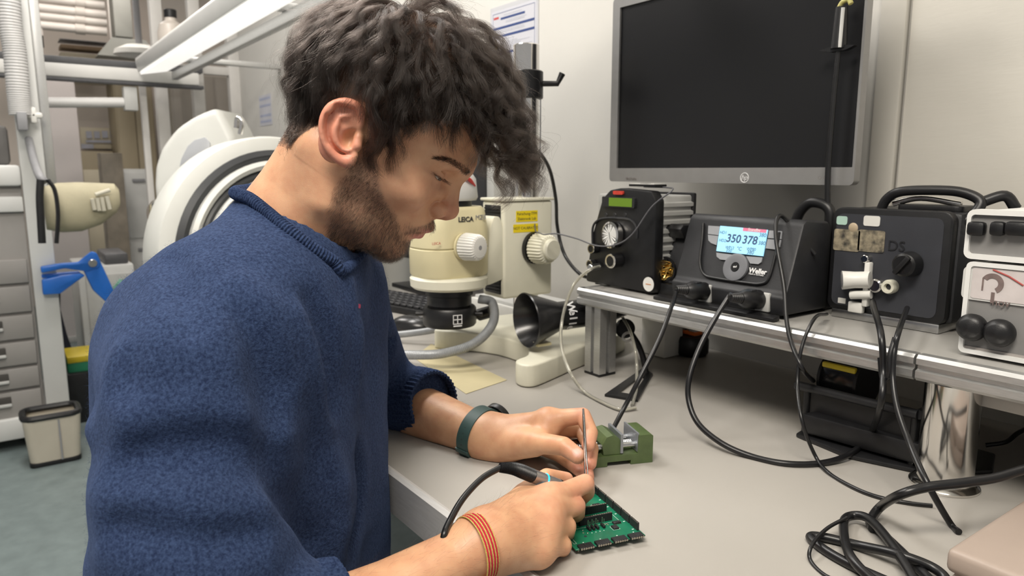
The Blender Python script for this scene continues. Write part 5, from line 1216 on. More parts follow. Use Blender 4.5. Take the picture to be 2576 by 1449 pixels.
ri = sample(_si, NS); rt = HV[ri] + RNG.normal(0, 0.0006, (NS, 3))
near = np.empty(NS, int); 
for q in range(0, NS, 3000):
    dd = ((rt[q:q + 3000, None, :] - G[None, :, 0, :]) ** 2).sum(2) + RNG.uniform(0, 2.5e-5, (len(rt[q:q + 3000]), len(G))); near[q:q + 3000] = dd.argmin(1)
shape = G[near] - G[near][:, :1]
tt = np.linspace(0, 1, K_H)[None, :, None]
ln = RNG.uniform(0.72, 1.12, (NS, 1, 1))
free_path = rt[:, None, :] + shape * ln
offs = RNG.normal(0, 0.0022, (NS, 1, 3)) * (0.35 + 0.9 * tt)
cl = np.clip(tt * 2.2, 0, 1) * RNG.uniform(0.7, 1.0, (NS, 1, 1))
S = free_path * (1 - cl) + (G[near] + offs) * cl
wob = np.cumsum(RNG.normal(0, 0.00022, (NS, K_H, 3)), 1); S += wob * tt
fly = RNG.random(NS) < 0.03
S[fly] += np.cumsum(RNG.normal(0, 0.0016, (fly.sum(), K_H, 3)), 1) * tt + HN[ri[fly]][:, None, :] * 0.012 * tt ** 1.5
S = S - skull_n(S) * np.minimum(skull_d(S) - 0.0008, 0)[..., None] * (S[..., 2:3] > 0.03)
HAIR = S
# keep the ears and the cheeks clear
ear_c = hp(850, 335, 0.08)
_inear = ((np.abs(S[:, :, 0] - ear_c[0]) < 0.019) & (S[:, :, 2] < ear_c[2] + 0.025) & (S[:, :, 2] > ear_c[2] - 0.045) & (np.abs(S[:, :, 1]) > 0.055)).sum(1)
HAIR = S[(_inear < 3) | (RNG.random(NS) < 0.03)]
# beard
bm_ = beard_mask(HV) * (HN[:, 0] + np.abs(HN[:, 1]) + 0.6 > -HN[:, 2] * 0.2)
bi = np.flatnonzero(bm_ > 0.15)
pb = bm_[bi] ** 1.5; bi = RNG.choice(bi, 14000, p=pb / pb.sum())
br = HV[bi] + RNG.normal(0, 0.0005, (len(bi), 3)); bn = HN[bi]
dense = sstep(-br[:, 2], 0.02, 0.075)
bd = np.stack([-0.15 + 0.35 * sstep(br[:, 0], 0.07, 0.1), 0.0 * br[:, 0], -1.0 + 0 * br[:, 0]], 1) + RNG.normal(0, 0.28, (len(bi), 3))
bd = unit(unit(bd - bn * np.sum(bd * bn, 1, keepdims=True)) + bn * RNG.uniform(0.25, 0.75, (len(bi), 1)))
bl = RNG.uniform(0.0028, 0.0052, len(bi)) * (0.75 + 0.5 * dense)
k5 = np.linspace(0, 1, 5)[None, :, None]
BEARD = br[:, None, :] + bd[:, None, :] * bl[:, None, None] * k5 - np.array((0.1, 0, 0.5)) * (bl[:, None, None] * 0.35) * k5 ** 2
# brows
def brow(sgn, n=1000):
    t = RNG.random(n); key = np.array([(0.0830, 0.0485, 0.0325), (0.0935, 0.0455, 0.0362), (0.1050, 0.0350, 0.0368), (0.1135, 0.0210, 0.0350), (0.1185, 0.0095, 0.0325)])
    sp = np.array(spl(key, 10)); u = t * (len(sp) - 1); i = np.minimum(u.astype(int), len(sp) - 2); p = sp[i] + (sp[i + 1] - sp[i]) * (u - i)[:, None]
    wid = np.interp(t, [0, 0.3, 0.8, 1], [0.0008, 0.0024, 0.0036, 0.0030]); p[:, 2] += RNG.uniform(-1, 1, n) * wid
    p[:, 0] += 0.006; p[:, 1] += 0.006; p[:, 1] *= sgn
    d2 = ((p[:, None, :] - HV[None, ::5, :]) ** 2).sum(2) if False else None
    return p, t
def to_skin(P, near_idx):
    Q = HV[near_idx]; out = np.empty_like(P); nn = np.empty_like(P)
    for q in range(0, len(P), 100):
        j = ((P[q:q + 100, None, :] - Q[None]) ** 2).sum(2).argmin(1); out[q:q + 100] = Q[j]; nn[q:q + 100] = HN[near_idx][j]
    return out, nn
fi = np.flatnonzero((HV[:, 0] > 0.06) & (HV[:, 2] > 0.0) & (HV[:, 2] < 0.05))
BR = []
for sgn in (1, -1):
    p, t = brow(sgn); q, n_ = to_skin(p, fi); q = q + RNG.normal(0, 0.0004, q.shape)
    dv = np.stack([-0.85 + 0 * t, sgn * 0.55 + 0 * t, 0.75 * (t - 0.35)], 1) + RNG.normal(0, 0.18, q.shape)
    q = q + n_ * 0.0004; dv = unit(unit(dv - n_ * np.sum(dv * n_, 1, keepdims=True)) + 0.38 * n_); l = RNG.uniform(0.0035, 0.0065, len(q))
    BR.append(q[:, None, :] + dv[:, None, :] * l[:, None, None] * k5)
BROWS = np.concatenate(BR)
# lashes
LS = []
for sgn in (1, -1):
    sp = np.array(spl([(0.0850, 0.0468, 0.0204), (0.0925, 0.0472, 0.0196), (0.1000, 0.0428, 0.0184), (0.1052, 0.0330, 0.0178), (0.1040, 0.0230, 0.0180)], 8))
    p = sp[RNG.integers(0, len(sp), 130)] + RNG.normal(0, 0.0003, (130, 3)); p[:, 1] *= sgn
    o = unit(p - np.array((0.0908, sgn * 0.0318, 0.0180))); dv = unit(0.45 * o + np.array((0.55, 0, -0.60)) + RNG.normal(0, 0.15, p.shape)); l = RNG.uniform(0.005, 0.008, len(p))
    LS.append(p[:, None, :] + dv[:, None, :] * l[:, None, None] * k5 + np.array((0.0022, 0, 0.0022)) * k5 ** 2)
LASH = np.concatenate(LS)
# ------------------------------------------------------------------ arms and hands
def D_(*p): return atd(*p)
def hand_field(lo_pts, h=0.0013, pad=0.03):
    P = np.array(lo_pts); return Field(P.min(0) - pad, P.max(0) + pad, h)
def build_hand(wrist, palm_mcp, fingers, thumb, arm, arm_r, thenar, extra=()):
    pts = [wrist] + [p for fg in fingers for p, _ in fg] + [p for p, _ in thumb] + list(arm)
    f = hand_field(pts)
    # palm
    for (p, r), wp in zip(palm_mcp, np.linspace(-1, 1, len(palm_mcp))):
        f.path([wrist, p], [0.0205, r], 0.016)
    for a_, b_ in zip(palm_mcp[:-1], palm_mcp[1:]): f.path([a_[0], b_[0]], [a_[1], b_[1]], 0.012)
    f.path([p for p, _ in thenar], [r for _, r in thenar], 0.016)
    f.path(arm, arm_r, 0.022)
    for p, r, k, op in extra: f.path(p, r, k, op)
    base = f.D.copy()
    for fg in list(fingers) + [thumb]:
        P = [p for p, _ in fg]; R = [r for _, r in fg]
        f.path(P, R, 0.009, base=base)
        # knuckles a little thicker, pads on the last joint
        for j in range(1, len(P) - 1): f.ell(P[j], (R[j] * 1.07,) * 3, 0.006, base=None) if False else None
    return f
# right hand, holding the iron like a pen
rw = D_(1228, 1362, 0.652)
r_mcp = [(D_(1388, 1256, 0.714), 0.0125), (D_(1378, 1292, 0.694), 0.0128), (D_(1366, 1334, 0.679), 0.0125), (D_(1352, 1378, 0.668), 0.0125)]
r_fing = [
    [(r_mcp[0][0], 0.0120), (D_(1472, 1216, 0.742), 0.0098), (D_(1476, 1238, 0.762), 0.0086), (D_(1462, 1256, 0.778), 0.0072)],
    [(r_mcp[1][0], 0.0120), (D_(1448, 1272, 0.724), 0.0102), (D_(1450, 1292, 0.746), 0.0090), (D_(1440, 1290, 0.764), 0.0078)],
    [(r_mcp[2][0], 0.0118), (D_(1424, 1324, 0.703), 0.0102), (D_(1424, 1342, 0.724), 0.0088), (D_(1404, 1340, 0.738), 0.0078)],
    [(r_mcp[3][0], 0.0112), (D_(1414, 1372, 0.689), 0.0096), (D_(1412, 1384, 0.706), 0.0084), (D_(1390, 1380, 0.714), 0.0074)]]
r_thumb = [(D_(1270, 1308, 0.690), 0.0165), (D_(1318, 1246, 0.738), 0.0125), (D_(1376, 1202, 0.772), 0.0102), (D_(1424, 1206, 0.792), 0.0082)]
r_elb = D_(540, 1730, 0.535)
r_arm = [rw, rw * 0.6 + r_elb * 0.4, rw * 0.25 + r_elb * 0.75]
rf = build_hand(rw, r_mcp, r_fing, r_thumb, r_arm, [0.0230, 0.0285, 0.0390], [(D_(1262, 1318, 0.682), 0.021), (D_(1335, 1262, 0.722), 0.0145), (D_(1372, 1262, 0.716), 0.0115)],
    extra=[([rw, D_(1300, 1376, 0.668), D_(1352, 1388, 0.668)], [0.022, 0.0195, 0.0125], 0.016, 'u')]
    + [([D_(1300, 1308, 0.664), m_[0] + Z * 0.0125], [0.0006, 0.0010], 0.008, 'u') for m_ in r_mcp[:3]])
RV, RF = rf.mesh(); RV = relax(RV, RF, 2, 0.45)
# left hand, holding the tweezers
lw = D_(1222, 1097, 0.948)
l_mcp = [(D_(1378, 1056, 0.905), 0.0128), (D_(1372, 1070, 0.925), 0.0128), (D_(1352, 1090, 0.938), 0.0122), (D_(1335, 1114, 0.940), 0.0115)]
l_fing = [
    [(l_mcp[0][0], 0.0125), (D_(1466, 1046, 0.892), 0.0102), (D_(1486, 1088, 0.874), 0.0090), (D_(1480, 1120, 0.860), 0.0082)],
    [(l_mcp[1][0], 0.0120), (D_(1462, 1082, 0.928), 0.0102), (D_(1488, 1128, 0.896), 0.0090), (D_(1484, 1166, 0.868), 0.0082)],
    [(l_mcp[2][0], 0.0116), (D_(1436, 1112, 0.940), 0.0098), (D_(1472, 1160, 0.905), 0.0086), (D_(1480, 1200, 0.860), 0.0072)],
    [(l_mcp[3][0], 0.0106), (D_(1404, 1144, 0.910), 0.0088), (D_(1438, 1168, 0.884), 0.0080), (D_(1460, 1188, 0.856), 0.0066)]]
l_thumb = [(D_(1285, 1112, 0.925), 0.0165), (D_(1350, 1114, 0.876), 0.0135), (D_(1418, 1122, 0.848), 0.0112), (D_(1453, 1147, 0.838), 0.0096)]
l_elb = D_(955, 1000, 1.105)
l_arm = [lw, lw * 0.55 + l_elb * 0.45, lw * 0.12 + l_elb * 0.88]
lf = build_hand(lw, l_mcp, l_fing, l_thumb, l_arm, [0.0268, 0.0365, 0.0420], [(D_(1262, 1118, 0.930), 0.023), (D_(1345, 1116, 0.885), 0.0155), (D_(1380, 1082, 0.898), 0.012)],
    extra=[([lw, D_(1290, 1118, 0.936), D_(1338, 1114, 0.940)], [0.024, 0.020, 0.012], 0.014, 'u')])
LV, LF = lf.mesh(); LV = relax(LV, LF, 2, 0.45)
LV[:, 2] = np.maximum(LV[:, 2], TZ + 0.0006); RV[:, 2] = np.where(RV[:, 1] > 0.366, np.maximum(RV[:, 2], TZ + 0.0006), RV[:, 2])

# ------------------------------------------------------------------ torso under the clothes (coarse), sweater, trousers
AX = np.stack([CR, FH, Z], 1)           # level axes seen from the camera: right, away, up
def c2w(p): return np.asarray(p) @ AX.T
def w2c(p): return np.asarray(p) @ AX
S_AX = nrm(SHR - SHL)
CHEST, WAIST, HIP = D_(652, 850, 0.765), D_(655, 1150, 0.770), D_(640, 1640, 0.790)
def torso_field(grow, h, lo, hi, low_only=False):
    f = Field(lo, hi, h); g = grow
    w = lambda p: w2c(p)
    for s in (-1, 1):
        f.path([w(CHEST + S_AX * 0.075 * s), w(WAIST + S_AX * 0.062 * s), w(HIP + S_AX * 0.070 * s)], [0.112 + g, 0.118 + g, 0.128 + g], 0.05)
    f.path([w(SHR), w(NECK - Z * 0.055), w(SHL)], [0.056 + g, 0.068 + g, 0.056 + g], 0.05)
    f.path([w(NECK - Z * 0.012), w(0.5 * SHR + 0.5 * NECK - Z * 0.002), w(SHR)], [0.048 + g, 0.056 + g, 0.058 + g], 0.05)
    f.path([w(NECK - Z * 0.01), w(0.55 * SHL + 0.45 * NECK)], [0.050 + g, 0.050 + g], 0.04)
    return f
allp = np.array([w2c(p) for p in (SHR, SHL, NECK, CHEST, WAIST, HIP, r_elb, l_elb)])
lo, hi = allp.min(0) - 0.17, allp.max(0) + 0.16
tf = torso_field(-0.018, 0.009, lo, hi)
tf.path([w2c(SHR), w2c(r_elb), w2c(r_elb * 0.7 + rw * 0.3)], [0.048, 0.040, 0.037], 0.03)
tf.path([w2c(SHL), w2c(l_elb), w2c(l_elb * 0.7 + lw * 0.3)], [0.046, 0.040, 0.037], 0.03)
TV, TF = tf.mesh(); TV = c2w(relax(TV, TF, 1))
# sweater
sf = torso_field(0.004, 0.0045, lo, hi)
sf.path([w2c(SHR), w2c(SHR * 0.62 + r_elb * 0.38 - CR * 0.012), w2c(r_elb)], [0.060, 0.077, 0.070], 0.022)
cuffR = r_elb * 0.72 + rw * 0.28
sf.path([w2c(r_elb), w2c(cuffR)], [0.068, 0.058], 0.02)
cuffL = D_(1088, 1012, 1.022)
sf.path([w2c(SHL), w2c(SHL * 0.4 + l_elb * 0.6), w2c(l_elb)], [0.066, 0.060, 0.056], 0.025)
sf.path([w2c(l_elb), w2c(cuffL)], [0.055, 0.0475], 0.02)
# the far sleeve ends square at its cuff
ca = nrm(w2c(cuffL) - w2c(l_elb)); S_, G_ = sf.sl(w2c(cuffL) - 0.10, w2c(cuffL) + 0.10)
pl = (G_[0] - w2c(cuffL)[0]) * ca[0] + (G_[1] - w2c(cuffL)[1]) * ca[1] + (G_[2] - w2c(cuffL)[2]) * ca[2] + 0.010
sf.D[S_] = np.where(pl > -0.02, np.maximum(sf.D[S_], pl.astype(np.float32)), sf.D[S_])
def surf_depth(x, y, d0=0.40):
    """how far along the camera's ray the cloth lies."""
    t = np.arange(d0, 1.3, 0.002); P = w2c(CAM + ray(x, y) * t[:, None]); i = np.round((P - sf.lo) / sf.h).astype(int)
    ok = np.all((i >= 0) & (i < np.array(sf.D.shape)), 1); v = np.where(ok, sf.D[tuple(np.clip(i, 0, np.array(sf.D.shape) - 1).T)], 1)
    k = np.flatnonzero(v < 0); return t[k[0]] if len(k) else 0.7
def fold(pts, r, sink, k=0.02, op='u'):
    P = [D_(x, y, surf_depth(x, y) + sink) for x, y in pts]; m = len(spl(P, 4))
    sf.path([w2c(p) for p in spl(P, 4)], list(r * (0.35 + 0.65 * np.sin(np.pi * np.linspace(0.08, 0.92, m)))), k, op)
def ridge(pts, r=0.012): fold(pts, r, r * 0.55, 0.022, 'u')
def groove(pts, r=0.012): fold(pts, r, -r * 0.35, 0.020, 's')
ridge([(690, 1105), (600, 1080), (480, 1070), (360, 1080), (260, 1080)], 0.019)
groove([(695, 1170), (590, 1143), (480, 1140), (380, 1155), (300, 1205)], 0.021)
ridge([(290, 1240), (360, 1290), (480, 1315), (630, 1305)], 0.018)
groove([(285, 1335), (380, 1367), (500, 1385), (640, 1365)], 0.019)
ridge([(290, 1400), (420, 1425), (550, 1428), (650, 1405)], 0.013)
groove([(640, 790), (685, 880), (712, 1000), (708, 1120)], 0.021)
ridge([(610, 720), (660, 800), (700, 900)], 0.010)
ridge([(745, 800), (800, 940), (815, 1080)], 0.010)
groove([(790, 760), (840, 880), (850, 1020)], 0.013)
ridge([(870, 720), (885, 860), (880, 1000)], 0.009)
groove([(690, 1160), (740, 1240), (780, 1360)], 0.019)
ridge([(830, 1150), (850, 1260), (840, 1400)], 0.010)
groove([(905, 1130), (910, 1250), (890, 1380)], 0.009)
groove([(420, 640), (470, 720), (480, 820)], 0.006)
ridge([(300, 900), (290, 1000), (320, 1050)], 0.008)
# neck hole, with the line of the collar laid on the cloth
MIDN = nrm(S_AX)
def mirror_mid(p): return p - 2 * MIDN * np.dot(p - NECK, MIDN)
col_px = [(592, 486), (628, 500), (672, 534), (724, 578), (782, 622), (834, 655)]
COLN = [D_(x, y, surf_depth(x, y) - 0.001) for x, y in col_px]
COLV = D_(868, 678, surf_depth(868, 678) + 0.004)
COLB = 0.5 * (COLN[0] + mirror_mid(COLN[0])) - CR * 0.006
COLLAR = [COLB] + COLN + [COLV] + [mirror_mid(p) for p in COLN[::-1]]
sf.path([w2c(NECK - Z * 0.022 + CR * 0.006), w2c(NECK * 0.5 + 0.5 * h2w((0.0, 0, -0.03)))], [0.057, 0.064], 0.006, 's')
vt = D_(862, 664, 0.735)
sf.path([w2c(NECK + Z * 0.01 + CR * 0.01), w2c(vt)], [0.046, 0.010], 0.008, 's')
sf.path([w2c(NECK + Z * 0.035 + CR * 0.02), w2c(vt + Z * 0.045 + CR * 0.01)], [0.055, 0.030], 0.006, 's')
SV, SF = sf.mesh(); SV = relax(SV, SF, 2, 0.4)
SN = vnormals(SV, SF)
# soft unevenness of the knit
def vnoise(P, sc, seed):
    r = np.random.default_rng(seed); T = r.uniform(-1, 1, (32, 32, 32)); q = P * sc; i = np.floor(q).astype(int); t = q - i; t = t * t * (3 - 2 * t); out = 0
    for a in (0, 1):
        for b in (0, 1):
            for c in (0, 1):
                w = np.where(a, t[:, 0], 1 - t[:, 0]) * np.where(b, t[:, 1], 1 - t[:, 1]) * np.where(c, t[:, 2], 1 - t[:, 2]); out = out + w * T[(i[:, 0] + a) % 32, (i[:, 1] + b) % 32, (i[:, 2] + c) % 32]
    return out
SV = SV + SN * (0.0028 * vnoise(SV, 16, 3) + 0.0012 * vnoise(SV, 45, 4))[:, None]
SV = c2w(SV); SN = c2w(SN)
bad = (SV[:, 1] > 0.36) & (SV[:, 2] < TZ + 0.001) & (SV[:, 0] < -0.75)
SV[bad, 2] = TZ + 0.001
# ------------------------------------------------------------------ the person put together
FACE = np.cross(Z, S_AX * np.array([1, 1, 0])); FACE = nrm(FACE)
person = thing('person', 'person in a navy sweater bending over a green circuit board to solder', 'person', (HIP[0], HIP[1], 0))
def to_p(V): return np.asarray(V) - np.array((HIP[0], HIP[1], 0))
m_skin = bpy.data.materials.new('skin'); m_skin.use_nodes = True
nt = m_skin.node_tree; bs = nt.nodes['Principled BSDF']; vc = nt.nodes.new('ShaderNodeVertexColor'); vc.layer_name = 'tint'
tc = nt.nodes.new('ShaderNodeTexCoord')
n1 = nt.nodes.new('ShaderNodeTexNoise'); n1.inputs['Scale'].default_value = 55; n1.inputs['Detail'].default_value = 5
nt.links.new(tc.outputs['Object'], n1.inputs['Vector'])
rp = nt.nodes.new('ShaderNodeValToRGB'); rp.color_ramp.elements[0].position = 0.3; rp.color_ramp.elements[1].position = 0.72
rp.color_ramp.elements[0].color = (0.90, 0.80, 0.78, 1); rp.color_ramp.elements[1].color = (1.08, 1.10, 1.10, 1)
nt.links.new(n1.outputs['Fac'], rp.inputs['Fac'])
mx = nt.nodes.new('ShaderNodeMix'); mx.data_type = 'RGBA'; mx.blend_type = 'MULTIPLY'; mx.inputs[0].default_value = 1.0
nt.links.new(vc.outputs[0], mx.inputs[6]); nt.links.new(rp.outputs[0], mx.inputs[7]); nt.links.new(mx.outputs[2], bs.inputs['Base Color'])
n2 = nt.nodes.new('ShaderNodeTexNoise'); n2.inputs['Scale'].default_value = 900; nt.links.new(tc.outputs['Object'], n2.inputs['Vector'])
bp = nt.nodes.new('ShaderNodeBump'); bp.inputs['Strength'].default_value = 0.18; bp.inputs['Distance'].default_value = 0.0006
nt.links.new(n2.outputs['Fac'], bp.inputs['Height']); nt.links.new(bp.outputs['Normal'], bs.inputs['Normal'])
bs.inputs['Roughness'].default_value = 0.46; bs.inputs['Subsurface Weight'].default_value = 0.15
bs.inputs['Subsurface Radius'].default_value = (1.0, 0.35, 0.18); bs.inputs['Subsurface Scale'].default_value = 0.006
def hand_tint(V, tips, knuck, nails):
    base = np.tile(np.array((0.67, 0.380, 0.220)), (len(V), 1))
    def mix(w, c):
        nonlocal base
        base = base * (1 - w[:, None]) + np.array(c) * w[:, None]
    for p in tips: mix(0.55 * bump3(V, p, 0.016), (0.76, 0.34, 0.25))
    for p in knuck: mix(0.35 * bump3(V, p, 0.014), (0.72, 0.36, 0.25))
    for p, n in nails:
        d = V - np.asarray(p); w = np.exp(-(np.sum(d ** 2, 1) / 0.0056 ** 2) ** 3); mix(0.8 * w, (0.80, 0.54, 0.47))
    return np.concatenate([base, np.ones((len(V), 1))], 1)
rt_ = hand_tint(RV, [fg[-1][0] for fg in r_fing] + [r_thumb[-1][0], r_fing[0][1][0], r_fing[1][1][0]], [m_[0] + Z * 0.01 for m_ in r_mcp], [])
thn = l_thumb[-1][0] - CF * 0.0065 + CU * 0.0055 - CR * 0.001
lt_ = hand_tint(LV, [fg[-1][0] for fg in l_fing] + [l_thumb[-1][0], l_fing[0][1][0]], [m_[0] for m_ in l_mcp], [(thn, 0)])
tt_ = np.tile(np.array((0.56, 0.315, 0.19, 1.0)), (len(TV), 1))
parts_ = [(h2w(HV), HF, head_tint(HV)), (RV, RF, rt_), (LV, LF, lt_), (TV, TF, tt_)]
off = 0; VV = []; FF = []; CC = []
for v, f_, c_ in parts_: VV.append(v); FF.append(f_ + off); CC.append(c_); off += len(v)
body = skin_object('body', to_p(np.concatenate(VV)), np.concatenate(FF), m_skin, person, np.concatenate(CC))
body['label'] = 'head, neck, bare forearms and hands'
strands('hair', to_p(h2w(HAIR)), m_hair, person, 0.000080, 0.00003)['label'] = 'thick wavy dark brown hair with a curly fringe'
strands('beard', to_p(h2w(BEARD)), m_stub, person, 0.00008, 0.00003)['label'] = 'short dark beard and moustache'
strands('eyebrows', to_p(h2w(BROWS)), m_stub, person, 0.00008, 0.00003)
strands('eyelashes', to_p(h2w(LASH)), m_stub, person, 0.00008, 0.00002)
m_eye = mat('eye_white', (0.62, 0.58, 0.54), 0.15, var=0.05, scale=300); m_iris = mat('iris_brown', (0.035, 0.018, 0.01), 0.1, var=0.3, scale=900)
for sg in (1, -1):
    ec = np.array((0.0908, sg * 0.0318, 0.0180)); g = nrm((0.86, sg * 0.16, -0.22))
    e = MB().ell(to_p(h2w(ec)), (0.0126,) * 3, n=24, m=16).build('eye', m_eye, person)
    ax = HM @ g
    MB().lathe([(0, 0.01285), (0.003, 0.01272), (0.0055, 0.01200), (0.0058, 0.0112)], to_p(h2w(ec)), ax, 20).build('iris', m_iris, e)
# sweater
def knit(name, bump=0.7):
    m = bpy.data.materials.new(name); m.use_nodes = True; nt = m.node_tree; b = nt.nodes['Principled BSDF']
    tc = nt.nodes.new('ShaderNodeTexCoord'); a = nt.nodes.new('ShaderNodeTexNoise'); a.inputs['Scale'].default_value = 380; a.inputs['Detail'].default_value = 4; a.inputs['Roughness'].default_value = 0.7
    nt.links.new(tc.outputs['Object'], a.inputs['Vector']); r = nt.nodes.new('ShaderNodeValToRGB')
    r.color_ramp.elements[0].position = 0.36; r.color_ramp.elements[1].position = 0.66; r.color_ramp.elements[0].color = (0.013, 0.022, 0.058, 1); r.color_ramp.elements[1].color = (0.042, 0.068, 0.145, 1)
    nt.links.new(a.outputs['Fac'], r.inputs['Fac']); nt.links.new(r.outputs[0], b.inputs['Base Color'])
    bp = nt.nodes.new('ShaderNodeBump'); bp.inputs['Strength'].default_value = bump; bp.inputs['Distance'].default_value = 0.002
    nt.links.new(a.outputs['Fac'], bp.inputs['Height']); nt.links.new(bp.outputs['Normal'], b.inputs['Normal'])
    b.inputs['Roughness'].default_value = 0.95; b.inputs['Sheen Weight'].default_value = 0.15; b.inputs['Sheen Roughness'].default_value = 0.5; b.inputs['Sheen Tint'].default_value = (0.4, 0.55, 1, 1); b.inputs['Specular IOR Level'].default_value = 0.1
    return m
m_knit = knit('navy_wool'); m_rib = knit('navy_rib', 0.4)
sweater = skin_object('sweater', to_p(SV), SF, m_knit, person)
sweater['label'] = 'fuzzy navy blue wool sweater with a V-neck'
cl_ = spl(COLLAR, 100, closed=True); m_ = len(cl_)
arc = np.concatenate([[0], np.cumsum(np.linalg.norm(np.diff(np.array(cl_ + [cl_[0]]), axis=0), axis=1))])[:-1]
MB().tube([to_p(p) for p in cl_], list(0.0060 + 0.0006 * np.cos(arc / 0.0030 * 2 * math.pi)), 10, closed=True).build('collar', m_rib, sweater)['label'] = 'ribbed neckline band'
def ribbed_cuff(c0, c1, ra, rb, nr=44):
    mb = MB(); ax = nrm(c1 - c0); x, y, z = basis(ax); n = nr * 4; prof = [(0.0, 0.985), (0.15, 1.0), (0.5, 0.99), (0.85, 0.97), (1.0, 0.94), (1.01, 0.86), (0.8, 0.84)]
    V = []; L = np.linalg.norm(c1 - c0)
    for k in range(n):
        a = 2 * math.pi * k / n; w = 0.0011 * math.cos(nr * a)
        for t, s in prof: V.append(c0 + z * L * t + (x * math.cos(a) + y * math.sin(a)) * ((ra + (rb - ra) * t) * s + w))
    p = len(prof)
    for k in range(n):
        for j in range(p - 1): mb.f.append((k * p + j, ((k + 1) % n) * p + j, ((k + 1) % n) * p + j + 1, k * p + j + 1))
    V = np.array(V); on = (V[:, 1] > 0.36); V[on, 2] = np.maximum(V[on, 2], TZ + 0.0008)
    mb.v = [tuple(to_p(v)) for v in V]; return mb
lax = nrm(cuffL - l_elb)
ribbed_cuff(cuffL - lax * 0.045, cuffL + lax * 0.004, 0.0500, 0.0475).build('cuff', m_rib, sweater)['label'] = 'ribbed cuff pushed up the forearm'
rax = nrm(rw - r_elb)
ribbed_cuff(cuffR - rax * 0.01, cuffR + rax * 0.045, 0.062, 0.050).build('cuff', m_rib, sweater)
lg_p = D_(905, 770, surf_depth(905, 770) - 0.002)
MB().prism([(-0.001, -0.002), (0.0008, -0.0022), (0.0012, 0.0), (0.0009, 0.0022), (0.0, 0.0016), (-0.0009, 0.0024)], to_p(lg_p), CR, CU, -CF * 0.0012).build('stitched_emblem', mat('red_thread', (0.20, 0.02, 0.05), 0.8, var=0.2, scale=900), sweater)
# fuzz on the wool
vis = np.flatnonzero((SN @ (-CF) > -0.25)); fz = RNG.choice(vis, 60000)
p0 = SV[fz] + RNG.normal(0, 0.0016, (len(fz), 3)); p0 += SN[fz] * (-0.0004)
dv = unit(SN[fz] * 0.55 + RNG.normal(0, 0.55, (len(fz), 3))); l = RNG.uniform(0.0008, 0.0024, len(fz))
k4 = np.linspace(0, 1, 4)[None, :, None]
FZ = p0[:, None, :] + dv[:, None, :] * l[:, None, None] * k4 + RNG.normal(0, 0.0006, (len(fz), 1, 3)) * k4 ** 2
m_fuzz = mat('wool_fuzz', (0.046, 0.070, 0.148), 0.9, var=0.4, scale=90, spec=0.1)
fo = strands('wool_fuzz', to_p(FZ), m_fuzz, sweater, 0.00004, 0.00002)
# arm hair
def arm_hair(V, F, axis0, axis1, n, tmin, tmax):
    N = vnormals(V, F); t = (V - axis0) @ (axis1 - axis0) / np.sum((axis1 - axis0) ** 2)
    i = np.flatnonzero((t > tmin) & (t < tmax) & (N @ Z > -0.1)); i = RNG.choice(i, n); ax = nrm(axis0 - axis1)
    d = unit(unit(ax + np.array((0, 0, -0.3)) + RNG.normal(0, 0.45, (n, 3))) + N[i] * RNG.uniform(0.2, 0.8, (n, 1))); l = RNG.uniform(0.005, 0.012, n)
    return V[i][:, None, :] + d[:, None, :] * l[:, None, None] * k5 + ax * 0.003 * k5 ** 2
AH = np.concatenate([arm_hair(RV, RF, rw, r_elb, 700, -0.22, 0.75), arm_hair(LV, LF, lw, l_elb, 350, 0.02, 0.6)])
strands('arm_hair', to_p(AH), m_stub, person, 0.00003, 0.00001)
# trousers and shoes
hipR, hipL = HIP + S_AX * 0.085 - Z * 0.02, HIP - S_AX * 0.085 - Z * 0.02
tf = Field(w2c(HIP) - (0.35, 0.45, 0.56), w2c(HIP) + (0.62, 0.45, 0.10), 0.009)
feet = []
for hj, sd in ((hipR, 1), (hipL, -1)):
    kn = hj + FACE * 0.41 + S_AX * 0.04 * sd; kn[2] = 0.52; an = kn - FACE * 0.02; an[2] = 0.10
    tf.path([w2c(hj), w2c(0.5 * hj + 0.5 * kn), w2c(kn)], [0.088, 0.080, 0.062], 0.04); tf.path([w2c(kn), w2c(0.4 * kn + 0.6 * an), w2c(an)], [0.062, 0.060, 0.055], 0.02); feet.append(an)
tf.path([w2c(hipR), w2c(hipL)], [0.10, 0.10], 0.04)
PV, PF = tf.mesh()
skin_object('trousers', to_p(c2w(relax(PV, PF, 2))), PF, mat('grey_twill', (0.20, 0.19, 0.175), 0.9, var=0.1, scale=50, bump=0.3, bscale=900), person)
m_shoe = mat('dark_shoe', (0.03, 0.03, 0.03), 0.6, var=0.2, scale=40)
for an in feet:
    f0 = an.copy(); f0[2] = 0
    mb = MB(); R_ = np.stack([FACE, np.cross(Z, FACE), Z], 1)
    mb.ell(to_p(f0 + FACE * 0.07 + Z * 0.045), (0.135, 0.048, 0.043), R_, 20, 10).ell(to_p(f0 + Z * 0.06), (0.06, 0.045, 0.055), R_, 16, 10).build('shoe', m_shoe, person)
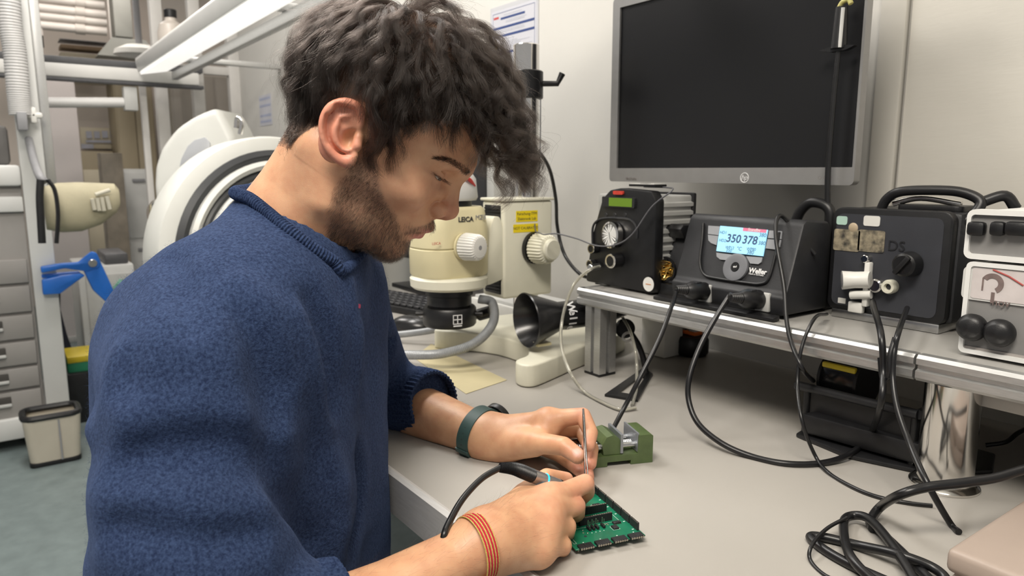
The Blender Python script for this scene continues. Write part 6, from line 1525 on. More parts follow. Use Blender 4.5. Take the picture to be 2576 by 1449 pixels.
# stool under the person
st = thing('stool', 'black swivel work stool carrying the person in the sweater', 'stool', (HIP[0], HIP[1], 0))
zs = HIP[2] - 0.125
MB().lathe([(0, zs - 0.06), (0.16, zs - 0.06), (0.185, zs - 0.04), (0.19, zs - 0.015), (0.17, zs), (0, zs)], (0, 0, 0), Z, 40).build('seat', mat('black_vinyl', (0.02, 0.02, 0.02), 0.5, var=0.2, scale=50), st)
MB().cyl((0, 0, 0.07), (0, 0, zs - 0.06), 0.025).build('column', STEEL, st)
for k in range(5):
    a = 2 * math.pi * k / 5 + 0.3; e = np.array((math.cos(a) * 0.27, math.sin(a) * 0.27, 0.06))
    arm = MB().tube([(0, 0, 0.09), e * 0.5 + (0, 0, 0.03), e], [0.022, 0.018, 0.014], 8).build('base_arm', BLACK, st)
    MB().cyl(e + (-0.012 * math.sin(a), 0.012 * math.cos(a), -0.034), e + (0.012 * math.sin(a), -0.012 * math.cos(a), -0.034), 0.0258, n=20).build('caster', RUBBER, arm)
# ------------------------------------------------------------------ the far end of the room
def pbox(name, x0, y0, x1, y1, Xc, depth, m, parent, bev=0.004):
    """a box whose front lies in the plane X = Xc, spanning two photo points."""
    a, b = atx(x0, y0, Xc), atx(x1, y1, Xc)
    return MB().bx(Xc - depth, Xc, min(a[1], b[1]), max(a[1], b[1]), min(a[2], b[2]), max(a[2], b[2]), bev).build(name, m, parent, world=True)
def P(x, y, Xc): return atx(x, y, Xc)
m_frame = mat('partition_frame', (0.66, 0.64, 0.61), 0.45, var=0.03, scale=20)
m_glass = mat('partition_glass', (0.85, 0.88, 0.88), 0.05, trans=0.96, alpha=0.35)
GX = -4.30
pt_ = thing('glass_partition', 'grey framed glass partition with upright posts at the far end of the room', 'partition', (GX, 1.0, 0))
for x0, x1 in ((398, 428), (492, 520), (584, 622)):
    a, b = P(x0, 300, GX), P(x1, 300, GX); MB().bx(GX - 0.06, GX, a[1], b[1], 0, 2.798, 0.004).build('post', m_frame, pt_, world=True)
yA, yB = P(398, 300, GX)[1], P(622, 300, GX)[1]
for y0, y1 in ((163, 184), (-60, -40)): MB().bx(GX - 0.05, GX - 0.01, yA, yB, P(500, y1, GX)[2], P(500, y0, GX)[2], 0.003).build('rail', m_frame, pt_, world=True)
MB().bx(GX - 0.05, GX - 0.01, yA, yB, 0.6, 0.68, 0.003).build('rail', m_frame, pt_, world=True)
for x0, x1 in ((428, 492), (520, 584)): MB().bx(GX - 0.034, GX - 0.028, P(x0, 300, GX)[1], P(x1, 300, GX)[1], 0.68, 2.79).build('pane', m_glass, pt_, world=True)
# steel cross beam with a rod hanging under it
BXp = -4.05
cb = thing('cross_beam', 'white overhead cross beam with dark edges spanning the back of the room', 'beam', (BXp, 0.5, 1.6))
a, b = P(48, 160, BXp), P(500, 170, BXp)
zb0, zb1 = P(250, 199, BXp)[2], P(250, 165, BXp)[2]
MB().bx(BXp - 0.05, BXp, a[1] - 0.3, b[1], zb0, zb1, 0.008).build('beam', mat('beam_white', (0.72, 0.71, 0.68), 0.4, var=0.03, scale=10), cb, world=True)
m_dk = mat('dark_edge', (0.085, 0.085, 0.09), 0.5, var=0.08, scale=20)
MB().bx(BXp - 0.06, BXp - 0.004, a[1] - 0.3, b[1] + 0.02, zb1, P(250, 148, BXp)[2], 0.003).build('top_edge', m_dk, cb, world=True)
MB().bx(BXp - 0.06, BXp - 0.004, a[1] - 0.3, b[1] + 0.02, P(250, 208, BXp)[2], zb0, 0.003).build('bottom_edge', m_dk, cb, world=True)
rd = thing('hanging_rod', 'pale tube lamp hanging below the white cross beam', 'lamp', P(200, 255, -4.1))
a, b = P(82, 258, -4.1), P(328, 258, -4.1); MB().cyl(a, b, 0.024, n=20, bev=0.004).build('tube', mat('pale_tube', (0.70, 0.69, 0.67), 0.4, var=0.03, scale=10), rd, world=True)
MB().bx(-4.13, -4.07, b[1] - 0.03, b[1] + 0.03, b[2] - 0.04, b[2] + 0.075, 0.004).build('end_bracket', LGREY, rd, world=True)
MB().bx(-4.13, -4.07, a[1] - 0.02, a[1] + 0.02, a[2] - 0.03, a[2] + 0.16, 0.004).build('end_bracket', m_dk, rd, world=True)
# tall thin post in front of the annex
pw = thing('white_post', 'slim white upright post below the cross beam', 'post', (-4.2, P(375, 300, -4.2)[1], 0))
MB().bx(-4.23, -4.2, P(357, 300, -4.2)[1], P(374, 300, -4.2)[1], 0, 1.56, 0.004).build('shaft', m_frame, pw, world=True)
MB().bx(-4.26, -4.17, P(350, 300, -4.2)[1], P(380, 300, -4.2)[1], 0, 0.01, 0.002).build('foot_plate', LGREY, pw, world=True)
# annex: pipes, duct, cabinets
for k, (y, r, xl, xr) in enumerate(((14, 0.028, 38, 262), (38, 0.030, 40, 266), (58, 0.026, 42, 268), (80, 0.030, 40, 268))):
    pp = thing('ceiling_pipe', ['topmost pale pipe under the ceiling in the far corner', 'second pale ceiling pipe from the top in the far corner', 'third pale ceiling pipe from the top in the far corner', 'lowest pale ceiling pipe with a black valve in the far corner'][k], 'pipe', P(150, y, -6.2), group='pipes under the ceiling')
    a, b = P(xl - 60, y - 8, -6.2), P(xr, y, -6.2); MB().cyl((-6.2, a[1], b[2]), (-6.2, b[1], b[2]), r, n=16).build('pipe', mat('pipe_paint', (0.58, 0.54, 0.50), 0.5, var=0.04, scale=8), pp, world=True)
    MB().cyl((-6.2, P(202, y, -6.2)[1] - 0.03, b[2]), (-6.2, P(202, y, -6.2)[1] + 0.03, b[2]), r * 1.25, n=16).build('sleeve', mat('pipe_sleeve', (0.50, 0.46, 0.42), 0.5, var=0.04, scale=8), pp, world=True)
    if k == 3:
        q = P(101, 92, -6.2); MB().tube([np.array((-6.2, q[1], b[2])), np.array((-6.2, q[1], b[2] - 0.07))], 0.022, 12).build('stub', MATS['pipe_paint'], pp, world=True); MB().cyl((-6.2, q[1], b[2] - 0.07), (-6.2, q[1], b[2] - 0.15), 0.018, n=12).build('valve', BLACK, pp, world=True)
du = thing('vertical_duct', 'grey green square duct coming down from the ceiling', 'duct', P(310, 60, -6.0))
pbox('shaft', 278, -60, 336, 95, -6.0, 0.25, mat('duct_grey', (0.27, 0.27, 0.245), 0.5, var=0.10, scale=6), du)
pbox('flange', 268, -60, 280, 110, -6.02, 0.05, MATS['pipe_paint'], du); MB().prism([(0, 0), (0.22, 0), (0.30, -0.13), (-0.10, -0.13)], (-6.2, P(282, 95, -6.0)[1], P(300, 95, -6.0)[2]), Y, Z, X * 0.2).build('hood', MATS['duct_grey'], du, world=True)
wh_ = thing('dome_lamp', 'white dome lamp under the grey duct', 'lamp', P(350, 130, -5.2))
MB().lathe([(0.15, 0.0), (0.14, 0.03), (0.08, 0.06), (0, 0.065)], P(352, 140, -5.2), Z, 28).build('shade', WHITE, wh_, world=True); MB().cyl(P(352, 140, -5.2) + Z * 0.06, (P(352, 140, -5.2)[0], P(352, 140, -5.2)[1], 2.799), 0.02, n=14).build('neck', GREY, wh_, world=True)
bt_ = thing('soap_bottle', 'pale bottle with a black cap standing on the cross beam', 'bottle', P(435, 150, -4.08))
q = P(436, 141, -4.08); MB().lathe([(0, 0), (0.062, 0), (0.066, 0.01), (0.066, 0.11), (0.055, 0.15), (0.028, 0.17), (0.026, 0.185), (0, 0.185)], q, Z, 28).build('bottle', mat('pale_bottle', (0.62, 0.56, 0.50), 0.35, var=0.03, scale=10), bt_, world=True); MB().cyl(q + Z * 0.185, q + Z * 0.225, 0.030, n=20, bev=0.003).build('cap', BLACK, bt_, world=True)
m_brown = mat('brown_board', (0.26, 0.18, 0.11), 0.6, var=0.1, scale=8); m_olive = mat('olive_cabinet', (0.30, 0.25, 0.165), 0.55, var=0.05, scale=4); m_cream = mat('cream_cabinet', (0.55, 0.49, 0.37), 0.5, var=0.04, scale=5)
wc1 = thing('wall_cabinet', 'brown wall cabinet with a grey lintel far behind the beam', 'cabinet', P(220, 140, -6.6)); pbox('lintel', 150, 96, 286, 110, -6.58, 0.22, GREY, wc1); pbox('door', 152, 110, 276, 130, -6.6, 0.2, m_brown, wc1); pbox('body', 152, 130, 272, 210, -6.62, 0.2, m_cream, wc1)
wr = thing('olive_wardrobe', 'tall olive wardrobe beyond the slim white post', 'wardrobe', (-6.5, P(345, 400, -6.5)[1], 0))
a, b = P(300, 400, -6.5), P(396, 400, -6.5); ztop = P(345, 205, -6.5)[2]
MB().bx(-6.9, -6.5, a[1], b[1], 0, ztop, 0.005).build('carcass', m_olive, wr, world=True)
ym = (a[1] + b[1]) / 2
for y0, y1 in ((a[1] + 0.01, ym - 0.004), (ym + 0.004, b[1] - 0.01)):
    dr_ = MB().bx(-6.5, -6.485, y0, y1, 0.05, ztop - 0.02, 0.003).build('door', m_olive, wr, world=True)
    MB().cyl((-6.485, (ym * 3 + (y0 + y1) / 2) / 4, 1.0), (-6.465, (ym * 3 + (y0 + y1) / 2) / 4, 1.0), 0.015, n=12).build('handle', BLACK, dr_, world=True)
w2_ = thing('dark_cupboard', 'dark cupboard behind the glass partition', 'cupboard', (-6.4, P(505, 300, -6.4)[1], 0))
a, b = P(432, 300, -6.4), P(600, 300, -6.4); MB().bx(-6.9, -6.4, a[1], b[1], 0, P(500, 190, -6.4)[2], 0.005).build('carcass', mat('taupe_cupboard', (0.20, 0.175, 0.145), 0.55, var=0.05, scale=4), w2_, world=True)
for k in range(3): MB().bx(-6.4, -6.39, a[1] + 0.02 + k * (b[1] - a[1] - 0.02) / 3, a[1] + (k + 1) * (b[1] - a[1] - 0.02) / 3, 0.05, P(500, 190, -6.4)[2] - 0.02, 0.003).build('door', MATS['taupe_cupboard'], w2_, world=True)
nb2 = thing('notice_board', 'cream notice board with blue papers on the far wall', 'notice board', P(250, 350, -6.9)); pbox('board', 200, 320, 305, 375, -6.9, 0.03, m_cream, nb2, 0.002)
for r_ in ((216, 330, 232, 348), (236, 330, 252, 348), (256, 329, 272, 347), (276, 329, 298, 347), (216, 352, 300, 360), (204, 362, 236, 374)): pbox('paper', *r_, -6.885, 0.012, mat('blueish_paper', (0.42, 0.43, 0.50), 0.6, var=0.1, scale=12), nb2, 0.0)
cbn = thing('low_cabinet', 'low cream cabinet under the notice board', 'cabinet', (-6.6, P(260, 480, -6.6)[1], 0)); a, b = P(205, 430, -6.6), P(288, 430, -6.6); MB().bx(-7.0, -6.6, a[1], b[1], 0, P(250, 380, -6.6)[2], 0.004).build('carcass', m_olive, cbn, world=True)
for k in range(3): MB().bx(-6.6, -6.588, a[1] + 0.01, b[1] - 0.01, 0.1 + k * 0.35, 0.42 + k * 0.35, 0.004).build('drawer', m_cream, cbn, world=True)
# pale boards standing in the background
bd = thing('white_board_panel', 'large pale board leaning behind the beige glove bag', 'board', (-5.4, P(150, 400, -5.4)[1], 0)); a, b = P(75, 400, -5.4), P(205, 400, -5.4)
MB().bx(-5.45, -5.4, a[1], b[1], 0, P(150, 205, -5.4)[2], 0.003).build('panel', mat('pale_board', (0.74, 0.68, 0.66), 0.5, var=0.03, scale=5), bd, world=True); MB().bx(-5.46, -5.39, a[1] - 0.02, b[1] + 0.02, 0, 0.04, 0.003).build('foot_rail', LGREY, bd, world=True)
mc = thing('white_cabinet', 'low white cabinet between the beige bag and the round chamber', 'cabinet', (-5.0, P(345, 600, -5.0)[1], 0)); a, b = P(318, 560, -5.0), P(395, 560, -5.0); zc = P(350, 425, -5.0)[2]
MB().bx(-5.35, -5.0, a[1], b[1], 0, zc, 0.004).build('carcass', PALE, mc, world=True)
for z0, z1 in ((0.05, zc * 0.60), (zc * 0.62, zc - 0.02)):
    dd_ = MB().bx(-5.0, -4.985, a[1] + 0.01, b[1] - 0.01, z0, z1, 0.003).build('drawer', PALE, mc, world=True); MB().bx(-4.985, -4.97, a[1] + 0.05, a[1] + 0.12, z1 - 0.06, z1 - 0.04, 0.002).build('handle', GREY, dd_, world=True)
sc_ = thing('speckled_pillar', 'brownish square pillar behind the beige glove bag', 'pillar', (-4.6, P(300, 600, -4.6)[1], 0)); a, b = P(268, 560, -4.6), P(322, 560, -4.6)
MB().bx(-4.75, -4.6, a[1], b[1], 0, P(290, 385, -4.6)[2], 0.003).build('shaft', mat('speckled_brown', (0.22, 0.19, 0.15), 0.6, var=0.25, scale=10), sc_, world=True); MB().bx(-4.76, -4.59, a[1] - 0.01, b[1] + 0.01, 0, 0.05, 0.003).build('plinth', GREY, sc_, world=True)

# ------------------------------------------------------------------ drawer cart on the left
KX = -3.40
m_dr = mat('drawer_grey', (0.30, 0.285, 0.27), 0.5, var=0.03, scale=8); m_wf = mat('white_frame_paint', (0.66, 0.66, 0.64), 0.45, var=0.03, scale=8)
yr = P(90, 800, KX)[1]; yl = yr - 0.75
ct = thing('drawer_cabinet', 'grey drawer unit in a white steel frame at the left edge', 'drawer unit', (KX - 0.3, (yl + yr) / 2, 0))
zt_ = P(20, 455, KX)[2]
MB().bx(KX - 0.55, KX - 0.01, yl, yr, 0.13, zt_, 0.004).build('carcass', m_dr, ct, world=True)
ys_ = [690, 770, 838, 905, 965, 1020, 1075]
zz = [P(60, y, KX)[2] for y in (648, 715, 788, 855, 920, 978, 1050)]
for k in range(6):
    d_ = MB().bx(KX - 0.012, KX + 0.006, yl + 0.02, yr - 0.01, zz[k + 1] + 0.006, zz[k] - 0.006, 0.004).build('drawer', m_dr, ct, world=True)
    yc = yr - 0.16; MB().bx(KX + 0.004, KX + 0.010, yc - 0.13, yc + 0.05, zz[k] - 0.055, zz[k] - 0.022, 0.003).build('grip_recess', mat('grip_dark', (0.06, 0.055, 0.05), 0.6, var=0.1, scale=20), d_, world=True)
    MB().bx(KX + 0.006, KX + 0.020, yc - 0.13, yc + 0.05, zz[k] - 0.062, zz[k] - 0.050, 0.003).build('grip_lip', LGREY, d_, world=True)
pa, pb_ = P(92, 1050, KX)[1], P(128, 1050, KX)[1]
MB().bx(KX - 0.05, KX + 0.012, yr + 0.003, yr + 0.085, 0.10, 2.797, 0.005).build('front_post', m_wf, ct, world=True)
MB().bx(KX - 0.035, KX - 0.02, yr + 0.085, yr + 0.12, 0.9, 2.797, 0.003).build('side_rail', ALU, ct, world=True)
MB().bx(KX - 0.56, KX + 0.03, yl, yr + 0.085, 0.05, 0.135, 0.006).build('plinth', m_wf, ct, world=True)
MB().bx(KX - 0.56, KX + 0.025, yl, yr + 0.002, zt_ - 0.02, zt_ + 0.06, 0.012).build('worktop', m_wf, ct, world=True)
MB().bx(KX - 0.54, KX + 0.01, yl, yr, zt_ - 0.12, zt_ - 0.06, 0.006).build('ledge', m_wf, ct, world=True)
for y in (yl + 0.06, yr - 0.06):
    for x in (KX - 0.06, KX - 0.48): MB().cyl((x - 0.012, y, 0.0255), (x + 0.012, y, 0.0255), 0.025, n=18).build('caster', RUBBER, ct, world=True)
MB().bx(KX - 0.5, KX - 0.2, yr - 0.5, yr - 0.02, zt_ + 0.06, zt_ + 0.22, 0.02).build('covered_box', mat('dark_cover', (0.13, 0.125, 0.12), 0.6, var=0.2, scale=12), ct, world=True)
# white corrugated hose clipped to the post
hz_ = thing('corrugated_hose', 'white corrugated hose running up the steel frame post', 'hose', P(70, 280, KX + 0.05))
hs = spl([P(20, -40, KX + 0.06), P(26, 60, KX + 0.06), P(38, 140, KX + 0.06), P(46, 230, KX + 0.06), P(52, 290, KX + 0.06)], 24)
MB().tube(hs, [0.036 + (0.003 if k % 2 else 0) for k in range(len(hs))], 18).build('hose', mat('hose_white', (0.60, 0.59, 0.58), 0.5, var=0.05, scale=20), hz_, world=True)
MB().bx(KX + 0.02, KX + 0.10, P(40, 300, KX)[1], P(66, 300, KX)[1], P(50, 330, KX)[2], P(50, 285, KX)[2], 0.005).build('clip', GREY, hz_, world=True)
q = P(84, 290, KX + 0.06); MB().box(q, (0.03, 0.022, 0.06), None, 0.008).box(q, (0.03, 0.06, 0.022), None, 0.008).build('cross_handle', WHITE, hz_, world=True)
# beige glove bag held by two black straps
GXX = -3.10
gb = thing('glove_bag', 'beige padded bag printed with a pale hand hanging from black straps', 'bag', P(200, 520, GXX))
rg = []
for x, yt, yb in ((112, 470, 578), (150, 460, 585), (200, 458, 582), (250, 460, 565), (290, 462, 535), (300, 475, 520)):
    a, b = P(x, yt, GXX), P(x, yb, GXX); c = (a + b) / 2; h = (a[2] - b[2]) / 2
    rg.append([tuple(c + np.array((math.cos(2 * math.pi * k / 20) * h * 0.55, 0, math.sin(2 * math.pi * k / 20) * h))) for k in range(20)])
loft(rg).build('bag', mat('beige_canvas', (0.42, 0.38, 0.26), 0.7, var=0.10, scale=14, bump=0.3, bscale=40), gb, world=True)
for pts in ([(102, 452), (100, 500), (103, 560), (106, 612)], [(120, 452), (138, 480), (146, 540), (142, 612)]):
    MB().tube(spl([P(x, y, GXX + 0.10) for x, y in pts], 6), 0.012, 10, squash=0.6).build('strap', BLACK, gb, world=True)
MB().tube(spl([P(72, 350, KX + 0.02), P(84, 400, KX + 0.12), P(98, 440, GXX + 0.06), P(112, 458, GXX + 0.09)], 6), 0.014, 10).build('hanger', GREY, gb, world=True)
palm_c = P(225, 510, GXX + 0.075)
pw_ = mat('hand_print', (0.56, 0.53, 0.43), 0.6, var=0.05, scale=20)
for k, (x0, y0, x1, y1) in enumerate(((232, 500, 238, 528), (244, 498, 250, 530), (256, 496, 262, 530), (268, 494, 276, 526), (240, 490, 276, 478))):
    MB().tube([P(x0, y0, GXX + 0.058), P(x1, y1, GXX + 0.054)], 0.0075, 8).build('printed_finger', pw_, gb, world=True)
# blue spring clamp gripping a sheet
BCX = -3.40
bc_ = thing('blue_clamp', 'large bright blue plastic spring clamp hanging beside the drawer unit', 'clamp', P(200, 690, BCX))
m_bl = mat('blue_plastic', (0.02, 0.16, 0.62), 0.32, var=0.06, scale=20)
def bcpoly(name, px, d, xo=0.0, m=m_bl):
    Q = [P(x, y, BCX) for x, y in px]; c = np.mean(Q, 0)
    return MB().prism([(p[1] - c[1], p[2] - c[2]) for p in Q], (BCX + xo, c[1], c[2]), Y, Z, X * d, 0.006, 2).build(name, m, bc_, world=True)
bcpoly('upper_handle', [(100, 668), (150, 660), (195, 657), (215, 640), (228, 630), (240, 634), (250, 655), (246, 672), (215, 680), (160, 672), (102, 684)], 0.03, 0.02)
bcpoly('lower_handle', [(103, 700), (150, 690), (200, 684), (212, 690), (190, 705), (150, 735), (106, 738)], 0.03, 0.02)
bcpoly('middle_bar', [(102, 688), (200, 682), (205, 690), (104, 700)], 0.025, -0.01)
bcpoly('jaw', [(205, 672), (240, 640), (252, 660), (275, 710), (293, 752), (282, 766), (262, 755), (232, 728), (218, 700)], 0.045, 0.0)
q = P(233, 662, BCX + 0.052); MB().cyl(q, q + X * 0.008, 0.016, n=20, bev=0.002).build('pivot', STEEL, bc_, world=True)
bcpoly('jaw_pad', [(282, 745), (294, 748), (298, 762), (286, 768)], 0.04, 0.002, mat('cyan_pad', (0.05, 0.42, 0.55), 0.5, var=0.05, scale=20))
# grey appliance, yellow bag, green box, black sack and a cream bin behind the drawer unit
ap_ = thing('grey_appliance', 'pale grey appliance standing behind the blue clamp', 'appliance', (-4.0, P(265, 900, -4.0)[1], 0)); a, b = P(202, 760, -4.0), P(345, 760, -4.0)
MB().bx(-4.45, -4.0, a[1], b[1], 0, P(260, 668, -4.0)[2], 0.01).build('body', PALE, ap_, world=True); MB().bx(-4.0, -3.985, a[1] + 0.03, b[1] - 0.02, 0.15, P(260, 690, -4.0)[2], 0.004).build('door', LGREY, ap_, world=True); MB().bx(-4.32, -4.02, a[1] + 0.12, b[1] - 0.02, P(260, 668, -4.0)[2], P(260, 640, -4.0)[2], 0.01).build('lid', m_dk, ap_, world=True)
gc_ = thing('green_cloth', 'crumpled mint green cloth on the grey appliance', 'cloth', P(312, 720, -3.9))
random.seed(9); rr = []
for i in range(6):
    z = i / 5; rr.append([tuple(P(312, 730, -3.99) + np.array((0.05 * math.cos(t) * (1 - 0.6 * z) + random.uniform(-.01, .01), 0.065 * math.sin(t) * (1 - 0.6 * z) + random.uniform(-.012, .012), 0.085 * z - 0.03 + random.uniform(-.008, .008)))) for t in np.linspace(0, 2 * math.pi, 16, endpoint=False)])
loft(rr).build('cloth', mat('mint_cloth', (0.22, 0.48, 0.38), 0.8, var=0.1, scale=20), gc_, world=True)
tb_ = thing('storage_tub', 'black tub with yellow bags and a green box behind the drawer unit', 'tub', (-3.6, P(195, 1000, -3.6)[1], 0)); a, b = P(140, 980, -3.6), P(240, 980, -3.6); zt2 = P(190, 940, -3.6)[2]
MB().prism([(a[1] + 0.03, 0.001), (b[1] - 0.03, 0.001), (b[1], zt2), (a[1], zt2)], (-3.9, 0, 0), Y, Z, X * 0.30, 0.006).build('tub', BLACK, tb_, world=True)
gbx = thing('green_box', 'green carton sticking out of the black tub', 'box', P(200, 930, -3.65)); pbox('carton', 168, 905, 245, 950, -3.63, 0.2, mat('green_carton', (0.02, 0.22, 0.11), 0.5, var=0.06, scale=10), gbx); pbox('yellow_edge', 168, 900, 245, 906, -3.625, 0.21, mat('yellow_plastic', (0.65, 0.50, 0.02), 0.4), gbx)
m_yb = mat('yellow_bag', (0.55, 0.38, 0.03), 0.5, var=0.15, scale=20)
for lbl, x, y, rx, rz in (('large yellow bag on top of the green carton', 205, 882, 0.085, 0.045), ('twisted yellow glove above the large yellow bag', 172, 858, 0.045, 0.028), ('tiny yellow glove tip beside the appliance', 195, 845, 0.025, 0.02)):
    c = P(x, y, -3.7); tag(MB().ell((0, 0, 0), (0.06, rx * 1.15, rz * 1.15), np.array([[1, 0, 0], [0, 0.96, -0.28], [0, 0.28, 0.96]]), 20, 12).build('yellow_bag', m_yb, origin=c), lbl, 'bag', 'yellow bags over the tub')
sk = thing('dark_coat', 'dark navy coat with a lime stripe hanging behind the frame post', 'coat', P(135, 850, -4.05))
rr = []
for x0, x1, y in ((98, 150, 735), (100, 150, 780), (108, 165, 840), (118, 185, 900), (125, 200, 950), (135, 205, 985)):
    a, b = P(x0, y, -4.05), P(x1, y, -4.05); c = (a + b) / 2; h = (b[1] - a[1]) / 2; rr.append([tuple(c + np.array((0.06 * math.cos(t), h * math.sin(t) * (1 + 0.12 * math.cos(5 * t)), 0))) for t in np.linspace(0, 2 * math.pi, 24, endpoint=False)])
loft(rr[::-1]).build('coat', mat('navy_cloth', (0.02, 0.022, 0.035), 0.8, var=0.2, scale=12), sk, world=True)
MB().tube(spl([P(106, 735, -3.98), P(112, 800, -3.98), P(128, 880, -3.98), P(142, 945, -3.98)], 6), 0.012, 8, squash=0.5).build('lime_stripe', mat('lime_stripe', (0.35, 0.40, 0.03), 0.6, var=0.1, scale=20), sk, world=True)
wbn = thing('waste_bin', 'small cream waste bin with a black liner on the floor', 'bin', (atz(140, 1155, 0)[0], atz(140, 1155, 0)[1], 0))
hb = 0.19
MB().prism(rrect(0.13, 0.17, 0.02, 4), (0, 0, 0.001), X, Y, Z * 0.018, 0.004).build('base', BLACK, wbn)
def ringb(z, w, d): return [(x, y, z) for x, y in rrect(w, d, 0.025, 4)]
loft([ringb(0.018, 0.125, 0.165), ringb(hb, 0.15, 0.19), ringb(hb, 0.142, 0.182), ringb(0.05, 0.118, 0.155)]).build('bucket', mat('bin_cream', (0.56, 0.51, 0.42), 0.45, var=0.04, scale=12), wbn)
MB().tube([(x, y, hb + 0.004) for x, y in rrect(0.140, 0.180, 0.03, 4)], 0.012, 8, closed=True).build('liner', BLACK, wbn)
MB().box((0.073, 0.02, 0.10), (0.004, 0.006, 0.16)).build('side_rib', GREY, wbn)

# ------------------------------------------------------------------ round chamber and its hood
cc = atd(705, 648, 2.35); cn_ = nrm(-FH * math.cos(math.radians(48)) + CR * math.sin(math.radians(48)) + Z * 0.05)
chm = thing('round_chamber', 'round white vacuum chamber door with dark rubber rings behind the person', 'chamber', (cc[0], cc[1], 0))
m_cw = mat('chamber_white', (0.66, 0.66, 0.62), 0.35, var=0.03, scale=8); RR = 0.392
MB().lathe([(0, -0.13), (RR * 0.97, -0.13), (RR, -0.10), (RR, -0.01), (RR * 0.985, 0.0), (RR * 0.90, 0.012), (0, 0.012)], cc, cn_, 72).build('drum', m_cw, chm, world=True)
def ring(name, r0, r1, h, m): MB().lathe([(r0, 0.010), (r0, h), ((r0 + r1) / 2, h + 0.008), (r1, h), (r1, 0.010)], cc, cn_, 72, closed=True).build(name, m, chm, world=True)
m_dr2 = mat('dark_rubber_ring', (0.035, 0.037, 0.04), 0.4, var=0.1, scale=20)
ring('rubber_ring', RR * 0.80, RR * 0.885, 0.018, m_dr2); ring('clamp_ring', RR * 0.735, RR * 0.80, 0.034, CHROME if False else m_cw); ring('rubber_ring', RR * 0.66, RR * 0.73, 0.022, m_dr2); ring('inner_ring', RR * 0.63, RR * 0.665, 0.036, m_cw)
MB().lathe([(0, 0.024), (RR * 0.4, 0.023), (RR * 0.63, 0.018)], cc, cn_, 60).build('window', mat('smoked_window', (0.06, 0.065, 0.07), 0.15, var=0.1, scale=6), chm, world=True)
MB().bx(cc[0] - 0.16, cc[0] + 0.0, cc[1] - 0.10, cc[1] + 0.24, 0, cc[2] - RR * 0.80, 0.01).build('pedestal', m_cw, chm, world=True)
hk = atd(594, 322, 2.30); MB().tube(spl([hk, hk + Z * 0.03 + CR * 0.006, hk + Z * 0.02 + CR * 0.02, hk - Z * 0.02 + CR * 0.012], 6), 0.008, 10).build('latch', CHROME, chm, world=True)
hd_ = thing('white_hood', 'tall white plastic hood with a grey window beside the round chamber', 'hood', atd(470, 600, 2.75))
sil = [(392, 556), (384, 470), (386, 420), (402, 372), (440, 322), (492, 288), (545, 268), (566, 300), (588, 345), (600, 420), (590, 556)]
Q = [atd(x, y, 2.75) for x, y in sil]; c = np.mean(Q, 0); 
MB().prism([((p - c) @ CR, (p - c) @ CU) for p in Q], c, CR, CU, FH * 0.26, 0.035, 4).build('shell', m_cw, hd_, world=True)
Qw = [atd(x, y, 2.745) for x, y in ((448, 440), (456, 400), (472, 368), (490, 352), (515, 345), (528, 358), (530, 440))]; cw_ = np.mean(Qw, 0)
MB().prism([((p - cw_) @ CR, (p - cw_) @ CU) for p in Qw], cw_ - FH * 0.002, CR, CU, FH * 0.02, 0.002).build('window', mat('grey_window', (0.42, 0.43, 0.45), 0.3, var=0.04, scale=10), hd_, world=True)
Qb = [atd(x, y, 2.78) for x, y in ((394, 452), (470, 452), (470, 760), (400, 760))]; cbb = np.mean(Qb, 0)
MB().prism([((p - cbb) @ CR, (p - cbb) @ CU) for p in Qb], cbb, CR, CU, FH * 0.2, 0.012, 2).build('lower_box', mat('hood_lower', (0.60, 0.58, 0.56), 0.4, var=0.03, scale=8), hd_, world=True)
kq = atd(410, 538, 2.70); MB().lathe([(0, 0.05), (0.035, 0.045), (0.052, 0.03), (0.056, 0), (0, 0)], kq, nrm(-FH * 0.75 - CR * 0.6), 30).build('chrome_knob', CHROME, hd_, world=True)
stb = atd(435, 760, 2.80); MB().bx(stb[0] - 0.16, stb[0] + 0.05, stb[1] - 0.08, stb[1] + 0.14, 0, stb[2] + 0.02, 0.01).build('pedestal', m_cw, hd_, world=True)
# ------------------------------------------------------------------ cables
def cable(name, label, pts, r, m=CABLE, n=10, cat='cable', group=None):
    sp = spl(pts, n); o = np.array(sp[len(sp) // 2]); o[2] = min(p[2] for p in sp)
    return tag(MB().tube(sp, r, 12).build(name, m, origin=o), label, cat, group)
def tz(x, y, h=0.0): p = atz(x, y, TZ + h); return p
e = 0.0036
P1, P2 = plugs
cable('tweezer_cable', 'straight black cable from the white tagged plug down to the hands', [P1, aty(1700, 738, 0.845), aty(1688, 775, 0.80), aty(1660, 850, 0.76), aty(1610, 950, 0.715), aty(1560, 1045, 0.68), atd(1512, 1134, 0.930), atd(1488, 1158, 0.945), atz(1462, 1166, TZ + e)], 0.0034)
wt = aty(1693, 742, 0.84); tag(MB().box((0, 0, 0), (0.020, 0.0012, 0.012), rotz(0.5) @ np.array([[0.75, 0, 0.66], [0, 1, 0], [-0.66, 0, 0.75]]), 0.0004, 1).build('cable_tag', WHITE, origin=wt - Y * 0.006), 'small white tag wrapped around the plug cable', 'tag')
cable('looped_cable', 'black cable hanging in a wide loop from the right station socket to the bench', [P2, aty(1835, 745, 0.855), aty(1800, 800, 0.83), aty(1762, 870, 0.80), aty(1735, 945, 0.775), aty(1732, 1005, 0.765), aty(1756, 1065, 0.758), atz(1815, 1115, TZ + 0.012), tz(1890, 1148, e), tz(1975, 1166, e), tz(2060, 1166, e), tz(2130, 1146, e + 0.004), atz(2185, 1100, TZ + 0.02), aty(2215, 1020, 0.83), aty(2222, 930, 0.845), aty(2216, 840, 0.855), aty(2200, 780, 0.93), aty(2196, 760, 0.978)], 0.0040)
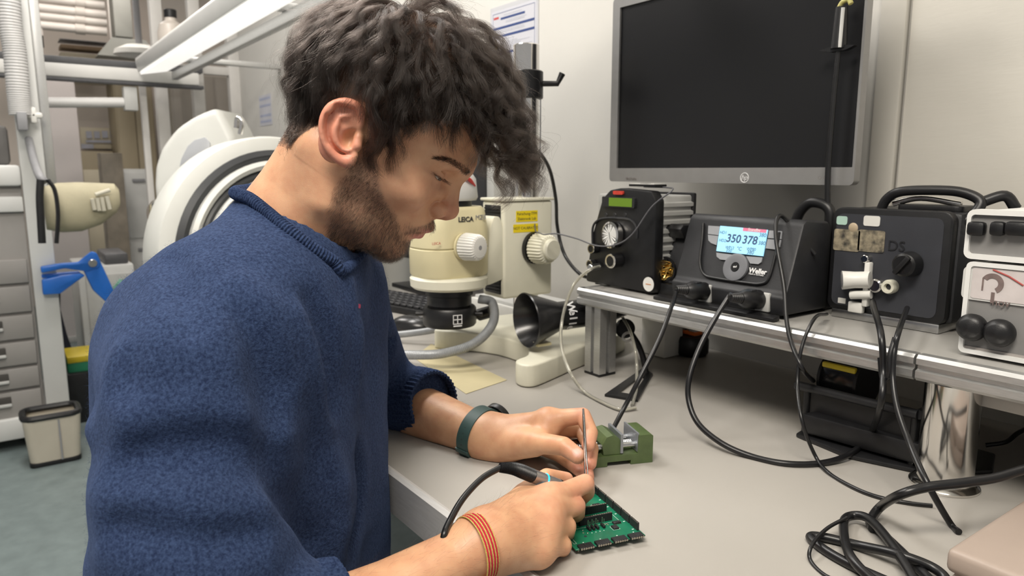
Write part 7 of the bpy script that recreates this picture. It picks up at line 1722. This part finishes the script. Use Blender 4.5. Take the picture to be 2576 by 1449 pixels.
cable('thin_curved_cable', 'thin black cable curving down from the power unit across the bench', [aty(2080, 790, 0.955), aty(2050, 800, 0.875), aty(2018, 870, 0.845), aty(2006, 960, 0.83), aty(2018, 1060, 0.80), atz(2050, 1145, TZ + 0.012), tz(2085, 1190, 0.0024), tz(2150, 1228, 0.0024), tz(2215, 1252, 0.0024), tz(2290, 1266, 0.0024), tz(2345, 1272, 0.0024)], 0.0024)
cable('straight_cable', 'black cable running from the power unit down past the chrome leg', [aty(2282, 775, 0.985), aty(2262, 830, 0.868), aty(2250, 880, 0.848), aty(2246, 950, 0.838), aty(2258, 1030, 0.82), aty(2290, 1120, 0.80), aty(2335, 1220, 0.77), tz(2390, 1316, 0.0042), tz(2412, 1338, 0.0036)], 0.0034)
cable('paired_cable', 'short black cable hanging between the power unit and the shelf edge', [aty(2252, 850, 0.853), aty(2238, 900, 0.842), aty(2236, 945, 0.840), aty(2220, 950, 0.845), aty(2214, 900, 0.850)], 0.0032)
cable('thick_cable', 'thick black cable arching in from the right over the chrome leg', [atd(2660, 1158, 0.73), atd(2576, 1181, 0.722), atd(2500, 1203, 0.715), atd(2420, 1215, 0.708), atd(2330, 1226, 0.708), atd(2262, 1246, 0.715), tz(2215, 1275, 0.014), tz(2190, 1310, 0.0062), tz(2196, 1330, 0.0052)], 0.0048)
# heap of cable
cable('cable_coil', 'coiled black cable heaped on the bench in front of the chrome leg', [tz(2192, 1316, 0.0046), tz(2230, 1352, 0.0048), tz(2290, 1410, 0.0048), tz(2345, 1470, 0.0048), tz(2310, 1490, 0.0048), tz(2180, 1440, 0.0048), tz(2085, 1390, 0.0048), tz(2038, 1352, 0.0048), tz(2075, 1352, 0.0052), tz(2160, 1372, 0.006), tz(2260, 1395, 0.0135), tz(2350, 1430, 0.009), tz(2385, 1470, 0.0048), tz(2360, 1510, 0.0048), tz(2230, 1480, 0.0052), tz(2140, 1400, 0.013), tz(2122, 1320, 0.011), tz(2140, 1298, 0.009), tz(2185, 1305, 0.013), tz(2240, 1365, 0.0145), tz(2300, 1460, 0.010), tz(2330, 1530, 0.0048)], 0.0046)
cable('thin_lead', 'thin black lead looped through the heap of coiled cable', [tz(2130, 1302, 0.018), tz(2080, 1330, 0.014), tz(2042, 1372, 0.012), tz(2040, 1412, 0.0022), tz(2090, 1455, 0.0022), tz(2180, 1470, 0.013)], 0.0019)
tgp = tz(2196, 1375, 0.020)
tag(MB().tube(spl([(-0.003, 0.006, 0.006), (0.0, 0.0, 0.002), (0.004, -0.009, 0.0), (0.008, -0.018, -0.004)], 5), [0.0028, 0.004, 0.005, 0.006, 0.0068, 0.007, 0.0066, 0.006, 0.0055, 0.005, 0.0045, 0.004, 0.003, 0.002, 0.001, 0.001], 12).build('connector', mat('ivory_connector', (0.60, 0.52, 0.36), 0.5, var=0.25, scale=120), origin=tgp), 'small ivory connector lying on the coiled cable', 'connector')
# long cord behind the station and pneumatic hose
cable('station_cord', 'thin grey cord looping down beside the soldering station', [aty(2050, 640, 0.97), aty(1985, 560, 0.95), aty(1958, 545, 0.93), aty(1952, 600, 0.91), aty(1972, 720, 0.885), aty(1978, 800, 0.865), aty(1990, 860, 0.850), aty(2020, 930, 0.838), aty(2046, 958, 0.90)], 0.0030)
m_clear = mat('clear_tube', (0.85, 0.83, 0.72), 0.12, trans=0.75, var=0.03, scale=20)
dq = aty(1508, 670, 0.880)
cable('air_hose', 'translucent air hose curving from the dispenser down to the bench', [dq, aty(1485, 678, 0.850), aty(1452, 705, 0.838), aty(1428, 750, 0.825), aty(1412, 820, 0.805), aty(1414, 880, 0.785), aty(1436, 940, 0.765), atz(1470, 985, TZ + 0.006), tz(1520, 1014, 0.0038), tz(1562, 1030, 0.0038), tz(1600, 1026, 0.0038)], 0.0028, m_clear, cat='hose')
cable('clear_lead', 'short translucent hose hanging in front of the folding stand', [aty(1566, 798, 0.930), aty(1584, 830, 0.905), aty(1598, 880, 0.888), aty(1602, 930, 0.878), tz(1600, 985, 0.0072), tz(1590, 1020, 0.0034)], 0.0028, m_clear, cat='hose')
cable('wall_cable', 'thick black cable draped behind the microscope column to the dispenser', [aty(1240, 420, 1.10), aty(1300, 360, 1.05), aty(1340, 368, 1.03), aty(1380, 420, 1.05), aty(1398, 500, 1.08), aty(1402, 570, 1.10), aty(1420, 640, 1.10), aty(1460, 690, 1.08), aty(1500, 700, 1.135)], 0.0042)
cable('thin_wire', 'thin grey wire drawn from the focus knob to the gauge of the dispenser', [aty(1360, 200, 1.02), aty(1358, 400, 0.96), aty(1345, 560, 0.90), aty(1362, 588, 0.86), aty(1400, 588, 0.87), aty(1450, 600, 0.88), aty(1500, 618, 0.888), aty(1548, 616, 0.885), aty(1590, 590, 0.885), aty(1640, 520, 0.890), aty(1690, 480, 0.90), aty(1680, 472, 0.93), aty(1620, 470, 0.95)], 0.0013, mat('grey_wire', (0.10, 0.10, 0.11), 0.5, var=0.1, scale=30))
cable('right_lead', 'short black lead with a clear sleeve at the right edge of the bench', [atz(2600, 1070, TZ + 0.06), atz(2560, 1090, TZ + 0.03), tz(2530, 1112, 0.012), tz(2480, 1120, 0.004)], 0.003)
